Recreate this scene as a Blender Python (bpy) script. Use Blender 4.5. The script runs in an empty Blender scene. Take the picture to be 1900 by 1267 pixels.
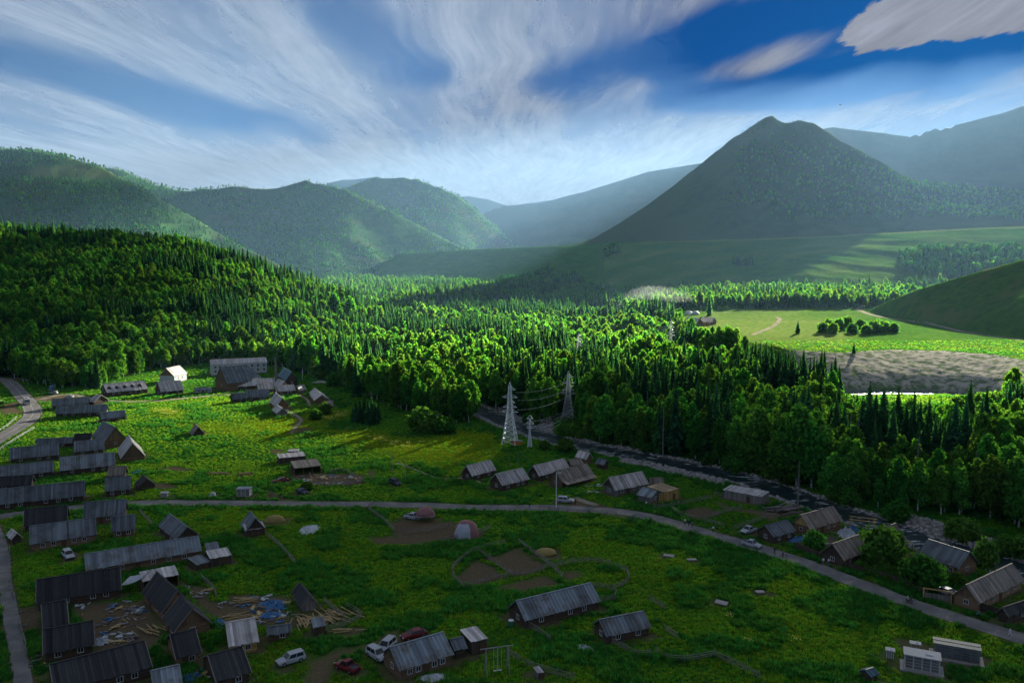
import bpy, bmesh, math, random
import numpy as np
from mathutils import Vector, Matrix
R = math.radians
random.seed(7); rng = np.random.default_rng(11)
sc = bpy.context.scene
COL = sc.collection
# ------------------------------------------------------------------ camera
H = 65.0; PITCH = R(5.1); F = 1491.0          # photo is 1900 px wide
cam = bpy.data.cameras.new('camera'); cam.sensor_width = 36.0; cam.lens = F/1900*36.0
cam.clip_start = 1.0; cam.clip_end = 200000.0
camo = bpy.data.objects.new('camera', cam); COL.objects.link(camo)
camo.location = (0, 0, H); camo.rotation_euler = (math.pi/2-PITCH, 0, 0)
sc.camera = camo
# ------------------------------------------------------------------ sky, sun, exposure
SUN_AZ, SUN_EL = R(29.0), R(14.5)             # azimuth measured from the view axis to the right
SUN_STRENGTH, SKY_STRENGTH, EXPOSURE = 5.0, 0.05, 2.8
W = bpy.data.worlds.new('World'); sc.world = W; W.use_nodes = True
nt = W.node_tree; nt.nodes.clear()
sky = nt.nodes.new('ShaderNodeTexSky'); sky.sky_type = 'NISHITA'; sky.sun_disc = False
sky.sun_elevation = SUN_EL; sky.sun_rotation = SUN_AZ; sky.altitude = 1200
sky.air_density = 1.0; sky.dust_density = 0.3; sky.ozone_density = 5.0
bg = nt.nodes.new('ShaderNodeBackground'); bg.inputs['Strength'].default_value = SKY_STRENGTH
wo = nt.nodes.new('ShaderNodeOutputWorld')
tint = nt.nodes.new('ShaderNodeMix'); tint.data_type = 'RGBA'; tint.blend_type = 'MULTIPLY'; tint.inputs[0].default_value = 1.0
tint.inputs[7].default_value = (.008, .075, .15, 1)   # the deep, polarised blue of mountain air
nt.links.new(sky.outputs[0], tint.inputs[6]); nt.links.new(tint.outputs[2], bg.inputs[0]); nt.links.new(bg.outputs[0], wo.inputs[0])
sl = bpy.data.lights.new('sun', 'SUN'); sl.energy = SUN_STRENGTH; sl.angle = R(0.5); sl.color = (1.0, 0.94, 0.78)
so = bpy.data.objects.new('sun', sl); COL.objects.link(so)
sdir = Vector((math.sin(SUN_AZ)*math.cos(SUN_EL), math.cos(SUN_AZ)*math.cos(SUN_EL), math.sin(SUN_EL)))
so.rotation_euler = sdir.to_track_quat('Z', 'Y').to_euler(); so.location = (300, 500, 900)
sc.view_settings.view_transform = 'Standard'; sc.view_settings.look = 'None'
sc.view_settings.gamma = 1.0; sc.view_settings.use_curve_mapping = False
sc.view_settings.exposure = EXPOSURE
cy = sc.cycles
cy.use_denoising = True; cy.max_bounces = 5; cy.diffuse_bounces = 2; cy.glossy_bounces = 2
cy.transmission_bounces = 3; cy.volume_bounces = 0; cy.transparent_max_bounces = 8
cy.sample_clamp_indirect = 4.0; cy.use_adaptive_sampling = True; cy.adaptive_threshold = 0.012
cy.caustics_reflective = False; cy.caustics_refractive = False
# ------------------------------------------------------------------ projection helpers (photo pixels <-> world)
CP, SP = math.cos(PITCH), math.sin(PITCH)
def ray(px, py):
    u = (np.asarray(px, float)-950)/F; v = (633.5-np.asarray(py, float))/F
    return u, CP+v*SP, -SP+v*CP
def at_z(px, py, z=0.0):
    dx, dy, dz = ray(px, py); t = (z-H)/dz
    return t*dx, t*dy
def project(x, y, z):
    d = y*CP-(z-H)*SP; w = y*SP+(z-H)*CP
    return 950+F*x/d, 633.5-F*w/d
def slope_at(py): dx, dy, dz = ray(950, py); return dz/dy
def a_of(px): return (np.asarray(px, float)-950)/F
# ------------------------------------------------------------------ noise
def _h(ix, iy, s):
    h = (ix*374761393+iy*668265263+s*144269504) & 0xffffffff
    h = ((h ^ (h >> 13))*1274126177) & 0xffffffff
    return ((h ^ (h >> 16)) & 0xffff)/65535.0
def vn(x, y, s=0):
    x = np.asarray(x, float); y = np.asarray(y, float)
    fx = np.floor(x); fy = np.floor(y); ix = fx.astype(np.int64); iy = fy.astype(np.int64)
    tx = x-fx; ty = y-fy; tx = tx*tx*(3-2*tx); ty = ty*ty*(3-2*ty)
    a = _h(ix, iy, s)*(1-tx)+_h(ix+1, iy, s)*tx
    b = _h(ix, iy+1, s)*(1-tx)+_h(ix+1, iy+1, s)*tx
    return a*(1-ty)+b*ty
def fbm(x, y, s=0, o=4):
    r = 0; amp = 0.5; t = 0
    for k in range(o):
        r = r+amp*vn(x, y, s+k*17); t += amp; x = np.asarray(x)*2.03+3.1; y = np.asarray(y)*2.03+1.7; amp *= 0.5
    return r/t
def sstep(a, b, x):
    t = np.clip((np.asarray(x, float)-a)/(b-a), 0, 1); return t*t*(3-2*t)
def seg_dist(x, y, pts):
    """distance to a polyline and signed side (+ = left of travel)"""
    best = np.full(np.shape(x), 1e9); side = np.zeros(np.shape(x))
    for (x0, y0), (x1, y1) in zip(pts[:-1], pts[1:]):
        dx, dy = x1-x0, y1-y0; L = dx*dx+dy*dy+1e-9
        t = np.clip(((x-x0)*dx+(y-y0)*dy)/L, 0, 1)
        d = np.hypot(x-x0-t*dx, y-y0-t*dy); c = dx*(y-y0)-dy*(x-x0)
        m = d < best; best = np.where(m, d, best); side = np.where(m, np.sign(c), side)
    return best, side
def pip(x, y, poly):
    x = np.asarray(x, float); y = np.asarray(y, float); ins = np.zeros(x.shape, bool)
    n = len(poly)
    for i in range(n):
        x0, y0 = poly[i]; x1, y1 = poly[(i+1) % n]
        c = (y0 > y) != (y1 > y)
        ins ^= c & (x < (x1-x0)*(y-y0)/((y1-y0) if y1 != y0 else 1e-9)+x0)
    return ins
def catmull(pts, n=6):
    P = [np.array(p, float) for p in pts]; P = [2*P[0]-P[1]]+P+[2*P[-1]-P[-2]]; out = []
    for i in range(1, len(P)-2):
        for k in range(n):
            t = k/n; a, b, c, d = P[i-1:i+3]
            out.append(0.5*(2*b+(c-a)*t+(2*a-5*b+4*c-d)*t*t+(3*b-a-3*c+d)*t**3))
    out.append(P[-2]); return out
# ------------------------------------------------------------------ terrain
def floor_z(y): return 0.022*np.clip(np.asarray(y, float)-700, 0, 4500)
class Layer:
    def __init__(s, name, crest, foot, p=1.2, back=0.4, gul=0.0, gs=200.0, tree=0.0, seed=1):
        s.name = name; s.p = p; s.back = back; s.gul = gul; s.gs = gs; s.seed = seed
        s.a = a_of([c[0] for c in crest]); s.D = np.array([c[2] for c in crest], float)
        s.z = np.array([H+c[2]*slope_at(c[1])-tree if c[1] is not None else c[3] for c in crest])
        s.fa = a_of([c[0] for c in foot]); s.fD = np.array([c[1] for c in foot], float)
        s.fz = np.array([c[2] if len(c) > 2 else float(floor_z(c[1])) for c in foot])
    def crest_D(s, a): return np.interp(a, s.a, s.D)
    def __call__(s, a, x, y):
        Dc = np.interp(a, s.a, s.D); zc = np.interp(a, s.a, s.z)
        Df = np.interp(a, s.fa, s.fD); zf = np.interp(a, s.fa, s.fz)
        u = np.clip((y-Df)/(Dc-Df), 0, 1)
        z = zf+(zc-zf)*u**s.p
        z = np.where(y > Dc, zc-(y-Dc)*s.back, z)
        z = np.where(y < Df, -500, z)
        z = np.where((a < s.a[0]) | (a > s.a[-1]), -500, z)
        if s.gul:
            n = 1-np.abs(2*fbm(x/s.gs+0.35*y/s.gs, y/(s.gs*3.5), s.seed, 4)-1)
            n2 = fbm(x/(s.gs*.45), y/(s.gs*.6), s.seed+50, 4)-.5
            amp = s.gul*np.clip(zc-zf, 0, 900)*(1-0.82*u)*np.clip(u*5, 0, 1)
            z = z+amp*(n-0.72)+amp*.5*n2+np.where(u > .9, (n2)*s.gul*np.clip(zc-zf, 0, 900)*.05, 0)
        return z
L_hill = Layer('hill', [(-900, 400, 1250), (-300, 415, 1200), (0, 434, 1150), (100, 437, 1150), (190, 440, 1140), (300, 450, 1120), (375, 458, 1100), (450, 488, 1060), (520, 512, 1020), (560, 527, 1000), (610, 547, 960), (650, 565, 920), (700, 588, 860), (770, 610, 790), (840, None, 700, 0.0)],
    [(-900, 470), (0, 500), (300, 520), (400, 545), (500, 565), (600, 605), (700, 640), (840, 690)], p=1.1, back=0.12, gul=.1, gs=120, seed=3)
L_m1 = Layer('mountain', [(-900, 150, 2600), (-400, 222, 2700), (0, 272, 2800), (60, 276, 2800), (130, 288, 2800), (200, 309, 2780), (250, 337, 2700), (300, 364, 2620), (350, 394, 2550), (400, 427, 2450), (450, 457, 2300), (520, 492, 2100), (560, None, 2000, 10)],
    [(-900, 1500), (0, 1600), (300, 1700), (560, 1900)], p=1.25, back=.35, gul=.16, gs=260, seed=5)
L_m1b = Layer('mountain', [(60, 330, 3900), (150, 303, 3800), (240, 317, 3800), (300, 342, 3750), (345, 352, 3700), (400, 350, 3650), (440, 345, 3650), (500, 352, 3600), (520, 350, 3600), (575, 335, 3600), (620, 345, 3550), (650, 352, 3500), (700, 378, 3400), (760, 408, 3300), (830, 445, 3150), (880, 468, 3000), (930, None, 2900, 40)],
    [(60, 2200), (400, 2250), (600, 2350), (930, 2700)], p=1.3, back=.35, gul=.17, gs=300, seed=9)
L_m2 = Layer('mountain', [(560, 380, 4600), (640, 350, 4600), (700, 331, 4600), (745, 330, 4600), (775, 333, 4550), (800, 342, 4500), (850, 362, 4400), (890, 395, 4300), (920, 420, 4200), (960, 455, 4000), (985, 470, 3900), (1010, None, 3900, 60)],
    [(560, 3000), (800, 3100), (1010, 3700)], p=1.15, back=.35, gul=.2, gs=380, seed=13)
L_f1 = Layer('mountain', [(560, 372, 6600), (590, 350, 6600), (615, 337, 6600), (640, 331, 6600), (665, 331, 6600), (705, 327, 6600), (750, 345, 6600), (800, 375, 6600)], [(560, 5200), (800, 5200)], gul=.1, gs=500, seed=15)
L_f2 = Layer('mountain', [(800, 385, 7200), (845, 366, 7200), (870, 362, 7200), (905, 368, 7200), (940, 380, 7200), (1000, 400, 7200)], [(800, 5600), (1000, 5600)], gul=.1, gs=500, seed=17)
L_f4 = Layer('mountain', [(930, 384, 8600), (960, 378, 8600), (1000, 374, 8600), (1030, 370, 8600), (1060, 374, 8600), (1100, 390, 8600)], [(930, 7000), (1100, 7000)], gul=.1, gs=500, seed=18)
L_f3 = Layer('mountain', [(860, 430, 5300), (880, 410, 5300), (905, 391, 5400), (940, 380, 5500), (1000, 376, 5500), (1060, 360, 5500), (1085, 354, 5500), (1130, 338, 5500), (1165, 327, 5500), (1200, 317, 5500), (1240, 310, 5500), (1280, 303, 5500), (1350, 290, 5500), (1450, 285, 5500), (1600, 290, 5500)],
    [(860, 4600), (1600, 4300)], p=1.1, gul=.1, gs=420, seed=21)
L_f5 = Layer('mountain', [(1400, 262, 4700), (1480, 243, 4700), (1535, 234, 4700), (1570, 239, 4700), (1620, 243, 4700), (1670, 251, 4700), (1692, 249, 4650), (1715, 239, 4600), (1735, 241, 4550), (1760, 233, 4500), (1800, 219, 4500), (1850, 204, 4500), (1900, 187, 4500), (2000, 170, 4500), (2400, 150, 4500)],
    [(1400, 3500, 160), (2400, 3200, 160)], p=1.1, gul=.12, gs=420, seed=23)
L_pyr = Layer('mountain', [(1040, 462, 2900), (1060, 455, 2900), (1100, 441, 2900), (1150, 412, 2900), (1200, 378, 2900), (1250, 340, 2900), (1300, 299, 2900), (1340, 266, 2900), (1380, 239, 2900), (1398, 226, 2900), (1412, 219, 2900), (1424, 217, 2900), (1434, 224, 2900), (1446, 227, 2900), (1470, 220, 2900), (1495, 226, 2900), (1530, 246, 2900), (1580, 278, 2880), (1640, 311, 2850), (1700, 340, 2800), (1760, 348, 2750), (1820, 354, 2700), (1900, 362, 2650), (2100, 372, 2600), (2400, 380, 2500)],
    [(1040, 2800, 150), (1150, 2600, 152), (1300, 2300, 145), (1500, 2120, 147), (1900, 1960, 160), (2400, 1850, 160)], p=1.12, back=.45, gul=.22, gs=170, seed=27)
L_ctr = Layer('hill', [(985, 462, 3900), (1020, 448, 3900), (1050, 441, 3900), (1080, 441, 3900), (1120, 455, 3900)], [(985, 3700, 70), (1120, 3700, 70)], gul=.1, gs=100, seed=29)
L_bench = Layer('ground', [(690, None, 2480, 30), (712, 490, 2500), (745, 471, 2550), (850, 464, 2550), (960, 459, 2550), (1080, 455, 2500), (1200, 450, 2350), (1300, 446, 2250), (1400, 443, 2150), (1500, 440, 2050), (1700, 428, 1950), (1900, 420, 1900), (2400, 415, 1800)],
    [(690, 2350), (800, 2300), (960, 2230), (1080, 2080), (1200, 1800), (1300, 1560, 22), (1500, 1360, 24), (1700, 1300, 24), (2400, 1200, 24)], p=0.95, back=-0.004, gul=.14, gs=110, seed=31)
L_hill7 = Layer('hill', [(1560, None, 920, 15), (1590, 585, 890), (1650, 557, 835), (1700, 537, 795), (1760, 519, 765), (1820, 502, 748), (1900, 480, 735), (2000, 447, 720), (2200, 392, 700), (2500, 340, 690)],
    [(1560, 890, 15), (1590, 865, 15), (1700, 730, 15), (1800, 640, 15), (1900, 560, 15), (2000, 505, 15), (2200, 430, 15), (2500, 370, 15)], p=0.9, back=.15, gul=.10, gs=60, seed=33)
def plat(py): return 50*1491/(py-500)
L_plat = Layer('ground', [(1040, None, 1050, 7), (1180, None, 950, 11), (1255, None, 800, 15), (1290, None, 600, 15), (1380, None, 560, 15), (1440, None, 530, 15), (1480, None, 497, 15), (1560, None, 481, 15), (1650, None, 500, 15), (1760, None, 492, 15), (1850, None, 470, 15), (1900, None, 445, 15), (2050, None, 380, 15), (2500, None, 300, 15)],
    [(1040, 960, 0), (1180, 860, 0), (1255, 720, 0), (1290, 540, 0), (1380, 505, 0), (1440, 490, 0), (1480, 455, 0), (1560, 432, 0), (1650, 436, 0), (1760, 432, 0), (1850, 412, 0), (1900, 388, 0), (2050, 325, 0), (2500, 250, 0)], p=0.62, back=-0.012, gul=.11, gs=9, seed=35)
LAYERS = [L_plat, L_bench, L_hill, L_hill7, L_m1, L_m1b, L_m2, L_pyr, L_ctr, L_f3, L_f5, L_f1, L_f2, L_f4]
def px_line(pts, z=-0.7): return [tuple(float(q) for q in at_z(px, py, z)) for px, py in pts]
RIVER = [tuple(p) for p in catmull(px_line([(700, 690), (790, 722), (850, 745), (909, 770), (948, 788), (984, 801), (1035, 816), (1080, 827), (1140, 838), (1180, 846), (1260, 862), (1294, 870), (1350, 882), (1422, 902), (1521, 938), (1578, 957), (1652, 982), (1698, 1001), (1760, 1018), (1805, 1030), (1895, 1060), (2000, 1095), (2200, 1170)]), 3)]
RIVER2 = [tuple(p) for p in catmull([(a_of(p)*d, d) for p, d in [(1340, 520), (1400, 500), (1450, 480), (1500, 450), (1560, 427), (1640, 427), (1700, 426), (1780, 424), (1850, 405), (1950, 370), (2150, 308), (2400, 270)]], 3)]
RW, RW2 = 4.4, 6.0
def T(x, y, detail=True):
    x = np.asarray(x, float); y = np.asarray(y, float); x, y = np.broadcast_arrays(x, y)
    a = x/np.maximum(y, 1); z = floor_z(y).copy()
    near = y < 700
    und = 0.35*(fbm(x/34, y/34, 41, 3)-.5)+0.14*(fbm(x/6, y/6, 43, 2)-.5)
    far = 1.2*np.clip((y-500)/800, 0, 6)*(fbm(x/90, y/90, 45, 4)-.5)
    z = z+np.where(near, und, 0)+np.where(y > 500, far, 0)
    for L in LAYERS:
        if np.any(y > L.fD.min()): z = np.maximum(z, L(a, x, y))
    m = (y < 620) & (y > 40)
    if np.any(m):
        xs, ys = x[m], y[m]; zz = z[m].copy()
        d, s = seg_dist(xs, ys, RIVER); zz = zz-1.7*(1-sstep(RW*.75, RW*1.35, d))-0.45*(1-sstep(RW*1.3, RW*3, d))
        d, s = seg_dist(xs, ys, RIVER2); zz = zz-1.7*(1-sstep(RW2*.75, RW2*1.35, d))*(zz < 5)
        z[m] = zz
    return z
def T1(x, y): return float(T(np.array([x]), np.array([y]))[0])
def G(px, py, dz=0.0):
    """ground point seen at a photo pixel (dz above the ground)"""
    z = 0.0
    for _ in range(14):
        x, y = at_z(px, py, z+dz); z = 0.5*z+0.5*T1(float(x), float(y))
    return float(x), float(y), T1(float(x), float(y))
# ------------------------------------------------------------------ materials
def mat(name):
    m = bpy.data.materials.new(name); m.use_nodes = True; t = m.node_tree; t.nodes.clear()
    o = t.nodes.new('ShaderNodeOutputMaterial'); return m, t, o
class N:
    """tiny node helper"""
    def __init__(s, t): s.t = t
    def node(s, typ, **kw):
        n = s.t.nodes.new('ShaderNode'+typ)
        for k, v in kw.items(): setattr(n, k, v)
        return n
    def put(s, sock, v):
        if hasattr(v, 'links') or isinstance(v, bpy.types.NodeSocket): s.t.links.new(v, sock)
        elif isinstance(v, (tuple, list)) and len(v) == 3 and sock.type == 'RGBA': sock.default_value = (*v, 1)
        else: sock.default_value = v
    def math(s, op, a, b=0.0, c=None, clamp=False):
        n = s.node('Math', operation=op, use_clamp=clamp); s.put(n.inputs[0], a); s.put(n.inputs[1], b)
        if c is not None: s.put(n.inputs[2], c)
        return n.outputs[0]
    def mix(s, f, a, b, blend='MIX'):
        n = s.node('Mix', data_type='RGBA', blend_type=blend); s.put(n.inputs[0], f); s.put(n.inputs[6], a); s.put(n.inputs[7], b)
        return n.outputs[2]
    def noise(s, vec, scale, detail=4, rough=.55, dist=0.0, dim='3D'):
        n = s.node('TexNoise', noise_dimensions=dim); s.put(n.inputs['Vector'], vec); s.put(n.inputs['Scale'], scale)
        s.put(n.inputs['Detail'], detail); s.put(n.inputs['Roughness'], rough); s.put(n.inputs['Distortion'], dist); return n.outputs[0]
    def step(s, x, a, b):
        n = s.node('MapRange', interpolation_type='SMOOTHSTEP'); s.put(n.inputs[0], x); s.put(n.inputs[1], a); s.put(n.inputs[2], b); return n.outputs[0]
    def attr(s, name): n = s.node('Attribute', attribute_name=name); return n.outputs['Fac']
    def pos(s): return s.node('NewGeometry').outputs['Position']
    def obj(s): return s.node('TexCoord').outputs['Object']
    def rnd(s): return s.node('ObjectInfo').outputs['Random']
    def scale(s, v, k):
        n = s.node('VectorMath', operation='MULTIPLY'); s.put(n.inputs[0], v); n.inputs[1].default_value = k; return n.outputs[0]
    def bump(s, h, strength=.4, dist=.1):
        n = s.node('Bump'); s.put(n.inputs['Height'], h); n.inputs['Strength'].default_value = strength; n.inputs['Distance'].default_value = dist; return n.outputs[0]
def diffuse(t, o, col, n=None, rough=.0):
    q = N(t); b = q.node('BsdfDiffuse'); q.put(b.inputs[0], col); b.inputs[1].default_value = rough
    if n is not None: q.put(b.inputs['Normal'], n)
    t.links.new(b.outputs[0], o.inputs[0])
def principled(t, o, col, rough=.8, n=None, **kw):
    q = N(t); b = q.node('BsdfPrincipled'); q.put(b.inputs['Base Color'], col); q.put(b.inputs['Roughness'], rough)
    b.inputs['Specular IOR Level'].default_value = kw.pop('spec', .3)
    if n is not None: q.put(b.inputs['Normal'], n)
    for k, v in kw.items(): q.put(b.inputs[k.replace('_', ' ')], v)
    t.links.new(b.outputs[0], o.inputs[0]); return b
def simple(name, col, rough=.7, spec=.3, metal=0.0, var=.12, vs=3.0):
    m, t, o = mat(name); q = N(t); n = q.noise(q.obj(), vs, 4)
    k = q.math('MULTIPLY_ADD', n, 2*var, 1-var)
    g = q.node('CombineColor'); [q.put(g.inputs[i], k) for i in range(3)]
    b = principled(t, o, q.mix(1.0, col, g.outputs[0], 'MULTIPLY'), rough, spec=spec); b.inputs['Metallic'].default_value = metal
    return m
M = {}
def leaf_mat(name, col, trans, var=.35, tw=.45, hue=.03):
    m, t, o = mat(name); q = N(t)
    r = q.rnd(); tone = q.attr('tone')
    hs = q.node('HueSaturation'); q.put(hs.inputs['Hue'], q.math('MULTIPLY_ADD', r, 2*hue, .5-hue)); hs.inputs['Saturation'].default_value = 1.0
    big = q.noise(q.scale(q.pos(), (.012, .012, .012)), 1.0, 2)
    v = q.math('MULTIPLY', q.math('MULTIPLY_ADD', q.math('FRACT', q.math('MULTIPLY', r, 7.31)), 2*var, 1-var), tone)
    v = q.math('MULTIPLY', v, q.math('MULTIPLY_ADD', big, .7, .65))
    q.put(hs.inputs['Value'], v)
    q.put(hs.inputs['Color'], (*col, 1))
    hs2 = q.node('HueSaturation'); q.put(hs2.inputs['Hue'], q.math('MULTIPLY_ADD', r, 2*hue, .5-hue)); q.put(hs2.inputs['Value'], v); q.put(hs2.inputs['Color'], (*trans, 1))
    d = q.node('BsdfDiffuse'); q.put(d.inputs[0], hs.outputs[0]); d.inputs[1].default_value = .6
    tr = q.node('BsdfTranslucent'); q.put(tr.inputs[0], hs2.outputs[0])
    mx = q.node('AddShader')
    t.links.new(d.outputs[0], mx.inputs[0]); t.links.new(tr.outputs[0], mx.inputs[1]); t.links.new(mx.outputs[0], o.inputs[0]); return m
M['spruce'] = leaf_mat('spruce_needles', (.024, .085, .034), (.040, .13, .022), .3, .3, .02)
M['birch'] = leaf_mat('birch_leaves', (.040, .120, .022), (.105, .27, .016), .3, .5, .025)
M['shrub'] = leaf_mat('shrub_leaves', (.040, .11, .018), (.06, .16, .012), .3, .45, .02)
M['grass'] = leaf_mat('grass_blades', (.034, .125, .014), (.155, .295, .014), .18, .5, .03)
M['reed'] = leaf_mat('tall_grass_blades', (.016, .100, .016), (.055, .19, .018), .18, .45, .02)
M['flower'] = leaf_mat('yellow_flower_heads', (.55, .50, .12), (.5, .45, .1), .15, .4, .01)
M['bark_birch'] = simple('birch_bark', (.50, .50, .46), .8, var=.35, vs=2.5)
M['bark'] = simple('spruce_bark', (.075, .06, .045), .9, var=.3)
M['deadwood'] = simple('dead_spruce_wood', (.20, .20, .18), .9, var=.3)

def ground_mat():
    m, t, o = mat('valley_ground'); q = N(t); p = q.pos()
    n1 = q.noise(p, .03, 5, .6); n2 = q.noise(p, .25, 5, .65); n3 = q.noise(p, 1.6, 4, .7)
    g = q.mix(q.step(n1, .35, .68), (.018, .100, .014), (.052, .160, .010))
    g = q.mix(q.step(n2, .42, .72), g, (.058, .160, .012))
    g = q.mix(q.math('MULTIPLY', q.step(n2, .55, .3), .7), g, (.010, .070, .014))
    g = q.mix(q.attr('yellow'), g, q.mix(n2, (.20, .24, .006), (.14, .19, .005)))
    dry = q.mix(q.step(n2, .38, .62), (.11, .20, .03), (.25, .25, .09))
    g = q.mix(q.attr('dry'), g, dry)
    dirt = q.mix(n3, (.085, .065, .042), (.17, .125, .08))
    g = q.mix(q.attr('dirt'), g, dirt)
    grav = q.mix(q.step(n3, .4, .65), (.10, .10, .095), (.34, .33, .31))
    g = q.mix(q.attr('gravel'), g, grav)
    bank = q.mix(q.noise(q.scale(p, (.35, .35, .12)), 1.0, 6, .65), (.27, .25, .20), (.56, .52, .44))
    g = q.mix(q.attr('bank'), g, q.mix(q.math('MULTIPLY', q.step(n2, .44, .60), .85), bank, (.07, .13, .045)))
    v = q.math('MULTIPLY_ADD', n3, .7, .65)
    cc = q.node('CombineColor'); [q.put(cc.inputs[i], v) for i in range(3)]
    g = q.mix(1.0, g, cc.outputs[0], 'MULTIPLY')
    nb = q.math('ADD', q.math('MULTIPLY', n3, .5), n2)
    diffuse(t, o, g, q.bump(nb, .5, .25)); return m
def hill_mat(name, lo, hi, grass, gf=.0, sc_=.02, bd=3.0):
    m, t, o = mat(name); q = N(t); p = q.pos()
    n1 = q.noise(p, sc_*.15, 5, .6); n2 = q.noise(p, sc_, 6, .7); n3 = q.noise(p, sc_*6, 3, .7)
    g = q.mix(q.step(n2, .38, .64), lo, hi); g = q.mix(q.math('MULTIPLY', q.step(n3, .45, .65), .5), g, hi)
    if gf: g = q.mix(q.step(n1, .62-gf*.3, .7-gf*.3), g, grass)
    diffuse(t, o, g, q.bump(q.math('ADD', n2, q.math('MULTIPLY', n3, .4)), .6, bd)); return m
M['ground'] = ground_mat()
M['hill'] = hill_mat('forest_floor_hill', (.016, .05, .012), (.035, .085, .015), (.06, .10, .03))
M['hill7'] = hill_mat('grass_hill', (.034, .10, .020), (.075, .16, .028), (.10, .14, .04), .3, .12, 1.2)
M['mtn'] = hill_mat('forested_mountain', (.030, .085, .030), (.060, .13, .040), (.07, .10, .04), .35, .02, 5.0)
M['pyr'] = hill_mat('grass_mountain', (.018, .058, .022), (.042, .085, .032), (.055, .090, .036), .6, .025, 3.0)
M['far'] = hill_mat('far_mountain', (.03, .055, .03), (.05, .075, .04), (.07, .08, .05), .3, .006, 8.0)
# ------------------------------------------------------------------ ground sheet on a fan-shaped grid
def mesh_obj(name, verts, faces, m=None, parent=None, smooth=False, attrs=None, kind=None):
    me = bpy.data.meshes.new(name); me.from_pydata(verts, [], faces)
    if m is not None: me.materials.append(m)
    if smooth: me.polygons.foreach_set('use_smooth', np.ones(len(me.polygons), bool))
    for k, (dom, arr) in (attrs or {}).items():
        at = me.attributes.new(k, 'FLOAT', dom); at.data.foreach_set('value', np.asarray(arr, np.float32))
    ob = bpy.data.objects.new(name, me); COL.objects.link(ob)
    if parent is not None: ob.parent = parent
    if kind: ob['kind'] = kind
    return ob
def grid_mesh(name, V, Q, m, attrs=None, kind='structure'):
    me = bpy.data.meshes.new(name); me.vertices.add(len(V)); me.vertices.foreach_set('co', V.astype(np.float32).ravel())
    me.loops.add(Q.size); me.loops.foreach_set('vertex_index', Q.astype(np.int32).ravel())
    me.polygons.add(len(Q)); me.polygons.foreach_set('loop_start', np.arange(0, Q.size, 4, dtype=np.int32))
    me.polygons.foreach_set('use_smooth', np.ones(len(Q), bool))
    me.update(calc_edges=True); me.materials.append(m)
    for k, arr in (attrs or {}).items():
        at = me.attributes.new(k, 'FLOAT', 'POINT'); at.data.foreach_set('value', arr.astype(np.float32))
    ob = bpy.data.objects.new(name, me); COL.objects.link(ob); ob['kind'] = kind; return ob
ys = np.concatenate([np.geomspace(15, 95, 22)[:-1], np.geomspace(95, 620, 330)[:-1], np.geomspace(620, 1900, 150)[:-1], np.geomspace(1900, 2450, 100)[:-1], np.geomspace(2450, 9300, 150)])
aa = np.concatenate([np.linspace(-1.0, -.72, 30)[:-1], np.linspace(-.72, .72, 680), np.linspace(.72, 1.0, 30)[1:]])
AA, YY = np.meshgrid(aa, ys); XX = AA*YY; ZZ = T(XX, YY)
# which layer is on top, per vertex
lid = np.zeros(XX.shape, int); best = floor_z(YY)+np.where(YY < 700, .8, 8)
GROUPS = {'hill': 1, 'hill7': 2, 'm1': 3, 'm1b': 4, 'm2': 5, 'pyr': 6, 'f3': 7, 'f5': 8, 'f1': 9, 'f2': 10, 'f4': 11, 'ctr': 12}
for L, g in ((L_plat, 0), (L_bench, 0), (L_hill, 1), (L_hill7, 2), (L_m1, 3), (L_m1b, 4), (L_m2, 5), (L_pyr, 6), (L_ctr, 12), (L_f3, 7), (L_f5, 8), (L_f1, 9), (L_f2, 10), (L_f4, 11)):
    zz = L(AA, XX, YY); mk = zz > best; lid[mk] = g; best = np.maximum(best, zz)
nr, nc = XX.shape
idx = np.arange(nr*nc).reshape(nr, nc)
Qall = np.stack([idx[:-1, :-1], idx[:-1, 1:], idx[1:, 1:], idx[1:, :-1]], -1).reshape(-1, 4)
fl = lid[:-1, :-1].ravel()
VV = np.stack([XX, YY, ZZ], -1).reshape(-1, 3)
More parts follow.
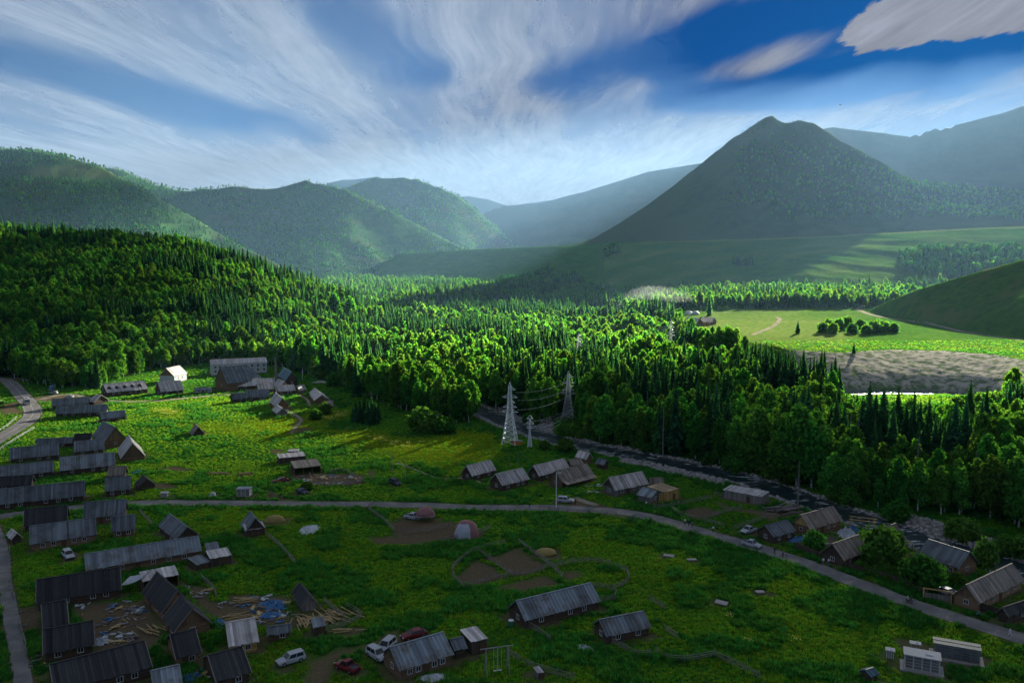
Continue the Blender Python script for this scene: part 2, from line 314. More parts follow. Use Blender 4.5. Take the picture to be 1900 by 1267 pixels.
# ground cover masks -------------------------------------------------
def wpoly(pts, z=0.0): return [tuple(float(q) for q in at_z(px, py, z)) for px, py in pts]
def soft_poly(x, y, poly, w=3.0, warp=2.0):
    wx = x+warp*(fbm(x/5, y/5, 61, 3)-.5)*2; wy = y+warp*(fbm(x/5, y/5, 67, 3)-.5)*2
    ins = pip(wx, wy, poly); d, _ = seg_dist(wx, wy, poly+[poly[0]])
    return np.clip(np.where(ins, .5+d/w, .5-d/w), 0, 1)
XA, XB, XC, XD, XE, XF = (0, 620, 3.958), (0, 900, 3.452), (360, 900, 3.452), (760, 900, 3.452), (1140, 900, 3.4526), (1420, 900, 3.452)
XG, XH, XI = (360, 620, 3.958), (780, 560, 3.333), (1180, 540, 2.639)
def Z(reg, pts): return [(reg[0]+x/reg[2], reg[1]+y/reg[2]) for x, y in pts]
DIRT = [Z(XD, [(300, 590), (400, 500), (470, 480), (600, 570), (650, 590), (400, 650), (330, 650)]), Z(XD, [(510, 470), (700, 400), (890, 530), (780, 580), (690, 580)]),
        Z(XD, [(560, 660), (880, 590), (1000, 640), (700, 690)]), Z(XD, [(960, 570), (1060, 550), (1130, 580), (1000, 610)]),
        Z(XD, [(-30, 300), (60, 240), (300, 240), (300, 330), (60, 390), (-120, 350)]), Z(XC, [(1250, 240), (1440, 220), (1657, 260), (1657, 370), (1300, 350)]), Z(XC, [(1110, 340), (1300, 330), (1420, 380), (1180, 380)]),
        Z(XB, [(440, 770), (900, 740), (1050, 960), (950, 1060), (620, 1100), (560, 900)]), Z(XB, [(1150, 640), (1300, 650), (1400, 760), (1700, 740), (1700, 900), (1380, 860)]), Z(XB, [(60, 820), (270, 760), (270, 900), (120, 930)]),
        Z(XC, [(720, 1267), (780, 1120), (1000, 1040), (1200, 960), (1330, 900), (1240, 1000), (900, 1130), (860, 1267)]), Z(XC, [(260, 700), (560, 720), (640, 900), (150, 860)]),
        Z(XE, [(420, 170), (580, 145), (700, 180), (600, 215), (480, 205)]), Z(XE, [(640, 100), (780, 150), (960, 170), (1150, 150), (1160, 200), (1000, 230), (900, 190), (700, 150)]),
        Z(XE, [(1160, 360), (1300, 330), (1420, 400), (1250, 420)]), Z(XF, [(180, 380), (330, 330), (480, 330), (420, 400), (250, 410)]), Z(XF, [(600, 500), (900, 430), (960, 400), (1000, 420), (880, 480)]),
        Z(XD, [(1040, 90), (1110, 95), (1290, 140), (1280, 155), (1020, 140)]), Z(XC, [(430, 20), (470, 90), (700, 95), (640, 85), (520, 60)]), Z(XG, [(1265, 1010), (1300, 1000), (1315, 1060), (1290, 1065)]),
        Z(XG, [(750, 690), (860, 685), (850, 720), (760, 725)]), Z(XG, [(550, 850), (700, 850), (600, 880)]), Z(XG, [(700, 1020), (1250, 1030), (1230, 1100), (900, 1110), (720, 1060)]),
        Z(XA, [(1150, 990), (1280, 970), (1460, 1000), (1300, 1005)]), Z(XA, [(1130, 1090), (1290, 1110), (1270, 1140), (1140, 1130)]), Z(XA, [(0, 520), (120, 500), (150, 580), (20, 590)]), Z(XA, [(0, 320), (310, 318), (250, 335), (0, 340)]),
        Z(XA, [(210, 475), (340, 450), (520, 445), (640, 450), (480, 480), (330, 500), (230, 500)])]
YELLOW = [Z(XG, [(900, 700), (1150, 690), (1657, 760), (1900, 720), (1900, 1010), (1500, 900), (1100, 790)]), Z(XH, [(0, 830), (300, 790), (500, 830), (450, 960), (200, 1000), (0, 940)]),
          Z(XA, [(1060, 560), (1200, 540), (1330, 580), (1250, 605)]), Z(XA, [(1270, 660), (1500, 650), (1900, 700), (1900, 760), (1500, 700)]), Z(XC, [(0, 190), (300, 160), (880, 165), (800, 200), (560, 230), (480, 290), (200, 270)]),
          Z(XG, [(350, 640), (700, 600), (900, 560), (1100, 570), (1000, 640), (700, 800), (450, 720)])]
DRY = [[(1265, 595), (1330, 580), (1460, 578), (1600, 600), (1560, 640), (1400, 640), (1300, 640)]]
def masks(x, y, z):
    o = {k: np.zeros(x.shape) for k in ('yellow', 'dry', 'dirt', 'gravel', 'bank')}
    m = (y < 620) & (np.abs(x/np.maximum(y, 1)) < .75)
    xs, yz, zs = x[m], y[m], z[m]
    def acc(key, polys, w, warp, k=1.0, zz=0.0):
        v = np.zeros(xs.shape)
        for p in polys:
            P = wpoly(p, zz); lo = np.min(P, 0)-8; hi = np.max(P, 0)+8
            b = (xs > lo[0]) & (xs < hi[0]) & (yz > lo[1]) & (yz < hi[1])
            if b.any(): v[b] = np.maximum(v[b], soft_poly(xs[b], yz[b], P, w, warp))
        o[key][m] = np.maximum(o[key][m], v*k)
    acc('dirt', DIRT, 2.2, 1.6, .95); acc('yellow', YELLOW, 14, 6, .85)
    d, s = seg_dist(xs, yz, RIVER); px, py = project(xs, yz, zs)
    g = (1-sstep(RW*.9, RW*1.25, d))
    near_bar = (px > 1150) & (px < 1345) & (s < 0); far_bar = (px > 1640) & (s > 0); mid_bar = (px > 925) & (px < 1050) & (s > 0)
    wd = np.where(near_bar, 14, np.where(far_bar, 15, np.where(mid_bar, 17, 8.0)))
    g = np.maximum(g, 1-sstep(wd*.8, wd*1.1, d+3*(fbm(xs/5, yz/5, 71, 3)-.5)))
    d2, s2 = seg_dist(xs, yz, RIVER2); g = np.maximum(g, (1-sstep(RW2, RW2*1.6, d2))*(zs < 3))
    o['gravel'][m] = g
    a = xs/yz; Dc = L_plat.crest_D(a)
    bk = (a > a_of(1455)) & (zs > .7) & (yz < Dc+1.5)
    o['bank'][m] = bk*np.clip((a-a_of(1455))*30, 0, 1)
    a = x/np.maximum(y, 1)
    px, py = project(x, y, z)
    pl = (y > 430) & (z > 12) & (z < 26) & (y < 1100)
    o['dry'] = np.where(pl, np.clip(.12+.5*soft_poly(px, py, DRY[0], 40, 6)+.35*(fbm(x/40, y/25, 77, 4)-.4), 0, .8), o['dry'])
    Db = L_bench.crest_D(a); b = (a > a_of(1120)) & (y > Db-25) & (y < Db+200)
    o['dry'] = np.where(b, np.clip(.75*np.clip((a-a_of(1120))*6, 0, 1)+.4*(fbm(x/120, y/60, 79, 3)-.5), 0, 1), o['dry'])
    b = (a > a_of(1120)) & (y > 1250) & (y <= Db-25); o['dry'] = np.where(b, np.clip(.15+.9*(fbm(x/130, y/90, 81, 4)-.45), 0, .7), o['dry'])
    return o
def emit(name, m, gids, at=None, sel=None):
    f = np.isin(fl, gids)
    q = Qall[f]; u, inv = np.unique(q, return_inverse=True)
    a_ = None if at is None else {k: v.ravel()[u] for k, v in at.items()}
    return grid_mesh(name, VV[u], inv.reshape(-1, 4), m, a_)
AT = masks(XX, YY, ZZ)
emit('ground', M['ground'], [0], AT)
emit('hill', M['hill'], [1]); emit('hill', M['hill7'], [2]); emit('hill', M['mtn'], [12])
for g, m in ((3, 'mtn'), (4, 'mtn'), (5, 'mtn'), (6, 'pyr'), (7, 'far'), (8, 'far'), (9, 'far'), (10, 'far'), (11, 'far')): emit('mountain', M[m], [g])
# ------------------------------------------------------------------ water
def strip(name, pts, w, m, z=None, dz=0.06, kind='structure', offs=(-1, 1), taper=None, cross=3):
    P = np.array(pts); n = len(P); d = np.gradient(P, axis=0); d /= np.hypot(d[:, 0], d[:, 1])[:, None]+1e-9
    nrm = np.stack([-d[:, 1], d[:, 0]], -1); ww = w if taper is None else w*np.asarray(taper)[:, None]
    rows = []
    for k in np.linspace(offs[0], offs[1], cross):
        q = P+nrm*ww*k; zz = np.full(n, z) if z is not None else T(q[:, 0], q[:, 1])+dz
        rows.append(np.column_stack([q, zz]))
    V = np.array(rows).transpose(1, 0, 2).reshape(-1, 3); i = np.arange(n*cross).reshape(n, cross)
    Q = np.stack([i[:-1, :-1], i[:-1, 1:], i[1:, 1:], i[1:, :-1]], -1).reshape(-1, 4)[:, ::-1]
    return grid_mesh(name, V, Q, m, kind=kind)
m, t, o = mat('river_water'); q = N(t); p = q.pos()
nz = q.noise(q.scale(p, (.5, .5, .5)), 1.0, 4, .65); fo = q.step(q.noise(q.scale(p, (.22, .55, .5)), 1.0, 7, .72), .54, .66)
b = principled(t, o, q.mix(q.math('MULTIPLY', fo, .9), (.012, .028, .030), (.52, .57, .57)), q.math('MULTIPLY_ADD', fo, .4, .28), q.bump(nz, .8, .4), spec=.3)
M['water'] = m
strip('river', RIVER, RW*1.25, M['water'], z=-0.72, cross=4)
strip('river', RIVER2, RW2*1.2, M['water'], z=-0.72, cross=4)
# ------------------------------------------------------------------ clouds: a thin cirrus deck far above the haze
CLOUD_Z = 2500.0
def cl(px, py):
    dx, dy, dz = ray(px, py); t = (CLOUD_Z-H)/dz; return float(t*dx), float(t*dy)
def cloud_mat():
    m, t, o = mat('cirrus'); q = N(t); p = q.pos()
    w = q.node('TexNoise'); q.put(w.inputs['Vector'], q.scale(p, (1/5200, 1/9000, 0))); w.inputs['Scale'].default_value = 1; w.inputs['Detail'].default_value = 3
    off = q.node('VectorMath', operation='SUBTRACT'); q.put(off.inputs[0], w.outputs['Color']); off.inputs[1].default_value = (.5, .5, .5)
    o2 = q.node('VectorMath', operation='MULTIPLY_ADD'); q.put(o2.inputs[0], off.outputs[0]); o2.inputs[1].default_value = (2200, 2600, 0); q.put(o2.inputs[2], p)
    pw = o2.outputs[0]
    n1 = q.noise(q.scale(pw, (1/1500, 1/11000, 0)), 1.0, 8, .56); n2 = q.noise(q.scale(pw, (1/520, 1/3600, 0)), 1.0, 8, .60, .0)
    n3 = q.noise(q.scale(p, (1/420, 1/800, 0)), 1.0, 6, .65, .8)
    d = q.math('ADD', q.math('MULTIPLY', n1, 1.05), q.math('MULTIPLY', n2, .60)); n4 = q.noise(q.scale(pw, (1/150, 1/1700, 0)), 1.0, 7, .62, 0.0); d = q.math('ADD', d, q.math('MULTIPLY', n3, .16)); d = q.math('ADD', d, q.math('MULTIPLY', q.math('SUBTRACT', n4, .5), .26))
    # broad blue gaps (capsules), and denser bands
    sx = q.node('SeparateXYZ'); q.put(sx.inputs[0], pw); X, Y = sx.outputs[0], sx.outputs[1]
    wob = q.math('ADD', q.math('MULTIPLY', q.math('SUBTRACT', n2, .5), 1500), q.math('MULTIPLY', q.math('SUBTRACT', n3, .5), 900))
    def capsule(p0, p1, r, k, inner=.1, X=X, Y=Y, wb=0.0):
        (x0, y0), (x1, y1) = cl(*p0), cl(*p1); ky = .45
        dx, dy = x1-x0, (y1-y0)*ky; L = dx*dx+dy*dy+1
        ax = q.math('SUBTRACT', X, x0); ay = q.math('MULTIPLY', q.math('SUBTRACT', Y, y0), ky)
        tt = q.math('DIVIDE', q.math('ADD', q.math('MULTIPLY', ax, dx), q.math('MULTIPLY', ay, dy)), L, clamp=True)
        ex = q.math('SUBTRACT', ax, q.math('MULTIPLY', tt, dx)); ey = q.math('SUBTRACT', ay, q.math('MULTIPLY', tt, dy))
        dd = q.math('SQRT', q.math('ADD', q.math('MULTIPLY', ex, ex), q.math('MULTIPLY', ey, ey)))
        if wb: dd = q.math('ADD', dd, q.math('MULTIPLY', wob, wb))
        return q.math('MULTIPLY', q.step(dd, r, r*inner), k)
    for p0, p1, r, k in CLOUD_SHAPES: d = q.math('ADD', d, capsule(p0, p1, r, k))
    sp = q.node('SeparateXYZ'); q.put(sp.inputs[0], p)   # white band shaped to shade the foreground; veil below thinned so sunlight passes
    d = q.math('ADD', d, capsule((1560, 124), (1850, 94), 1000, -.62, .45, sp.outputs[0], sp.outputs[1]))
    bk = capsule((1690, 32.3), (2010, -13.7), 640, 1.0, .72, sp.outputs[0], sp.outputs[1], .34)
    d = q.math('MAXIMUM', d, q.math('MULTIPLY', bk, q.math('MULTIPLY_ADD', q.math('ADD', n2, n4), .75, .80)))
    # towards the horizon the veil closes
    rr = q.step(Y, 10500, 24000); d = q.math('ADD', d, q.math('MULTIPLY', rr, .62))
    a = q.math('MULTIPLY', q.step(d, .40, 1.34), .985)
    tv = q.math('MULTIPLY_ADD', q.math('ADD', q.math('SUBTRACT', n4, .5), q.math('SUBTRACT', n2, .5)), .7, 1.0); cc = q.node('CombineColor'); [q.put(cc.inputs[i], tv) for i in range(3)]   # thicker and thinner streaks
    df = q.node('BsdfDiffuse'); q.put(df.inputs[0], q.mix(1.0, (.15, .175, .25), cc.outputs[0], 'MULTIPLY'))
    tr = q.node('BsdfTranslucent'); q.put(tr.inputs[0], q.mix(1.0, (.165, .19, .265), cc.outputs[0], 'MULTIPLY'))
    mx = q.node('MixShader'); mx.inputs[0].default_value = .8; t.links.new(df.outputs[0], mx.inputs[1]); t.links.new(tr.outputs[0], mx.inputs[2])
    tp = q.node('BsdfTransparent'); m2 = q.node('MixShader'); q.put(m2.inputs[0], a)
    t.links.new(tp.outputs[0], m2.inputs[1]); t.links.new(mx.outputs[0], m2.inputs[2]); t.links.new(m2.outputs[0], o.inputs[0]); return m
CLOUD_SHAPES = [((1150, 150), (1470, 100), 700, .26), ((1290, 172), (1500, 174), 1000, -.62), ((1060, 150), (1290, 90), 1000, -.55), ((1290, 95), (1560, 15), 900, -.6), ((620, 30), (740, 120), 800, -.42), ((20, 110), (330, 200), 1300, -.5), ((330, 205), (520, 255), 1500, -.35),
                ((1560, 160), (1740, 148), 1100, -.38), ((500, 60), (620, 190), 700, .2), ((1380, 130), (1600, 70), 900, .12), ((870, 30), (960, 180), 1000, .25), ((150, 20), (420, 160), 1100, .22)]
cg = np.linspace(-90000, 90000, 9); cgy = np.linspace(-20000, 120000, 9)
cx, cyy = np.meshgrid(cg, cgy); CV = np.stack([cx, cyy, np.full(cx.shape, CLOUD_Z)], -1).reshape(-1, 3); ci = np.arange(81).reshape(9, 9)
clo = grid_mesh('cloud', CV, np.stack([ci[:-1, :-1], ci[:-1, 1:], ci[1:, 1:], ci[1:, :-1]], -1).reshape(-1, 4), cloud_mat())
# ------------------------------------------------------------------ haze
HAZE_DENSITY = 4.8e-5
m, t, o = mat('haze'); q = N(t); pv = q.node('VolumePrincipled')
pv.inputs['Color'].default_value = (.33, .60, .95, 1); pv.inputs['Density'].default_value = HAZE_DENSITY; pv.inputs['Anisotropy'].default_value = .15
t.links.new(pv.outputs[0], o.inputs[1]); M['haze'] = m
zt = float(max(ZZ.max()+25, 1000)); zb = float(ZZ.min()-2)
xb, y0b, y1b = 9400.0, -150.0, 9400.0
hz = mesh_obj('haze', [(sx*xb, yy, zz) for zz in (zb, zt) for sx, yy in ((-1, y0b), (1, y0b), (1, y1b), (-1, y1b))],
    [(3, 2, 1, 0), (4, 5, 6, 7), (0, 1, 5, 4), (1, 2, 6, 5), (2, 3, 7, 6), (3, 0, 4, 7)], m, kind='stuff')
print('haze top', zt, 'bottom', zb)
# ------------------------------------------------------------------ tree and plant models
def rot2(x, y, a): return x*math.cos(a)-y*math.sin(a), x*math.sin(a)+y*math.cos(a)
class MB:
    def __init__(s): s.v = []; s.f = []; s.t = []; s.mi = []
    def face(s, pts, tone=1.0, mi=0):
        b = len(s.v); s.v += [tuple(p) for p in pts]; s.f.append(tuple(range(b, b+len(pts)))); s.t.append(tone); s.mi.append(mi)
    def box(s, c, d, rz=0.0, tone=1.0, mi=0, top=1.0):
        cx, cy, cz = c; hx, hy, hz = d[0]/2, d[1]/2, d[2]/2; b = len(s.v)
        for sz in (-1, 1):
            k = top if sz > 0 else 1
            for sx, sy in ((-1, -1), (1, -1), (1, 1), (-1, 1)):
                x, y = rot2(sx*hx*k, sy*hy*k, rz); s.v.append((cx+x, cy+y, cz+sz*hz))
        for f in ((3, 2, 1, 0), (4, 5, 6, 7), (0, 1, 5, 4), (1, 2, 6, 5), (2, 3, 7, 6), (3, 0, 4, 7)):
            s.f.append(tuple(b+i for i in f)); s.t.append(tone); s.mi.append(mi)
    def tube(s, pts, r, n=5, tone=1.0, mi=0, cap=True):
        P = [Vector(p) for p in pts]; rr = r if isinstance(r, (list, tuple)) else [r]*len(P); b0 = len(s.v)
        for i, p in enumerate(P):
            d = (P[min(i+1, len(P)-1)]-P[max(i-1, 0)]).normalized(); u = d.orthogonal().normalized() if abs(d.z) < .99 else Vector((1, 0, 0)); u = (u-d*u.dot(d)).normalized(); w = d.cross(u)
            for k in range(n):
                a = 2*math.pi*k/n; s.v.append(tuple(p+(u*math.cos(a)+w*math.sin(a))*rr[i]))
        for i in range(len(P)-1):
            for k in range(n):
                s.f.append((b0+i*n+k, b0+i*n+(k+1) % n, b0+(i+1)*n+(k+1) % n, b0+(i+1)*n+k)); s.t.append(tone); s.mi.append(mi)
        if cap:
            s.f.append(tuple(b0+k for k in range(n))[::-1]); s.t.append(tone); s.mi.append(mi)
            s.f.append(tuple(b0+(len(P)-1)*n+k for k in range(n))); s.t.append(tone); s.mi.append(mi)
    def bar(s, a, b, r, n=4, tone=1.0, mi=0): s.tube([a, b], r, n, tone, mi)
    def mesh(s, name, mats, smooth=False):
        me = bpy.data.meshes.new(name); me.from_pydata(s.v, [], s.f)
        for mm in (mats if isinstance(mats, (list, tuple)) else [mats]): me.materials.append(mm)
        at = me.attributes.new('tone', 'FLOAT', 'FACE'); at.data.foreach_set('value', np.array(s.t, np.float32))
        if any(s.mi): me.polygons.foreach_set('material_index', np.array(s.mi, np.int32))
        if smooth: me.polygons.foreach_set('use_smooth', np.ones(len(me.polygons), bool))
        return me
    def build(s, name, mats, parent=None, smooth=False, loc=None, kind=None, label=None):
        ob = bpy.data.objects.new(name, s.mesh(name, mats, smooth)); COL.objects.link(ob)
        if parent is not None: ob.parent = parent
        if loc is not None: ob.location = loc
        if kind: ob['kind'] = kind
        if label: ob['label'] = label
        return ob
def lump(mb, c, r, rn, tone=.7, seg=7, ring=4, j=.18):
    pts = []
    for i in range(ring+1):
        th = math.pi*i/ring
        for k in range(seg):
            a = 2*math.pi*(k+.5*(i % 2))/seg; s = 1+rn.uniform(-j, j)
            pts.append((c[0]+r[0]*s*math.sin(th)*math.cos(a), c[1]+r[1]*s*math.sin(th)*math.sin(a), c[2]+r[2]*s*math.cos(th)))
    b = len(mb.v); mb.v += pts
    for i in range(ring):
        for k in range(seg):
            mb.f.append((b+i*seg+k, b+(i+1)*seg+k, b+(i+1)*seg+(k+1) % seg, b+i*seg+(k+1) % seg)); mb.t.append(tone*rn.uniform(.85, 1.15)); mb.mi.append(0)
def leafq(mb, c, n, size, rn, tone):
    n = Vector(n).normalized(); u = n.orthogonal().normalized(); a = rn.uniform(0, 6.28); w = n.cross(u)
    u2 = u*math.cos(a)+w*math.sin(a); w2 = w*math.cos(a)-u*math.sin(a); c = Vector(c); s = size*rn.uniform(.7, 1.3)
    mb.face([c-u2*s-w2*s*.6, c+u2*s*.9-w2*s*.5, c+u2*s*.7+w2*s*.8, c-u2*s*.5+w2*s*.7], tone)
def spruce_mesh(seed, h=18.0, R0=2.5, gap=0.0, nw=27, droop=.5):
    rn = random.Random(seed); mb = MB(); z0 = h*.07
    mb.tube([(0, 0, z0), (0, 0, h*.55), (0, 0, h*.97)], [R0*.42, R0*.26, .03], 6, .55)
    ph = rn.uniform(0, 6)
    for i in range(nw):
        f = i/(nw-1); z = z0+(h-z0)*f**.95
        r = R0*(1-f)**.8*rn.uniform(.78, 1.15)*(.72+.28*min(1, f*6))+.10
        nb = max(5, int(9*(1-f)+4))
        for k in range(nb):
            if rn.random() < gap: continue
            a = ph+2*math.pi*k/nb+rn.uniform(-.25, .25)+i*1.3; L = r*rn.uniform(.7, 1.18); dz = -droop*L*rn.uniform(.5, 1.1); w = .16*L+.24
            ca, sa = math.cos(a), math.sin(a); tn = rn.uniform(.7, 1.25)
            mid = (ca*L*.55, sa*L*.55, z+dz*.3+.1); tip = (ca*L, sa*L, z+dz)
            l1 = (mid[0]-sa*w, mid[1]+ca*w, mid[2]-.22*w-.15); l2 = (mid[0]+sa*w, mid[1]-ca*w, mid[2]-.22*w-.15)
            root = (ca*.1, sa*.1, z+.25)
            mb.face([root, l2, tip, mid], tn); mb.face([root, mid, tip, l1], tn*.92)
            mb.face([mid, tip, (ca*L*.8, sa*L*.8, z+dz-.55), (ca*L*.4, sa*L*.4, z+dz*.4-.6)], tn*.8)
    mb.face([(-.12, 0, h*.95), (.12, 0, h*.95), (0, 0, h*1.02)], 1.1); mb.face([(0, -.12, h*.95), (0, .12, h*.95), (0, 0, h*1.02)], 1.1)
    return mb.mesh('crown', M['spruce'])
def birch_mesh(seed, h=15.0, Rr=3.3, n=1500, lobes=11, lean=0.0, mt='birch', base=.2, leaf=.36):
    rn = random.Random(seed); mb = MB(); LB = []
    for i in range(lobes):
        f = (i+.5)/lobes; z = h*(base+(1-base)*.92*f); env = math.sin(math.pi*min(1, .16+.80*f)**.9)**.75
        a = i*2.4+rn.uniform(-.5, .5); rr = Rr*env*rn.uniform(.30, .62)*(1 if i < lobes-1 else .25)
        s = Rr*(.34+.30*env)*rn.uniform(.8, 1.15); LB.append(((rr*math.cos(a)+lean*z, rr*math.sin(a), z), (s, s, s*rn.uniform(.95, 1.45))))
    tot = sum(b[1][0]**2 for b in LB)
    for c, r in LB:
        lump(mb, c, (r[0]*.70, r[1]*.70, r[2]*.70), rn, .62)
        tb = rn.uniform(.82, 1.15)
        for _ in range(int(n*r[0]**2/tot)):
            d = Vector((rn.gauss(0, 1), rn.gauss(0, 1), rn.gauss(0, 1)+.25)).normalized(); k = rn.uniform(.72, 1.10)
            if rn.random() < .05: k *= 1.15
            p = (c[0]+d.x*r[0]*k, c[1]+d.y*r[1]*k, c[2]+d.z*r[2]*k)
            nn = d+Vector((rn.gauss(0, .55), rn.gauss(0, .55), rn.gauss(0, .55)))
            leafq(mb, p, nn, leaf, rn, tb*rn.uniform(.72, 1.25))
    return mb.mesh('crown', M[mt])
def trunk_mesh(seed, h, r, mt, limbs=5, top=.85, lean=0.0, base=.3):
    rn = random.Random(seed); mb = MB()
    P = [(lean*h*top*f+rn.uniform(-.12, .12)*(0 < f < 1), rn.uniform(-.12, .12)*(0 < f < 1), -.4+(h*top+.4)*f) for f in (0, .25, .5, .75, 1)]
    mb.tube(P, [r*1.25, r, r*.75, r*.5, r*.15], 6)
    for i in range(limbs):
        f = base+(.75-base)*i/max(1, limbs); z = h*f; a = i*2.4+rn.uniform(-.4, .4); L = h*.16*(1.2-f)
        mb.tube([(lean*z, 0, z), (lean*z+L*.6*math.cos(a), L*.6*math.sin(a), z+L*.5), (lean*z+L*math.cos(a), L*math.sin(a), z+L*1.1)], [r*.4, r*.25, r*.08], 4)
    return mb.mesh('trunk', M[mt])
def dead_mesh(seed, h=17):
    rn = random.Random(seed); mb = MB(); mb.tube([(0, 0, -.4), (.1, 0, h*.5), (0, .1, h)], [.26, .17, .03], 5)
    for i in range(34):
        z = h*(.2+.78*i/34); a = i*2.4; L = (1-z/h)*2.1*rn.uniform(.4, 1.1)+.25
        mb.tube([(0, 0, z), (L*math.cos(a), L*math.sin(a), z-L*.35)], [.07, .03], 3, rn.uniform(.7, 1.2), cap=False)
    return mb.mesh('dead_branches', M['deadwood'])
def far_spruce_mesh(seed, h=18):
    rn = random.Random(seed); mb = MB()
    for z, r, hh in ((.06, 2.9, .5), (.32, 2.1, .42), (.58, 1.35, .44)):
        b = [(r*rn.uniform(.75, 1.2)*math.cos(k*1.047), r*rn.uniform(.75, 1.2)*math.sin(k*1.047), h*z) for k in range(6)]; ap = (0, 0, h*(z+hh))
        for k in range(6): mb.face([b[k], b[(k+1) % 6], ap], rn.uniform(.7, 1.2))
    return mb.mesh('crown', M['spruce'])
def far_birch_mesh(seed, h=14):
    rn = random.Random(seed); mb = MB()
    for _ in range(3): lump(mb, (rn.uniform(-1.3, 1.3), rn.uniform(-1.3, 1.3), h*rn.uniform(.45, .72)), (2.5, 2.5, h*.27), rn, 1.0, 6, 4, .25)
    return mb.mesh('crown', M['birch'])
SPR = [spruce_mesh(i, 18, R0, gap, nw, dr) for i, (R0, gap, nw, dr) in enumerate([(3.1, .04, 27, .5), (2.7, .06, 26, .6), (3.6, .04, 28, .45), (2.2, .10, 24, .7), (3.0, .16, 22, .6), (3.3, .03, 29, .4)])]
SPRT = [trunk_mesh(50+i, 18, .24, 'bark', 0) for i in range(2)]
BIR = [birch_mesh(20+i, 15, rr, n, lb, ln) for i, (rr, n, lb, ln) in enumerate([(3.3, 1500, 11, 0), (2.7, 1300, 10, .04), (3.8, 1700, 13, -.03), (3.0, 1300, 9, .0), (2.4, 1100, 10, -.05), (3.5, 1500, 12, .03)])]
BIRT = [trunk_mesh(70+i, 15, .19, 'bark_birch', 5, .85, ln, .25) for i, ln in enumerate([0, .04, -.03, 0, -.05, .03])]
SHR = [birch_mesh(90+i, 3.4, 2.1, 620, 8, 0, 'shrub', .08, .24) for i in range(3)]
SHRT = [trunk_mesh(95, 3.0, .07, 'bark', 6, .7, 0, .1)]
DEAD = [dead_mesh(100+i) for i in range(2)]
FSP = [far_spruce_mesh(110+i) for i in range(3)]; FBI = [far_birch_mesh(120+i) for i in range(4)]
def link(name, me, parent=None):
    o = bpy.data.objects.new(name, me); COL.objects.link(o)
    if parent is not None: o.parent = parent
    return o
def thing(name, label, cat, loc=(0, 0, 0), rz=0.0, group=None, scale=None):
    o = bpy.data.objects.new(name, None); COL.objects.link(o); o.empty_display_size = .5
    o.location = loc; o.rotation_euler = (0, 0, rz); o['label'] = label; o['category'] = cat
    if group: o['group'] = group
    if scale is not None: o.scale = (scale, scale, scale) if not isinstance(scale, (tuple, list)) else scale
    return o
def tag(o, label, cat, group=None):
    o['label'] = label; o['category'] = cat
    if group: o['group'] = group
    return o
# ------------------------------------------------------------------ where trees stand
def scatter(x0, x1, y0, y1, s, seed):
    r = np.random.default_rng(seed); nx = int((x1-x0)/s); ny = int((y1-y0)/s)
    gx, gy = np.meshgrid(np.arange(nx), np.arange(ny)); gx = gx+r.uniform(0, 1, gx.shape); gy = gy+r.uniform(0, 1, gy.shape)
    return (x0+gx*s).ravel(), (y0+gy*s).ravel()
NEAR_EDGE = [(-300, 725), (0, 700), (60, 712), (120, 722), (180, 722), (240, 700), (300, 684), (395, 672), (500, 676), (560, 694), (605, 708), (640, 716), (655, 735), (700, 745), (760, 765), (830, 780), (872, 790), (905, 772),
             (925, 758), (985, 775), (1045, 797), (1075, 812), (1130, 826), (1190, 836), (1260, 851), (1300, 858), (1360, 870), (1430, 888), (1525, 922), (1590, 935), (1660, 946), (1740, 958), (1830, 972), (1900, 990), (2250, 1080)]
VALLEY = NEAR_EDGE+[(2250, 780), (2050, 772), (1900, 755), (1810, 762), (1760, 795), (1640, 795), (1580, 765), (1500, 735), (1440, 705), (1405, 690), (1395, 672), (1370, 652), (1320, 640), (1290, 636), (1266, 622), (1262, 592), (1200, 588), (1165, 580), (1165, 560), (1080, 532), (1000, 530), (940, 535), (900, 530), (820, 524), (720, 521), (640, 518), (540, 540), (-300, 540)]
CLEAR = [[(1030, 772), (1078, 772), (1085, 812), (1030, 800)], [(1062, 660), (1085, 660), (1088, 690), (1060, 690)], [(1228, 650), (1262, 650), (1266, 676), (1226, 676)], [(1058, 584), (1062, 574), (1128, 574), (1168, 580), (1172, 598), (1135, 598), (1100, 590)]]
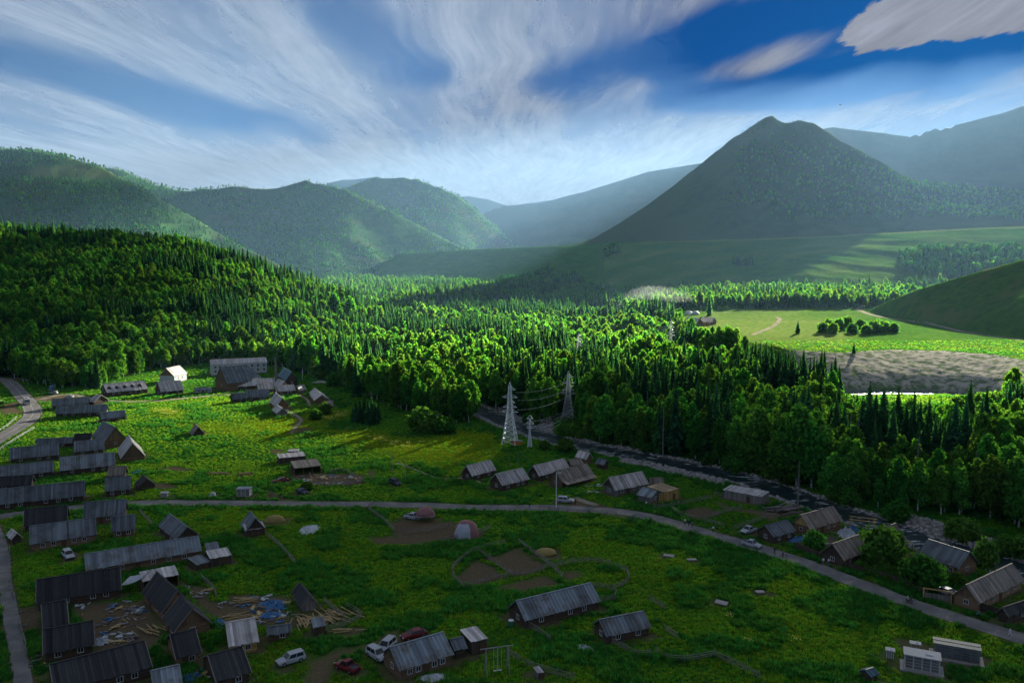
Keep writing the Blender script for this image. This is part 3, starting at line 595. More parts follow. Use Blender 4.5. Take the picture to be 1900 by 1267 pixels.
def forests():
    out = []   # x, y, z, kind(0 spruce 1 birch), height
    for (ya, yb, s, sd) in ((140, 420, 4.7, 1), (420, 760, 5.4, 2), (760, 1250, 7.5, 3), (1250, 2450, 12.0, 4)):
        x, y = scatter(-yb*.78, yb*.82, ya, yb, s, sd); a = x/y
        k = np.abs(a) < .8; x, y = x[k], y[k]; z = T(x, y); px, py = project(x, y, z)
        k = (px > -220) & (px < 2150); x, y, z, px, py = [q[k] for q in (x, y, z, px, py)]
        hillz = L_hill(x/y, x, y); onhill = (hillz > 2.0)
        ok = (pip(px, py, VALLEY) & ~onhill) | (onhill & (y < L_hill.crest_D(x/y)+40) & ((py < 690) | pip(px, py, VALLEY)))
        for c in CLEAR: ok &= ~pip(px, py, c)
        d, _ = seg_dist(x, y, RIVER); ok &= d > RW*1.7
        d, _ = seg_dist(x, y, RIVER2); ok &= d > RW2*2.2
        # belt behind the meadow, clumps on the slopes
        belt = (px > 1150) & (px < 1760) & (py < 583) & (py > 545-.028*(px-1150)) & (y > 940)
        belt &= ~((hill7 := L_hill7(x/y, x, y)) > 17)
        ok |= belt & (fbm(x/45, y/45, 91, 3) > .30)
        k = ok; x, y, z, px, py = [q[k] for q in (x, y, z, px, py)]; oh = onhill[k]
        mixv = fbm(x/55, y/55, 95, 3)+.25*(vn(x/9, y/9, 96)-.5)
        # more spruce in the right-hand wood and on the crest, more birch on the hill and along the edges
        th = np.where(oh, .33, np.where(px > 1050, .34, .38)); th = np.where((px > 600) & (px < 920) & (y < 420), .33, th)
        th = np.where((y > 760) & ~oh, .41, th); th = np.where(oh & (px > 380) & (y < 800), .44, th); th = np.where(oh & (L_hill.crest_D(x/y)-y < 90), .56, th)
        dR, _ = seg_dist(x, y, RIVER); th = np.where((px > 1000) & (dR < 34), th-.09, th)
        kind = (mixv > th).astype(int)
        r = np.random.default_rng(sd+50); h = np.where(kind == 0, r.normal(18.5, 3.6, len(x)), r.normal(14.0, 2.3, len(x)))
        h = np.clip(h*np.where(oh, .86, 1)*(1+.8*(fbm(x/30, y/30, 99, 2)-.5)), 6, 26)
        # the bank below the cut bluff stays low so that the water shows
        low = (px > 1560) & (px < 1860) & (y > 285) & (y < 420); h = np.where(low, np.minimum(h, 5+(420-y)*.085), h)
        thin = r.random(len(x)) < np.where(y > 1250, .75, np.where(oh, .95, .9)); thin |= y < 300
        out.append(np.stack([x, y, z, kind, h], -1)[thin])
    return np.concatenate(out)
FT = forests()
# clumps on the terraces and on the mountain's flank (photo outlines of where they stand)
def patch(polys, ya, yb, s, sd, kindp, hm, layer=None, keep=.9):
    x, y = scatter(-yb*.72, yb*.8, ya, yb, s, sd); z = T(x, y); px, py = project(x, y, z); ok = np.zeros(len(x), bool)
    for p in polys: ok |= pip(px+12*(fbm(x/40, y/40, sd, 2)-.5), py, p)
    r = np.random.default_rng(sd); ok &= r.random(len(x)) < keep; x, y, z = x[ok], y[ok], z[ok]
    return np.stack([x, y, z, (r.random(len(x)) < kindp).astype(float), np.clip(r.normal(hm, hm*.18, len(x)), 5, 26)], -1)
P1 = patch([[(1665, 478), (1720, 468), (1800, 465), (1920, 466), (2100, 470), (2100, 500), (1880, 510), (1780, 520), (1700, 512), (1670, 500)]], 1150, 1900, 10, 201, .55, 18)
P2 = patch([[(925, 522), (1000, 512), (1070, 518), (1085, 532), (1000, 536), (935, 538)], [(1005, 500), (1025, 498), (1028, 506), (1008, 508)], [(1360, 488), (1392, 486), (1396, 494), (1362, 495)], [(1118, 468), (1142, 460), (1150, 472), (1122, 480)]], 1250, 2500, 9, 203, .4, 19)
P3 = patch([[(1480, 270), (1560, 290), (1660, 325), (1720, 350), (1900, 372), (2100, 380), (2100, 412), (1900, 410), (1760, 405), (1640, 408), (1560, 412), (1440, 408), (1400, 395), (1330, 380), (1370, 330), (1350, 300), (1400, 262), (1450, 275)]], 1950, 3000, 14, 205, .7, 15, keep=.8)
P4 = patch([[(1400, 240), (1470, 230), (1540, 255), (1640, 312), (1700, 345), (1640, 345), (1540, 300), (1450, 280), (1400, 290), (1385, 270)]], 2400, 2980, 17, 206, .3, 13, keep=.55)
P5 = patch([[(1690, 345), (1760, 345), (1900, 358), (2100, 365), (2100, 376), (1900, 374), (1700, 354)]], 2300, 2850, 13, 207, .3, 19, keep=.8)
P6 = patch([[(-250, 160), (60, 270), (190, 300), (260, 330), (420, 425), (540, 500), (640, 520), (640, 440), (700, 470), (880, 470), (980, 470), (900, 380), (745, 320), (575, 325), (440, 340), (345, 345), (200, 300), (100, 280), (0, 275), (0, 560), (700, 560), (700, 500), (520, 500)]], 1500, 4650, 17, 209, .55, 14, keep=.85)
P6b = None
def mountain_trees(L, s, sd, kp, keep, hm=14):
    D0, D1 = L.fD.min(), L.D.max()+60; a0, a1 = max(L.a[0], -.72), min(L.a[-1], .72)
    x, y = scatter(a0*D1, a1*D1, D0, D1, s, sd); a = x/y; k = (a > a0) & (a < a1); x, y, a = x[k], y[k], a[k]
    k = y < L.crest_D(a)+50; x, y, a = x[k], y[k], a[k]; z = T(x, y); k = L(a, x, y) >= z-1.0; x, y, z = x[k], y[k], z[k]
    r = np.random.default_rng(sd); n = fbm(x/240, y/240, sd, 4); k = r.random(len(x)) < keep*np.clip((n-.28)*5, .12, 1); x, y, z, n = x[k], y[k], z[k], n[k]
    return np.stack([x, y, z, (n+.2*(r.random(len(x))-.5) > kp).astype(float), np.clip(r.normal(hm, 3, len(x)), 6, 24)], -1)
MT = np.concatenate([mountain_trees(L_m1, 10.5, 301, .46, .95, 10), mountain_trees(L_m1b, 14, 303, .48, .9, 10.5), mountain_trees(L_m2, 16, 305, .5, .85, 11)])
FAR = np.concatenate([P1, P2, P3, P4, P5, MT])
print('forest', len(FT), 'far', len(FAR))
# ------------------------------------------------------------------ single trees: those that show largest
LANDMARKS = []   # (x, y, words) filled from photo pixels
for px, py, w in [(960, 815, 'the tall lattice pylon'), (1053, 770, 'the pylon across the river'), (1050, 885, 'the veranda house'), (1165, 895, 'the whitewashed long house'), (1250, 915, 'the new yellow timber shed'), (1380, 912, 'the low riverside shed'), (1520, 975, 'the house with a yellow gable'), (1650, 1000, 'the house with an orange gable'), (1755, 1040, 'the slate-roofed log house'), (1850, 1090, 'the largest roadside house'),
                  (440, 700, 'the white two-storey building'), (325, 700, 'the small white house'), (230, 730, 'the barn with dormers'), (590, 745, 'the twin-gabled hut'), (530, 700, 'the dark blue gabled barn'), (90, 715, 'the parked blue truck'), (30, 700, 'the road bend'), (685, 785, 'the meadow spruce clump'), (790, 800, 'the round willow bush'), (1245, 640, 'the pylon in the wood'), (1430, 660, 'the lit meadow'), (1290, 600, 'the meadow lodge'), (1700, 725, 'the pale cut bank')]:
    x, y, z = G(px, py); LANDMARKS.append((x, y, w))
LM = np.array([(l[0], l[1]) for l in LANDMARKS])
def where_words(x, y):
    d = np.hypot(LM[:, 0]-x, LM[:, 1]-y); i = int(np.argmin(d)); dx, dy = x-LM[i, 0], y-LM[i, 1]; dist = d[i]
    far = 'just ' if dist < 14 else ('close ' if dist < 32 else ('' if dist < 60 else ('well ' if dist < 110 else 'far ')))
    side = 'behind' if dy > abs(dx) else ('in front of' if -dy > abs(dx) else ('to the right of' if dx > 0 else 'to the left of'))
    return f'{far}{side} {LANDMARKS[i][2]}'
px, py = project(FT[:, 0], FT[:, 1], FT[:, 2]); app = FT[:, 4]*F/FT[:, 1]
# hidden behind the tree in front? keep a tree when little stands before its upper half
inview = (px > 0) & (px < 1900) & (py < 1290)
colmin = np.full(480, 5000.0); vis = np.zeros(len(FT))
for i in np.argsort(FT[:, 1]):
    if not (-40 < px[i] < 1940): continue
    w = max(1, int(app[i]*.13/4)); c = int(px[i]/4)+10; sl_ = slice(max(0, c-w), min(480, c+w+1)); top = py[i]-app[i]
    vis[i] = np.clip((np.mean(colmin[sl_])-top), 0, app[i]) if inview[i] else 0
    colmin[sl_] = np.minimum(colmin[sl_], top+app[i]*.25)
score = vis*app*.3; single = np.zeros(len(FT), bool)
for kd, cnt in ((0, 285), (1, 285)):
    ii = np.where(FT[:, 3] == kd)[0]; single[ii[np.argsort(-score[ii])[:cnt]]] = True
PROTO = {}
rr = random.Random(5)
def add_tree(kind, x, y, z, h, label, group, var=None, rz=None, cat=None, sq=1.0):
    if kind == 0: v = rr.randrange(len(SPR)) if var is None else var; cr, tk, hh, nm, ct = SPR[v], SPRT[v % 2], 18, 'spruce_tree', 'spruce'
    elif kind == 1: v = rr.randrange(len(BIR)) if var is None else var; cr, tk, hh, nm, ct = BIR[v], BIRT[v], 15, 'birch_tree', 'birch'
    elif kind == 2: v = rr.randrange(3) if var is None else var; cr, tk, hh, nm, ct = SHR[v], SHRT[0], 3.4, 'willow_bush', 'bush'
    s = h/hh; t = thing(nm, label, cat or ct, (x, y, z-.05), rr.uniform(0, 6.28) if rz is None else rz, group, (s*sq, s*sq, s))
    c = link('crown', cr, t); k = link('trunk', tk, t)
    PROTO.setdefault((kind, v), (c, k)); return t
names = {0: ('spruce', 'dark'), 1: ('birch', 'bright green')}
VAR = {0: ('evenly tapered', 'slim', 'broad', 'needle-thin', 'ragged', 'dense'), 1: ('full-crowned', 'slender leaning', 'wide leaning', 'rounded', 'narrow', 'lush')}
for i in np.where(single)[0]:
    x, y, z, kd, h = FT[i]; kd = int(kd); v = rr.randrange(6); sz = VAR[kd][v]+' '+('tall ' if h > (20 if kd == 0 else 15.5) else ('small ' if h < (15 if kd == 0 else 12) else 'medium '))
    if len((sz+where_words(x, y)).replace('-', ' ').split()) > 12: sz = sz.split(' ', 1)[1]
    add_tree(kd, x, y, z, h, f'{sz}{names[kd][1]} {names[kd][0]} {where_words(x, y)}', 'spruces in the valley wood' if kd == 0 else 'birches in the valley wood', v)
for v in range(6):
    for kd in (0, 1):
        if (kd, v) not in PROTO:
            i = np.where((FT[:, 3] == kd) & ~single & inview)[0][0]; single[i] = True; x, y, z, _, h = FT[i]
            add_tree(kd, x, y, z, h, f'slim {names[kd][1]} {names[kd][0]} {where_words(x, y)}', 'spruces in the valley wood' if kd == 0 else 'birches in the valley wood', v)
# ------------------------------------------------------------------ massed woods: instanced on points
def instancer(name, pts, protos, hh, kind='stuff', seed=0, sx=None):
    """pts: x, y, z, height; protos: list of tuples of objects whose geometry is joined into one instance"""
    n = len(pts)
    if not n: return None
    r = np.random.default_rng(seed); me = bpy.data.meshes.new(name); me.vertices.add(n); me.vertices.foreach_set('co', np.ascontiguousarray(pts[:, :3], np.float32).ravel())
    a = me.attributes.new('rot', 'FLOAT_VECTOR', 'POINT'); rot = np.zeros((n, 3), np.float32); rot[:, 2] = r.uniform(0, 6.28, n); a.data.foreach_set('vector', rot.ravel())
    s = pts[:, 3]/hh; a = me.attributes.new('scl', 'FLOAT_VECTOR', 'POINT'); w = s*r.uniform(.85, 1.3, n)*(1 if sx is None else sx)
    a.data.foreach_set('vector', np.stack([w, w, s], -1).astype(np.float32).ravel())
    a = me.attributes.new('pick', 'INT', 'POINT'); a.data.foreach_set('value', r.integers(0, len(protos), n).astype(np.int32))
    ob = bpy.data.objects.new(name, me); COL.objects.link(ob); ob['kind'] = kind
    g = bpy.data.node_groups.new(name, 'GeometryNodeTree'); g.interface.new_socket('Geometry', in_out='INPUT', socket_type='NodeSocketGeometry'); g.interface.new_socket('Geometry', in_out='OUTPUT', socket_type='NodeSocketGeometry')
    nd = g.nodes; gi = nd.new('NodeGroupInput'); go = nd.new('NodeGroupOutput'); ip = nd.new('GeometryNodeInstanceOnPoints'); jn = nd.new('GeometryNodeJoinGeometry')
    for pr in protos:
        j = nd.new('GeometryNodeJoinGeometry')
        for o_ in pr:
            oi = nd.new('GeometryNodeObjectInfo'); oi.transform_space = 'ORIGINAL'; oi.inputs['Object'].default_value = o_; oi.inputs['As Instance'].default_value = False
            g.links.new(oi.outputs['Geometry'], j.inputs[0])
        gt = nd.new('GeometryNodeGeometryToInstance'); g.links.new(j.outputs[0], gt.inputs[0]); g.links.new(gt.outputs[0], jn.inputs[0])
    def na(nm, ty):
        x = nd.new('GeometryNodeInputNamedAttribute'); x.data_type = ty; x.inputs['Name'].default_value = nm; return x.outputs[0]
    e2r = nd.new('FunctionNodeEulerToRotation'); g.links.new(na('rot', 'FLOAT_VECTOR'), e2r.inputs[0])
    g.links.new(gi.outputs[0], ip.inputs['Points']); g.links.new(jn.outputs[0], ip.inputs['Instance']); ip.inputs['Pick Instance'].default_value = True
    g.links.new(na('pick', 'INT'), ip.inputs['Instance Index']); g.links.new(e2r.outputs[0], ip.inputs['Rotation']); g.links.new(na('scl', 'FLOAT_VECTOR'), ip.inputs['Scale'])
    g.links.new(ip.outputs[0], go.inputs[0]); md = ob.modifiers.new('scatter', 'NODES'); md.node_group = g; return ob
rest = FT[~single]; c4 = [0, 1, 2, 4]
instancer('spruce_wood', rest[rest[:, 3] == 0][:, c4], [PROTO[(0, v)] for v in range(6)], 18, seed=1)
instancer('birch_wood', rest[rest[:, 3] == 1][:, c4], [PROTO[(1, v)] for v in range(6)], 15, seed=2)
SCR = patch([[(1470, 728), (1560, 745), (1640, 760), (1760, 762), (1860, 745), (1960, 760), (1960, 800), (1760, 805), (1640, 805), (1480, 745)]], 280, 425, 3.2, 231, .5, 5, keep=.8); SCR[:, 4] = np.clip(SCR[:, 4]*.55, 1.6, 3.6)
for v in range(3):
    x, y, z, _, h = SCR[v*40]; add_tree(2, x, y, z, h, ('broad', 'round', 'low')[v]+' willow bush in the scrub before the pale cut bank', 'riverside scrub bushes', v)
instancer('riverside_scrub', SCR[:, c4], [PROTO[(2, v)] for v in range(3)], 3.4, seed=21, sx=1.2)
# far woods share simpler trees; the first of each stands alone
def single_far(kind, i):
    x, y, z, _, h = FARS[kind][i]; me = (FSP if kind == 0 else FBI)[i]
    t = thing(('spruce_tree', 'birch_tree')[kind], (f'distant spruce on the slope {where_words(x, y)}', f'distant birch on the slope {where_words(x, y)}')[kind], ('spruce', 'birch')[kind], (x, y, z), 0, 'trees on the far slopes', h/(18, 14)[kind])
    return (link('crown', me, t),)
FARS = [FAR[FAR[:, 3] == 0], FAR[FAR[:, 3] == 1]]
PF = [[single_far(k, i) for i in range((3, 4)[k])] for k in (0, 1)]
instancer('far_spruce_wood', FARS[0][3:][:, c4], PF[0], 18, seed=3); instancer('far_birch_wood', FARS[1][4:][:, c4], PF[1], 14, seed=4)
# ------------------------------------------------------------------ materials of the village
def toned(name, col, rough=.8, streak=(6, .5, .5), var=.35, spec=.25, second=None):
    m, t, o = mat(name); q = N(t); n = q.noise(q.scale(q.obj(), streak), 1.0, 5, .65); r = q.rnd()
    v = q.math('MULTIPLY', q.math('MULTIPLY_ADD', n, 2*var, 1-var), q.attr('tone')); v = q.math('MULTIPLY', v, q.math('MULTIPLY_ADD', r, .3, .85))
    cc = q.node('CombineColor'); [q.put(cc.inputs[i], v) for i in range(3)]
    base = col if second is None else q.mix(q.step(q.noise(q.obj(), .35, 4, .6), .45, .68), col, second)
    principled(t, o, q.mix(1.0, base, cc.outputs[0], 'MULTIPLY'), rough, q.bump(n, .3, .03), spec=spec); return m
M['roof_plank'] = toned('weathered_roof_planks', (.50, .47, .44), .55, (7, .6, .6), .35, .4, (.36, .33, .30))
M['roof_brown'] = toned('brown_roof_planks', (.25, .215, .17), .7, (7, .6, .6), .35, .3, (.17, .145, .115))
M['roof_dark'] = toned('dark_roof_boards', (.040, .043, .043), .8, (7, .5, .5), .35, .3, (.035, .036, .036))
M['roof_metal'] = toned('corrugated_sheet', (.20, .245, .27), .5, (3, .4, .4), .35, .45, (.13, .115, .095))
M['roof_slate'] = toned('blue_grey_roof_boards', (.125, .152, .165), .6, (6, .5, .5), .4, .4, (.075, .085, .09))
M['roof_blue'] = toned('blue_sheet', (.07, .15, .19), .5, (3, .4, .4), .2, .5)
M['roof_fresh'] = toned('fresh_roof_boards', (.42, .30, .16), .7, (7, .6, .6), .25, .3)
M['log'] = toned('brown_logs', (.20, .135, .08), .85, (.6, .6, 5), .35, .2)
M['log_dark'] = toned('dark_logs', (.085, .064, .046), .9, (.6, .6, 5), .35, .2)
M['fresh'] = toned('fresh_boards', (.46, .30, .10), .7, (5, 5, .6), .25, .3)
M['fresh_or'] = toned('orange_boards', (.50, .22, .05), .7, (5, 5, .6), .2, .3)
M['grey'] = toned('grey_boards', (.20, .185, .165), .85, (5, 5, .6), .35, .2)
M['plaster'] = simple('white_plaster', (.44, .47, .48), .85, .2, var=.08, vs=.5)
M['kiosk'] = simple('kiosk_paint', (.42, .43, .43), .7, .25, var=.15, vs=1.5)
M['stone_base'] = simple('stone_footing', (.20, .19, .18), .9, .2, var=.25)
M['glass'] = simple('dark_window_glass', (.015, .02, .025), .08, .5, var=.05)
M['frame_w'] = simple('white_frame_paint', (.6, .6, .58), .6, var=.06)
M['door'] = simple('door_wood', (.10, .06, .035), .7, var=.25)
M['pipe'] = simple('stove_pipe', (.10, .10, .10), .5, metal=.6)
M['concrete'] = simple('concrete', (.33, .32, .30), .9, .2, var=.15)
M['steel'] = simple('galvanised_steel', (.78, .82, .80), .45, .5, var=.1)
M['wire'] = simple('bare_cable', (.55, .56, .54), .4, .5)
M['tarp_b'] = simple('blue_tarpaulin', (.03, .13, .28), .55, .4, var=.25, vs=1.5)
M['tarp_w'] = simple('white_tarpaulin', (.42, .46, .49), .6, .3, var=.3, vs=1.5)
M['tarp_p'] = simple('faded_pink_tarpaulin', (.30, .15, .145), .8, .2, var=.4, vs=1.2)
M['hay'] = simple('hay', (.30, .24, .09), .95, .1, var=.35, vs=4)
M['stone'] = simple('river_stone', (.34, .33, .31), .85, .25, var=.3, vs=2)
M['lumber'] = toned('yellow_lumber', (.36, .27, .125), .75, (2, 2, 2), .25, .2)
M['junk'] = toned('yard_litter', (.30, .30, .30), .8, (2, 2, 2), .3, .2)
FOOT = []      # footprints kept free of grass: (cx, cy, rz, hx, hy)
def slope_strips(mb, x0, x1, p_eave, p_ridge, kind, rn, back=False):
    """roof strips running from the eave point (y, z) to the ridge point (y, z)"""
    (ye, ze), (yr, zr) = p_eave, p_ridge; L = x1-x0
    wd = .46 if kind != 'metal' else .38; n = max(3, int(L/wd)); w = L/n; sheet = 1.0; s0 = math.hypot(yr-ye, zr-ze)
    ny, nz = -(zr-ze)/s0*(1 if yr > ye else -1), abs(yr-ye)/s0
    if yr < ye: ny = (zr-ze)/s0
    for i in range(n):
        if kind == 'metal':
            if i % 3 == 0: sheet = rn.choice((1, 1, 1, .8, 1.15, .6))
            lift = .05 if i % 2 else 0.0; tone = sheet*(1.12 if i % 2 else .9); ext = .0 if i % 3 else rn.uniform(-.05, .1)
        else: lift = rn.uniform(0, .06); tone = rn.uniform(.60, 1.25)*(rn.choice((.55, 1.4)) if rn.random() < .07 else 1); ext = rn.uniform(-.10, .14)
        xa, xb = x0+i*w+.012, x0+(i+1)*w-.012
        dy, dz = (ye-yr)/s0*ext, (ze-zr)/s0*ext
        e = (ye+dy+ny*lift, ze+dz+nz*lift); r = (yr+ny*lift, zr+nz*lift); t = .07
        A, B, C, D = (xa, *e), (xb, *e), (xb, *r), (xa, *r)
        A2, B2, C2, D2 = [(p[0], p[1]-ny*t, p[2]-nz*t) for p in (A, B, C, D)]
        q = [(A, B, C, D), (A2, B2, B, A), (B2, C2, C, B), (D2, A2, A, D)]
        if ye > yr: q = [f[::-1] for f in q]
        for f in q: mb.face(f, tone)
        if i in (0, n-1): mb.face((D2, C2, B2, A2) if ye < yr else (A2, B2, C2, D2), tone*.8)
def log_wall(mb, p0, p1, z0, z1, rn, rows=None, out=.10):
    """stacked logs between two plan points; the outer side is to the right of p0->p1"""
    dx, dy = p1[0]-p0[0], p1[1]-p0[1]; L = math.hypot(dx, dy); dx /= L; dy /= L; ox, oy = dy*out, -dx*out
    n = rows or max(2, int((z1-z0)/.30)); h = (z1-z0)/n
    for i in range(n):
        za = z0+i*h; e = .16 if i % 2 else -.02; a = (p0[0]-dx*e, p0[1]-dy*e); b = (p1[0]+dx*e, p1[1]+dy*e); t = rn.uniform(.75, 1.2)
        R_ = [(0, 0.0), (1, .28*h), (1, .72*h), (0, h)]
        P = [((a[0]+ox*k, a[1]+oy*k, za+z), (b[0]+ox*k, b[1]+oy*k, za+z)) for k, z in R_]
        for (s, e_), (s2, e2) in zip(P[:-1], P[1:]): mb.face((s, e_, e2, s2), t)
        mb.face([p[0] for p in P], t*1.15); mb.face([p[1] for p in P][::-1], t*1.15)
def board_wall(mb, p0, p1, z0, z1, rn, w=.3, zt=None):
    dx, dy = p1[0]-p0[0], p1[1]-p0[1]; L = math.hypot(dx, dy); n = max(2, int(L/w)); dx /= L; dy /= L; f = zt or (lambda u: z1)
    for i in range(n):
        a, b = L*i/n+.008, L*(i+1)/n-.008; o = rn.uniform(0, .025); q = lambda s: (p0[0]+dx*s+dy*o, p0[1]+dy*s-dx*o)
        za, zb = f(a/L), f(b/L)
        if max(za, zb)-z0 < .02: continue
        mb.face(((*q(a), z0), (*q(b), z0), (*q(b), zb), (*q(a), za)), rn.uniform(.7, 1.2))
def flat_wall(mb, p0, p1, z0, z1): mb.face(((*p0, z0), (*p1, z0), (*p1, z1), (*p0, z1)))
def add_window(parent, c, w, h, nrm, panes=True):
    """window on a wall: c centre on the wall plane, nrm outward (2D)"""
    tx, ty = -nrm[1], nrm[0]; mb = MB(); P = lambda s, z, o: (c[0]+tx*s+nrm[0]*o, c[1]+ty*s+nrm[1]*o, c[2]+z)
    g = MB(); g.face((P(-w/2, -h/2, .10), P(w/2, -h/2, .10), P(w/2, h/2, .10), P(-w/2, h/2, .10))); wd = g.build('window', M['glass'], parent)
    fr = .09
    for s0, s1, z0, z1 in ((-w/2-fr, w/2+fr, h/2, h/2+fr), (-w/2-fr, w/2+fr, -h/2-fr, -h/2), (-w/2-fr, -w/2, -h/2, h/2), (w/2, w/2+fr, -h/2, h/2), (-.03, .03, -h/2, h/2)):
        F_ = [P(s0, z0, .15), P(s1, z0, .15), P(s1, z1, .15), P(s0, z1, .15)]; Bk = [P(s0, z0, .0), P(s1, z0, .0), P(s1, z1, .0), P(s0, z1, .0)]
        mb.face(F_)
        for k in range(4): mb.face((Bk[k], Bk[(k+1) % 4], F_[(k+1) % 4], F_[k]))
    mb.build('frame', M['frame_w'], wd); return wd
def add_door(parent, c, w, h, nrm, m='door'):
    tx, ty = -nrm[1], nrm[0]; P = lambda s, z, o: (c[0]+tx*s+nrm[0]*o, c[1]+ty*s+nrm[1]*o, c[2]+z); mb = MB()
    n = 4
    for i in range(n):
        a, b = -w/2+w*i/n+.01, -w/2+w*(i+1)/n-.01; mb.face((P(a, 0, .14), P(b, 0, .14), P(b, h, .14), P(a, h, .14)), random.uniform(.85, 1.1))
    for s in (-w/2, w/2): mb.face((P(s, 0, 0), P(s, 0, .14), P(s, h, .14), P(s, h, 0)))
    mb.face((P(-w/2, h, 0), P(-w/2, h, .14), P(w/2, h, .14), P(w/2, h, 0))); return mb.build('door', M[m], parent)
HOUSES = {}
def fit(reg, e0, e1, r, eh, pitch0=36):
    Zp = Z(reg, [e0, e1, r]) if reg else [e0, e1, r]
    a = G(*Zp[0], eh); b = G(*Zp[1], eh); A = np.array(a[:2]); B = np.array(b[:2]); L = np.linalg.norm(B-A); d = (B-A)/L; best = None
    z0 = (a[2]+b[2])/2
    for sgn in (1, -1):
        n = np.array([-d[1], d[0]])*sgn
        for w in np.arange(1.2, 7.2, .15):
            for pt in range(24, 53, 2):
                q = A+n*w; px, py = project(q[0], q[1], z0+eh+w*math.tan(R(pt))); e = (px-Zp[2][0])**2+(py-Zp[2][1])**2+((pt-pitch0)*.12)**2+400*max(0, -n[1])**2
                if best is None or e < best[0]: best = (e, w, pt, sgn, n)
    _, w, pt, sgn, n = best; c = (A+B)/2+n*w
    if sgn < 0: d = -d; n = np.array([-d[1], d[0]])    # local frame: x along the ridge, y away from the seen eave
    return dict(c=c, d=d, L=L, w=w, pitch=pt, z=z0, rz=math.atan2(d[1], d[0]))
def house(name, label, cat, reg, e0, e1, r, eh=2.4, roof='roof_plank', wall='log', group=None, gable=None, win=2, door=True, pipe=False, p0=36, hip=False, hx=None, porch=None, back=True, gwin=True, winrows=None, over=.45, base=False):
    eh = eh*.68 if eh < 3.3 else eh
    f = fit(reg, e0, e1, r, eh, p0); rn = random.Random(hash(label) % 9999 if False else sum(map(ord, label)))
    w, L, tp = f['w'], f['L'], math.tan(R(f['pitch'])); c = f['c']
    cs = [(c[0]+sx*f['d'][0]*L/2-sy*f['d'][1]*w, c[1]+sx*f['d'][1]*L/2+sy*f['d'][0]*w) for sx in (-1, 1) for sy in (-1, 1)]
    zg = min(T1(*q) for q in cs)-.05; eh = eh+f['z']-zg
    t = thing(name, label, cat, (c[0], c[1], zg), f['rz'], group); FOOT.append((c[0], c[1], f['rz'], L/2-.2, w-.2)); HOUSES[label] = (t, f)
    kind = 'metal' if roof in ('roof_metal', 'roof_blue') else 'plank'
    hl = L/2; wl = hl-over; wy = max(w-over, .6); zr = eh+w*tp; zw = eh+over*tp-.06
    rb = MB()
    if hip:
        hipx = -hl+w*.9
        slope_strips(rb, hipx, hl, (-w, eh), (0, zr), kind, rn); slope_strips(rb, hipx, hl, (w, eh), (0, zr), kind, rn)
        for i in range(12):
            s0, s1 = -w+2*w*i/12, -w+2*w*(i+1)/12; top = lambda s: (hipx-(hipx+hl)*abs(s)/w, s, zr-(zr-eh)*abs(s)/w)
            rb.face(((-hl, s1, eh), (-hl, s0, eh), top(s0), top(s1)), rn.uniform(.7, 1.15))
        rb.face(((-hl, -w, eh), (hipx, -w, eh), (hipx, 0, zr)), .9); rb.face(((hipx, w, eh), (-hl, w, eh), (hipx, 0, zr)), .9)
    else:
        slope_strips(rb, -hl, hl, (-w, eh), (0, zr), kind, rn); slope_strips(rb, -hl, hl, (w, eh), (0, zr), kind, rn)
    rf = rb.build('roof', M[roof], t)
    cap = MB(); cap.box((0 if not hip else w*.45, 0, zr+.06), (L if not hip else L-w*.9, .34, .10), 0, .9); cap.build('ridge_board', M[roof], rf)
    wb = MB(); Cn = [(-wl, -wy), (wl, -wy), (wl, wy), (-wl, wy)]
    for i in range(4):
        a, b = Cn[i], Cn[(i+1) % 4]
        if wall in ('log', 'log_dark', 'fresh_log'): log_wall(wb, a, b, -.1, zw, rn)
        elif wall == 'plaster': flat_wall(wb, a, b, -.1, zw)
        else: board_wall(wb, a, b, -.1, zw, rn)
    wb.build('wall', M['fresh' if wall == 'fresh_log' else wall], t)
    zz0 = zw
    low = zw < 1.75
    for s in ((-1, 1) if not hip else (1,)):
        gb = MB(); p, q = ((wl+.02)*s, -wy*s), ((wl+.02)*s, wy*s)
        board_wall(gb, p, q, zz0, zr, rn, .32, lambda u: zz0+(zr-.12-zz0)*(1-abs(2*u-1)))
        g_ = gb.build('gable', M[gable or (wall if wall in ('log_dark', 'grey', 'fresh') else 'log')], t)
        vb = MB()   # verge boards along the gable edge
        for sy in (-1, 1): vb.tube([(s*(hl+.03), sy*(w+.05), eh-.08), (s*(hl+.03), 0, zr+.02)], .09, 4)
        vb.build('verge_board', M[roof if roof != 'roof_dark' else 'grey'], rf)
        if gwin and wy > 2 and zw > 1.9: add_window(t, (s*wl, 0, zw*.58), .8, .8, (s, 0))
    if base: bb = MB(); bb.box((0, 0, .12), (2*wl+.3, 2*wy+.3, .5)); bb.build('footing', M['stone_base'], t)
    if winrows:
        for zc, xs in winrows:
            for x in xs: add_window(t, (x*L, -wy, zc), 1.25, 1.3, (0, -1))
    elif win and zw > 1.2:
        xs = [(-.5+(i+1)/(win+2))*2*wl for i in range(win+1)] if door else [(-.5+(i+1)/(win+1))*2*wl for i in range(win)]
        for i, x in enumerate(xs):
            if door and i == win//2: add_door(t, (x, -wy, .05), 1.0, min(1.95, zw-.06), (0, -1))
            else: add_window(t, (x, -wy, zw*.55), .8, min(.8, zw*.42), (0, -1))
    if pipe or (wall == 'log' and L > 8 and not hip and len(label) % 2): pb = MB(); pb.tube([(L*.18, w*.25, zr-.6), (L*.18, w*.25, zr+1.0)], .11, 8); pb.tube([(L*.18, w*.25, zr+1.0), (L*.18, w*.25, zr+1.2)], [.2, .05], 8); pb.build('stove_pipe', M['pipe'], rf)
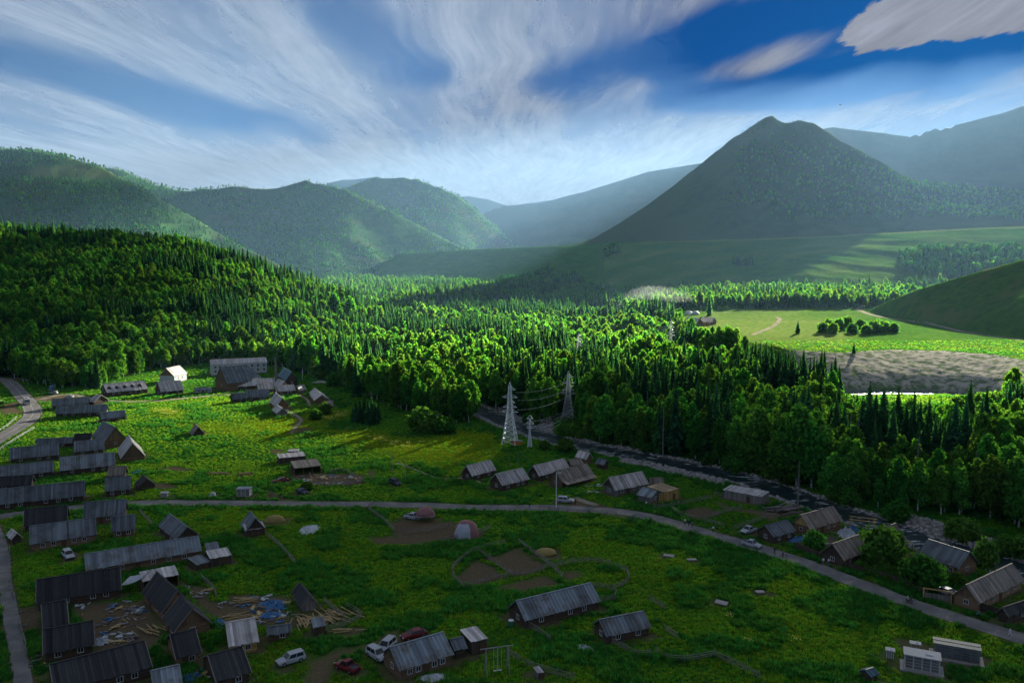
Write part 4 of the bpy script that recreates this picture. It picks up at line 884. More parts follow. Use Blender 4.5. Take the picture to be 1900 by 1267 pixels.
    if porch:
        d_ = porch; pb = MB(); slope_strips(pb, -hl+.2, hl-.2, (-w-d_, eh-.55), (-w+.15, eh+.02), kind, rn); pr = pb.build('porch_roof', M[roof if roof != 'roof_metal' else 'roof_plank'], t)
        for i in range(4): po = MB(); po.tube([(-hl+.5+i*(L-1)/3, -w-d_+.2, -.1), (-hl+.5+i*(L-1)/3, -w-d_+.2, eh-.5)], .08, 6); po.build('porch_post', M['log'], t)
    return t, f
def lean(name, label, cat, reg, e0, e1, depth, eh=2.0, rise=.5, roof='roof_plank', wall='grey', group=None, openf=False, rz=None):
    Zp = Z(reg, [e0, e1]); a, b = G(*Zp[0], eh), G(*Zp[1], eh); A, B = np.array(a[:2]), np.array(b[:2]); L = np.linalg.norm(B-A); d = (B-A)/L; n = np.array([-d[1], d[0]])
    c = (A+B)/2+n*depth/2; zg = min(a[2], b[2], T1(*(c+n*depth/2)))-.05; rn = random.Random(sum(map(ord, label)))
    eh += max(a[2], b[2])-zg
    t = thing(name, label, cat, (c[0], c[1], zg), math.atan2(d[1], d[0]), group); FOOT.append((c[0], c[1], math.atan2(d[1], d[0]), L/2, depth/2))
    hl, hd = L/2, depth/2; rb = MB(); slope_strips(rb, -hl, hl, (-hd, eh), (hd, eh+rise), 'metal' if roof == 'roof_metal' else 'plank', rn); rb.build('roof', M[roof], t)
    wb = MB(); wl, wd = hl-.15, hd-.15; Cn = [(-wl, -wd), (wl, -wd), (wl, wd), (-wl, wd)]
    for i in range(4):
        if i == 0 and openf: continue
        z1 = eh-.05 if i == 0 else eh+rise*.9; f_ = {1: lambda u: eh-.05+rise*.9*u, 3: lambda u: eh-.05+rise*.9*(1-u)}.get(i)
        (board_wall(wb, Cn[i], Cn[(i+1) % 4], -.1, z1, rn, .35, f_))
    wb.build('wall', M[wall], t)
    if openf:
        for i in range(4): po = MB(); x = -wl+2*wl*i/3; po.tube([(x, -wd, -.1), (x, -wd, eh-.05)], .08, 6); po.build('post', M['log'], t)
    else: add_door(t, (hl*.3, -wd, .05), .9, min(1.8, eh-.2), (0, -1), 'door')
    return t
# ------------------------------------------------------------------ the houses, read off the photo by their front eave and one ridge end
HB = 'log houses by the river'; HL = 'long plank-roofed houses of the left village'; HR = 'log houses along the road on the right'; HF = 'farm buildings around the school'; HY = 'buildings of the dark farmyard'
# --- behind: school and farm group
house('school_building', 'long white two-storey building with two rows of dark windows', 'building', XG, (122, 224), (538, 205), (118, 188), 6.6, 'roof_plank', 'plaster', None, 'grey', p0=24, over=.3, gwin=False, door=False, win=0,
      winrows=[(4.9, [-.42, -.34, -.245, -.15, .035, .125, .225, .33, .44]), (2.3, [-.42, -.33, .125, .225, .33, .44])])
house('small_house', 'small white house with a wooden gable beside the dormer barn', 'house', XA, (1282, 312), (1378, 288), (1222, 250), 3.6, 'roof_plank', 'plaster', None, 'log', win=2, door=False, gwin=False)
t, f = house('dormer_barn', 'dark barn with a row of five dormers on its grey roof', 'barn', XA, (785, 430), (1088, 402), (755, 367), 3.2, 'roof_plank', 'log_dark', None, 'log_dark', win=5, p0=34)
for i in range(5):
    db = MB(); x = -f['L']*.40+i*f['L']*.185; tp = math.tan(R(f['pitch'])); y0 = -f['w']*.62; z0 = 2.2+f['w']*.38*tp; s = .95
    ap = (x, y0-.15, z0+1.35); bk = (x, y0+1.35/tp+.05, z0+1.35)
    db.face(((x-s, y0-.1, z0), (x+s, y0-.1, z0), ap), .35); db.face(((x+s*1.15, y0-.2, z0-.1), (x+s*1.15, y0+.7, z0+.45), bk, ap), 1.0); db.face(((x-s*1.15, y0+.7, z0+.45), (x-s*1.15, y0-.2, z0-.1), ap, bk), .9)
    db.build('dormer', M['roof_dark'], t)
house('barn', 'grey plank-roofed barn in front of the small white house', 'barn', XA, (1182, 424), (1352, 408), (1157, 352), 2.8, 'roof_plank', 'log_dark', HF, win=2)
house('farmhouse', 'dark hip-roofed farmhouse with a pale door before the white building', 'house', XG, (150, 345), (418, 318), (240, 243), 4.0, 'roof_slate', 'log', HF, hip=True, win=2, p0=44)
house('shed', 'longest plank-roofed shed beside the tall chimney', 'shed', XG, (316, 386), (600, 368), (309, 336), 2.6, 'roof_plank', 'log_dark', HF, win=3)
house('shed', 'low shed with a square roof in the middle of the farm group', 'shed', XG, (472, 410), (588, 402), (464, 362), 2.2, 'roof_plank', 'log_dark', HF, win=1)
house('barn', 'pale-roofed barn left of the tiny end shed in the farm group', 'barn', XG, (606, 424), (747, 413), (594, 380), 2.6, 'roof_plank', 'log_dark', HF, win=3)
house('shed', 'tiny end shed below the dark blue gabled barn', 'shed', XG, (776, 416), (827, 406), (765, 374), 2.4, 'roof_plank', 'log', HF, win=1, door=False)
house('barn', 'dark blue sheet-clad barn with a steep gable by the chimney', 'barn', XG, (612, 305), (672, 340), (652, 243), 3.4, 'roof_blue', 'log_dark', HF, 'log_dark', win=0, door=False)
house('shed', 'wooden gabled shed leaning against the dark blue barn', 'shed', XG, (585, 372), (632, 392), (612, 322), 2.3, 'roof_plank', 'log', HF, win=0, door=False)
house('shed', 'short plank-roofed shed at the left end of the farm group', 'shed', XG, (285, 481), (381, 472), (279, 432), 2.2, 'roof_slate', 'log_dark', HF, win=1)
house('barn', 'broad plank-roofed barn at the front of the farm group', 'barn', XG, (386, 467), (553, 458), (377, 412), 2.4, 'roof_slate', 'log_dark', HF, win=3)
house('hut', 'steep A-frame hut with its gable by the garden path', 'hut', XG, (552, 492), (602, 535), (592, 422), 1.6, 'roof_plank', 'log', 'steep gabled huts by the garden', p0=48, win=0, door=False)
house('hut', 'small front hut attached below the steep A-frame hut', 'hut', XG, (570, 555), (607, 582), (612, 518), 1.8, 'roof_plank', 'grey', 'steep gabled huts by the garden', p0=44, win=0, door=False)
house('hut', 'twin-stepped gabled hut on the right of the garden plots', 'hut', XG, (848, 445), (882, 488), (905, 408), 2.2, 'roof_plank', 'log', 'steep gabled huts by the garden', p0=44, win=0)
house('hut', 'rear half of the twin-stepped gabled hut by the garden plots', 'hut', XG, (845, 430), (862, 452), (888, 394), 2.2, 'roof_plank', 'log', 'steep gabled huts by the garden', p0=44, win=0, door=False, gwin=False)
lean('lean_to', 'brown slanting lean-to beside the twin-stepped hut', 'shed', XG, (975, 532), (1025, 530), 5.0, .5, 2.2, 'roof_brown', 'log_dark')
house('cabin', 'low white-roofed cabin by the path below the small white house', 'cabin', XA, (1425, 412), (1550, 410), (1422, 388), 2.0, 'roof_metal', 'plaster', None, 'plaster', win=2, p0=22)
# --- left village
house('longhouse', 'dark long roof nearest the bus, behind a paler one', 'house', XA, (376, 525), (650, 512), (373, 474), 2.4, 'roof_slate', 'log_dark', HL, win=3)
house('longhouse', 'slate-roofed long house with two roof halves below the dormer barn', 'house', XA, (404, 586), (782, 572), (406, 530), 2.3, 'roof_slate', 'log_dark', HL, win=4)
house('gabled_shed', 'small gabled shed poking up at the left corner of the dormer barn', 'shed', XA, (645, 497), (690, 500), (700, 446), 3.0, 'roof_plank', 'log_dark', None, win=0, door=False, gwin=False)
house('shed', 'blue-grey corrugated shed alone beside the open field', 'shed', XA, (745, 626), (929, 606), (735, 574), 2.0, 'roof_metal', 'log_dark', HL, win=2)
house('tall_house', 'tall dark house with a pale steep end beside the A-frame house', 'house', XA, (672, 752), (760, 800), (748, 632), 3.0, 'roof_slate', 'log', HL, p0=46, win=1)
house('a_frame_house', 'A-frame house with a yellow wooden deck in front', 'house', XA, (860, 850), (885, 915), (930, 728), 1.6, 'roof_plank', 'log', None, p0=50, win=0, door=False)
house('longhouse', 'dark shed roof above the left end of a row, paler at its right end', 'house', XA, (258, 812), (528, 800), (255, 765), 2.2, 'roof_slate', 'log_dark', HL, win=2)
house('longhouse', 'dark brown roof tucked behind the tall house', 'house', XA, (540, 775), (668, 768), (536, 730), 2.2, 'roof_dark', 'log_dark', HL, win=1)
house('longhouse', 'medium grey-roofed house below the tall dark house', 'house', XA, (545, 865), (766, 846), (535, 785), 2.3, 'roof_slate', 'log_dark', HL, win=2)
house('longhouse', 'wide dark roof beside the parked road fence, third from the road bend', 'house', XA, (70, 920), (433, 886), (62, 836), 2.3, 'roof_slate', 'log_dark', HL, win=3)
house('longhouse', 'pale striped long roof left of the yellow deck', 'house', XA, (440, 1004), (846, 962), (430, 906), 2.4, 'roof_metal', 'log_dark', HL, win=3)
house('longhouse', 'long grey roof just above the darkest small roof at the far left', 'house', XA, (-60, 1056), (396, 1009), (-60, 972), 2.4, 'roof_slate', 'log_dark', HL, win=3)
house('longhouse', 'darkest small roof between two long grey roofs at the left edge', 'house', XA, (-50, 1122), (231, 1106), (-50, 1044), 2.2, 'roof_dark', 'log_dark', HL, win=2)
house('longhouse', 'very long weathered roof beside the vegetable rows', 'house', XA, (-60, 1258), (622, 1186), (-60, 1140), 2.5, 'roof_slate', 'log_dark', HL, win=5)
house('shed', 'small brown shed roof behind the square slate-roofed house', 'shed', XA, (785, 1042), (917, 1036), (779, 970), 2.0, 'roof_brown', 'log_dark', HL, win=1)
house('house', 'square slate-roofed house by the blue litter', 'house', XA, (771, 1156), (958, 1139), (762, 1056), 2.5, 'roof_slate', 'log_dark', HL, win=2)
house('hut', 'black gabled hut right of the square slate-roofed house', 'hut', XA, (985, 1095), (1010, 1125), (1050, 1030), 1.5, 'roof_dark', 'log_dark', None, p0=44, win=0, door=False)
house('tent_hut', 'little pointed plank hut alone in the open meadow', 'hut', XA, (1392, 715), (1412, 742), (1428, 652), .4, 'roof_brown', 'log_dark', None, p0=52, win=0, door=False, gwin=False)
# --- lower left
HV = 'houses below the through road on the left'
house('longhouse', 'dark house with its roof touching the through road, left one', 'house', XB, (149, 266), (431, 236), (140, 156), 2.4, 'roof_dark', 'log_dark', HV, win=3)
house('longhouse', 'dark house just below the through road, right of its twin', 'house', XB, (531, 213), (801, 191), (527, 106), 2.4, 'roof_slate', 'log', HV, win=3)
house('longhouse', 'long brown-walled log house above the parked white car', 'house', XB, (191, 379), (618, 318), (182, 263), 2.6, 'roof_slate', 'log', HV, win=4, pipe=True)
house('house', 'short log house beside the fenced boardwalk yard', 'house', XB, (713, 301), (867, 283), (700, 201), 2.5, 'roof_slate', 'log', HV, win=2)
house('house', 'gabled house end-on to the long sheet-roofed barn', 'house', XB, (1010, 260), (1122, 352), (1083, 182), 2.4, 'roof_slate', 'log_dark', HV, p0=42, win=1)
house('barn', 'longest corrugated barn with pale streaked sheets', 'barn', XB, (551, 546), (1291, 421), (545, 441), 2.5, 'roof_metal', 'log', HV, win=5)
lean('shed', 'flat grey shed with a ragged roof beside the longest barn', 'shed', XB, (1345, 472), (1486, 448), 5.0, 2.0, .3, 'roof_plank', 'log_dark')
lean('shed', 'lower flat shed touching the ragged grey shed', 'shed', XB, (1262, 512), (1352, 486), 4.5, 1.5, .5, 'roof_slate', 'log_dark')
lean('shed', 'small slate shed behind the ragged grey shed', 'shed', XB, (1325, 432), (1412, 420), 5.0, 1.8, .6, 'roof_slate', 'log_dark')
house('longhouse', 'black-roofed long barn on the upper side of the littered yard', 'barn', XB, (232, 757), (777, 667), (216, 602), 2.5, 'roof_dark', 'log_dark', HY, win=4)
house('shed', 'black-roofed shed joining the two yard barns on the left', 'shed', XB, (275, 916), (441, 881), (265, 761), 2.2, 'roof_dark', 'log_dark', HY, win=1)
house('barn', 'black-roofed barn left of the white sacks', 'barn', XB, (275, 1086), (606, 1021), (258, 921), 2.4, 'roof_dark', 'log_dark', HY, win=2)
house('barn', 'largest black-roofed barn at the foot of the littered yard', 'barn', XB, (350, 1332), (977, 1162), (300, 1152), 2.6, 'roof_dark', 'log_dark', HY, win=4)
house('house', 'rear one of the two dark gabled houses by the yard', 'house', XB, (905, 690), (1035, 822), (1003, 556), 2.4, 'roof_dark', 'log', HY, p0=44, win=1)
house('house', 'front one of the two dark gabled houses, its brown gable facing out', 'house', XB, (1040, 850), (1112, 942), (1153, 706), 2.5, 'roof_dark', 'log', HY, p0=44, win=1)
house('house', 'dark square house below the two gabled houses', 'house', XB, (1126, 1113), (1293, 1071), (1085, 956), 2.4, 'roof_dark', 'log', HY, win=1)
house('house', 'pale-roofed new timber house above the striped shed', 'house', XB, (1468, 1036), (1658, 1001), (1435, 881), 2.6, 'roof_plank', 'fresh_log', HY, 'fresh', win=1)
house('shed', 'striped shed roofed with black and silver sheets', 'shed', XB, (1386, 1262), (1613, 1196), (1331, 1091), 2.3, 'roof_dark', 'log_dark', HY, win=1)
house('shed', 'dark shed with two pale sheet strips at the bottom edge', 'shed', XB, (985, 1320), (1170, 1275), (940, 1190), 2.2, 'roof_metal', 'log_dark', HY, win=1)
lean('open_shed', 'open plank-roofed shelter beside the white awning', 'shelter', XB, (912, 617), (1146, 574), 4.5, 2.3, .6, 'roof_plank', 'log_dark', openf=True)
house('outhouse', 'tiny plank outhouse by the paved lane', 'outhouse', XB, (38, 318), (72, 348), (64, 278), 2.0, 'roof_plank', 'log_dark', None, p0=42, win=0, door=False, gwin=False)
# --- lower middle
house('hut', 'gabled hut with a plank porch beside the hay heap', 'hut', XC, (296, 250), (330, 300), (348, 158), 2.2, 'roof_slate', 'log_dark', None, p0=44, win=0, door=False)
lean('porch_shelter', 'plank porch roof in front of the gabled hut by the hay heap', 'shelter', XC, (330, 292), (458, 272), 3.2, 1.8, .8, 'roof_plank', 'log_dark', openf=True)
house('hut', 'dark old hut at the upper corner of the lumber yard', 'hut', XC, (622, 690), (690, 780), (672, 622), 1.8, 'roof_dark', 'grey', None, p0=42, win=0, door=False)
house('shed', 'low slate-roofed log shed below the lumber', 'shed', XC, (470, 963), (623, 941), (455, 906), 1.9, 'roof_slate', 'log_dark', None, win=1)
lean('shed', 'tiny sheet-roofed box shed amid the lumber', 'shed', XC, (762, 912), (847, 898), 3.0, 1.7, .5, 'roof_metal', 'log_dark')
house('house', 'big sheet-roofed house with parked cars at its gable', 'house', XC, (1320, 1189), (1664, 1082), (1254, 1036), 2.8, 'roof_metal', 'log', None, 'log', win=4, pipe=True)
house('shed', 'low wing attached to the big sheet-roofed house', 'shed', XD, (290, 1062), (372, 1042), (256, 988), 2.3, 'roof_slate', 'log_dark', None, win=0)
lean('shed', 'flat-roofed shed at the end of the big house wing', 'shed', XD, (395, 1006), (502, 978), 4.5, 2.4, .4, 'roof_plank', 'log_dark')
house('barn', 'big corrugated barn below the round corral', 'barn', XD, (742, 868), (1226, 745), (684, 741), 2.4, 'roof_metal', 'log_dark', None, 'log_dark', win=3)
house('barn', 'smaller corrugated barn standing alone in deep grass', 'barn', XD, (1263, 970), (1548, 912), (1215, 861), 2.3, 'roof_metal', 'log_dark', None, 'log_dark', win=2)
# --- by the river
house('log_house', 'leftmost plank-roofed house of the river row', 'house', XH, (321, 1077), (469, 1041), (285, 1012), 2.5, 'roof_plank', 'log_dark', HB, win=2)
house('log_house', 'second house of the river row, nearest the meadow path', 'house', XH, (508, 1136), (676, 1096), (465, 1066), 2.6, 'roof_plank', 'log_dark', HB, win=3)
house('log_house', 'pale-roofed house behind the veranda house in the river row', 'house', XH, (736, 1077), (926, 1031), (699, 1011), 2.6, 'roof_plank', 'log_dark', HB, win=2)
house('veranda_house', 'house with a striped dark roof and a plank veranda', 'house', XH, (876, 1112), (1072, 1064), (834, 1046), 2.9, 'roof_brown', 'log', HB, win=3, porch=1.9)
house('shed', 'striped brown shed between the pale-roofed house and the river hut', 'shed', XH, (934, 1012), (1009, 1000), (917, 974), 2.2, 'roof_brown', 'log_dark', HB, win=1)
house('river_hut', 'gabled hut nearest the river bend behind the veranda house', 'hut', XH, (957, 958), (1026, 976), (975, 914), 2.6, 'roof_plank', 'log', HB, p0=40, win=0)
house('river_hut', 'small grey hut right of the gabled river hut', 'hut', XH, (1082, 998), (1134, 1010), (1098, 966), 2.2, 'roof_slate', 'log_dark', HB, p0=38, win=0, door=False)
house('long_house', 'whitewashed long house with a pale plank roof', 'house', XH, (1205, 1166), (1413, 1126), (1165, 1086), 2.7, 'roof_plank', 'grey', HB, 'log_dark', win=3)
house('hut', 'brown little hut behind the new yellow timber shed', 'hut', XH, (1425, 1128), (1507, 1124), (1423, 1088), 2.2, 'roof_brown', 'log', HB, win=1)
house('hut', 'grey gabled hut in front of the new yellow timber shed', 'hut', XH, (1335, 1192), (1426, 1213), (1374, 1147), 2.5, 'roof_metal', 'grey', HB, p0=36, win=0)
lean('timber_shed', 'new yellow timber shed with a flat board roof', 'shed', XH, (1512, 1176), (1604, 1155), 7.0, 2.8, .15, 'roof_fresh', 'fresh')
lean('timber_shed', 'low board shelter between the grey hut and the yellow shed', 'shed', XH, (1475, 1190), (1530, 1185), 3.0, 2.0, .2, 'roof_plank', 'fresh')
lean('river_shed', 'low riverside shed with one long sagging board roof', 'shed', XE, (695, 28), (945, 75), 5.5, 2.4, .3, 'roof_plank', 'grey', openf=False)
house('log_house', 'grey two-tone roofed house at the entrance of the right farm', 'house', XE, (1024, 333), (1168, 296), (964, 257), 2.6, 'roof_slate', 'log_dark', HR, win=2)
house('log_house', 'house with a yellow gable above the blue litter', 'house', XF, (288, 284), (497, 226), (229, 191), 2.9, 'roof_brown', 'log', HR, 'fresh', win=3)
house('log_house', 'brown-roofed house closest to the road fence', 'house', XF, (505, 482), (689, 414), (430, 377), 2.6, 'roof_brown', 'log_dark', HR, win=2)
house('log_house', 'house with an orange gable and a board porch', 'house', XF, (768, 388), (903, 345), (699, 291), 2.9, 'roof_brown', 'log', HR, 'fresh_or', win=1, porch=2.0)
house('log_house', 'log house with a slate grey roof turned to the river', 'house', XF, (974, 446), (1238, 534), (1044, 346), 2.7, 'roof_slate', 'log', HR, win=4)
house('log_house', 'largest dark-roofed house at the right edge', 'house', XF, (1370, 757), (1662, 612), (1284, 636), 2.7, 'roof_brown', 'log', HR, win=4)
house('log_house', 'dark cabin at the very right, below the largest dark-roofed house', 'house', XF, (1560, 842), (1720, 790), (1535, 782), 2.4, 'roof_dark', 'log_dark', HR, win=1)
# --- far meadow
house('lodge', 'timber lodge with two roofs in the sunlit meadow', 'house', None, (1283, 597), (1306, 600), (1278, 586), 3.2, 'roof_plank', 'log', None, win=2)
house('lodge', 'right-hand gabled half of the timber lodge in the sunlit meadow', 'house', None, (1300, 597), (1322, 598), (1303, 588), 3.2, 'roof_plank', 'log', None, win=2)
house('white_hall', 'long white-roofed hall in the forest clearing', 'building', None, (1066, 583), (1126, 584), (1064, 576), 4.0, 'roof_metal', 'plaster', 'white halls in the forest clearing', 'plaster', win=4, p0=24)
house('white_hall', 'short white-roofed hall near the smoke', 'building', None, (1142, 596), (1166, 594), (1139, 585), 4.0, 'roof_metal', 'plaster', 'white halls in the forest clearing', 'plaster', win=2, p0=24)
# ------------------------------------------------------------------ roads and paths
m, t, o = mat('asphalt'); q = N(t); p = q.pos(); n = q.noise(p, 3.0, 4, .7); n2 = q.noise(p, .25, 4, .6)
diffuse(t, o, q.mix(q.step(n2, .4, .65), q.mix(n, (.13, .13, .125), (.21, .205, .195)), q.mix(n, (.20, .19, .175), (.30, .285, .26))), q.bump(n, .3, .02)); M['asphalt'] = m
m, t, o = mat('dirt_track'); q = N(t); p = q.pos(); n = q.noise(p, 2.0, 5, .7); n2 = q.noise(p, .2, 4, .6)
diffuse(t, o, q.mix(q.step(n2, .45, .7), q.mix(n, (.22, .19, .14), (.36, .32, .25)), (.12, .12, .06)), q.bump(n, .4, .05)); M['track'] = m
M['paint'] = simple('road_paint', (.42, .41, .38), .8, var=.3, vs=1.2)
ROADS = []
def road(name, px, w, m, n=5, dz=.07, line=None):
    P = [np.array(G(*p)[:2]) for p in px]; P = [tuple(q_) for q_ in catmull(P, n)]
    PP = np.array(P); strip(name, P, w/2, m, dz=dz, cross=5, taper=1+.28*(fbm(PP[:, 0]/7, PP[:, 1]/7, 511, 3)-.5)); ROADS.append((P, w/2))
    if line: strip('road_marking', P, .09, M['paint'], dz=dz+.012, cross=2); [strip('road_marking', P, 1, M['paint'], dz=dz+.012, offs=(s*(w/2-.35)-.06, s*(w/2-.35)+.06), cross=2) for s in (-1, 1)]
    return P
MAIN = road('road', [(-80, 969), (0, 958), (60, 951), (120, 944), (200, 937), (270, 933), (400, 933), (520, 934), (640, 935), (720, 936), (800, 938), (870, 941), (950, 942), (1030, 942), (1100, 946), (1160, 951), (1220, 963), (1290, 983), (1360, 1003), (1430, 1024), (1500, 1047), (1580, 1078), (1660, 1108), (1740, 1136), (1820, 1161), (1900, 1186), (2020, 1225), (2200, 1290)], 5.0, M['asphalt'])
LEFT = road('road', [(-80, 860), (-40, 836), (0, 812), (25, 798), (48, 783), (61, 768), (58, 754), (48, 742), (38, 730), (26, 717), (12, 706), (-20, 699)], 7.2, M['asphalt'], line=True)
road('side_road', [(56, 744), (80, 740), (110, 733), (140, 733), (180, 741), (240, 745), (300, 743), (360, 737), (430, 731)], 3.6, M['track'], dz=.05)
road('side_road', [(-60, 706), (0, 703), (50, 701.5), (85, 701)], 4.5, M['track'], dz=.045)
road('lane', [(-14, 975), (0, 1003), (6, 1040), (10, 1080), (18, 1130), (28, 1180), (38, 1235), (47, 1290)], 2.6, M['asphalt'], dz=.06)
road('dirt_road', [(2000, 648), (1900, 631), (1800, 618), (1720, 600), (1660, 592), (1620, 585), (1600, 578), (1592, 573), (1606, 567)], 6.0, M['track'], dz=.12)
road('dirt_road', [(1395, 622), (1425, 610), (1440, 601), (1447, 592), (1440, 588)], 4.0, M['track'], dz=.12)
road('dirt_road', [(1310, 583), (1380, 579), (1440, 578), (1480, 574)], 3.0, M['track'], dz=.12)
road('path', Z(XG, [(662, 505), (690, 568), (740, 590), (780, 620), (780, 645), (740, 690), (712, 730)]), 1.5, M['track'], dz=.06)
road('path', Z(XG, [(1490, 945), (1600, 985), (1700, 1025), (1780, 1055), (1900, 1058), (2040, 1062), (2100, 1090)]), 1.1, M['track'], dz=.06)
road('path', Z(XG, [(770, 445), (830, 480), (850, 525)]), 1.2, M['track'], dz=.06); road('path', Z(XG, [(665, 500), (760, 498), (860, 490)]), 1.0, M['track'], dz=.06)
road('path', Z(XD, [(1055, 80), (1120, 105), (1200, 130)]), 2.2, M['track'], dz=.06)
# ------------------------------------------------------------------ pylons, poles, wires
def lattice(mb, z0, z1, w0, w1, n, r):
    pts = lambda z: [(sx*(w0+(w1-w0)*(z-z0)/(z1-z0))/2, sy*(w0+(w1-w0)*(z-z0)/(z1-z0))/2, z) for sx, sy in ((-1, -1), (1, -1), (1, 1), (-1, 1))]
    zs = [z0+(z1-z0)*(1-(1-i/n)**1.25) for i in range(n+1)]
    for i in range(n):
        a, b = pts(zs[i]), pts(zs[i+1])
        for k in range(4):
            mb.bar(a[k], b[(k+1) % 4], r, 3); mb.bar(a[(k+1) % 4], b[k], r, 3)
            if i: mb.bar(a[k], a[(k+1) % 4], r, 3)
    return pts(z0), pts(z1)
def pylon(label, px, py, h, base, rz, arms, group='lattice pylons of the power line', thin=False):
    x, y, z = G(px, py); t = thing('pylon', label, 'pylon', (x, y, z), rz, group); zt = h*.93
    zm = h*.5; lo = MB(); a, b = lattice(lo, 0, zm, base, base*.36, 7 if not thin else 10, .085 if not thin else .05); lo.build('bracing', M['steel'], t, kind='stuff')
    up = MB(); c, d = lattice(up, zm, zt, base*.36, base*.16, 7 if not thin else 9, .07 if not thin else .045); up.build('bracing', M['steel'], t, kind='stuff')
    for k in range(4):
        lg = MB(); lg.tube([(a[k][0], a[k][1], -.4), a[k], b[k], d[k], (0, 0, h)], [.18, .17, .14, .11, .07] if not thin else .09, 4); lg.build('leg', M['steel'], t)
    tips = []
    for f, s, L in arms:
        zz = h*f; wv = base*.2; am = MB()
        am.bar((s*wv*.5, -.35, zz), (s*L, 0, zz+.05), .08, 4); am.bar((s*wv*.5, .35, zz), (s*L, 0, zz+.05), .08, 4); am.bar((s*wv*.4, 0, zz+1.3), (s*L, 0, zz+.05), .07, 4)
        for q_ in (.35, .65): am.bar((s*(wv*.5+(L-wv*.5)*q_), .3*(1-q_), zz), (s*(wv*.4+(L-wv*.4)*q_), 0, zz+1.3*(1-q_)), .05, 3)
        am.build('crossarm', M['steel'], t); ins = MB(); ins.tube([(s*L, 0, zz), (s*L, 0, zz-.9)], .10, 6); ins.build('insulator', M['glass'], t)
        cx, cy = rot2(s*L, 0, rz); tips.append(Vector((x+cx, y+cy, z+zz-.95)))
    return t, tips
AR = [(.87, 1, 2.1), (.745, -1, 2.9), (.745, 1, 2.9), (.66, 1, 1.9), (.59, -1, 2.7), (.59, 1, 2.7), (.51, -1, 3.2), (.51, 1, 3.2)]
PA, ta = pylon('tall pale lattice pylon standing in the meadow by the river', 946, 823, 23.5, 5.2, R(-12), AR)
PC, tc = pylon('lattice pylon across the river at the wood edge', 1054, 774, 20.5, 5.0, R(-12), AR)
PD, td = pylon('lattice pylon rising from the wood at the sunlit meadow', 1244, 655, 27.0, 4.8, R(-12), AR)
PE, te = pylon('lattice pylon almost hidden in the middle of the wood', 1073, 668, 20.0, 4.2, R(-10), AR)
PB, tb = pylon('slender lattice mast beside the tall pylon', 983, 829, 10.8, 1.5, R(-10), [(.97, -1, 1.2), (.97, 1, 1.2), (.80, -1, 1.5), (.80, 1, 1.5), (.64, -1, 1.2), (.64, 1, 1.2)], thin=True)
for lb, px, py, h in (('left one of two faint pylons before the terrace scarp', 777, 513, 52), ('right one of two faint pylons before the terrace scarp', 786, 512, 52), ('faint pylon on the terrace scarp', 1072, 508, 46)):
    pylon(lb, px, py, h, 11, R(5), [(.8, -1, 6), (.8, 1, 6), (.62, -1, 7), (.62, 1, 7)], 'faint far pylons')
def wire(a, b, sag, r=.055):
    mb = MB(); P = []
    for i in range(13):
        u = i/12; p_ = a.lerp(b, u); p_.z -= sag*4*u*(1-u); P.append(p_)
    mb.tube(P, r, 4, cap=False); o_ = mb.build('power_cable', M['wire'])
    return o_
def pole(label, px, py, h, arm=0.0, m='grey', lamp=False):
    x, y, z = G(px, py); t = thing('utility_pole' if not lamp else 'street_lamp', label, 'pole' if not lamp else 'street lamp', (x, y, z), R(-10)); pb = MB(); pb.tube([(0, 0, -.3), (0, 0, h)], [.13, .09], 6); pb.build('shaft', M[m], t); tip = [Vector((x, y, z+h))]
    if arm:
        for k, zz in enumerate((h-.3, h-1.3)):
            ab = MB(); ab.box((0, 0, zz), (arm*2, .12, .14)); ab.build('crossarm', M[m], t)
        tip = [Vector((x+s*arm*.95, y, z+zz)) for s in (-1, 1) for zz in (h-.25, h-1.25)]
    if lamp:
        ab = MB(); ab.tube([(0, 0, h), (.5, 0, h+.25), (1.0, 0, h+.25)], .05, 5); ab.build('arm', M['steel'], t); hb = MB(); hb.box((1.15, 0, h+.22), (.6, .22, .12), top=.8); hb.build('lamp_head', M['steel'], t)
    return t, tip
P1_, tp1 = pole('timber pole with crossarms across the river behind the slender mast', 1063, 790, 7.4, 1.2)
P2_, tp2 = pole('pale pole with crossarms deeper in the riverside wood', 1086, 790, 11.5, 1.0, 'steel')
for nm, a, b, s in [('upper', ta[0], tc[0], 1.6), ('middle', ta[2], tc[2], 1.9), ('lower', ta[5], tc[5], 1.9)]: tag(wire(a, b, s), f'{nm} cable strung between the tall pylon and the one across the river', 'cable', 'power cables between the pylons')
for k, (i, j) in enumerate(((0, 0), (1, 2), (2, 1), (3, 3), (4, 1), (5, 3))): tag(wire(tb[i], tp1[j], 1.0+.25*k, .045), 'cable sagging from the slender mast over the river to the timber pole', 'cable', 'six cables over the river')
for i in (0, 2): tag(wire(tp1[i], tp2[i], .4, .035), 'thin cable rising from the timber pole to the pale pole', 'cable', 'thin cables behind the river')
for nm, i in (('upper', 0), ('middle', 1), ('lower', 6)): tag(wire(te[i], td[i], 2.6, .10), f'{nm} cable above the wood to the pylon near the sunlit meadow', 'cable', 'power cables over the wood')
pole('street lamp at the roadside by the veranda house', 1032, 941, 9.5, m='steel', lamp=True)
pole('street lamp behind the tiny end shed', 561, 706, 6, m='steel', lamp=True)
for lb, px, py, h in [('thin pole in the meadow right of the round willow bush', 752, 893, 6.5), ('thin pole left of the meadow boardwalk', 728, 876, 6), ('pole at the corner of the dormer barn', 190, 736, 5), ('thin pole beside the white-roofed cabin', 397, 725, 6), ('pole in front of the leftmost river house', 945, 868, 5), ('second pole in front of the leftmost river house', 961, 866, 5), ('pole at the tall pylon foot', 967, 826, 7), ('pole by the paved lane above the long log house', 76, 782, 7)]: pole(lb, px, py, h)
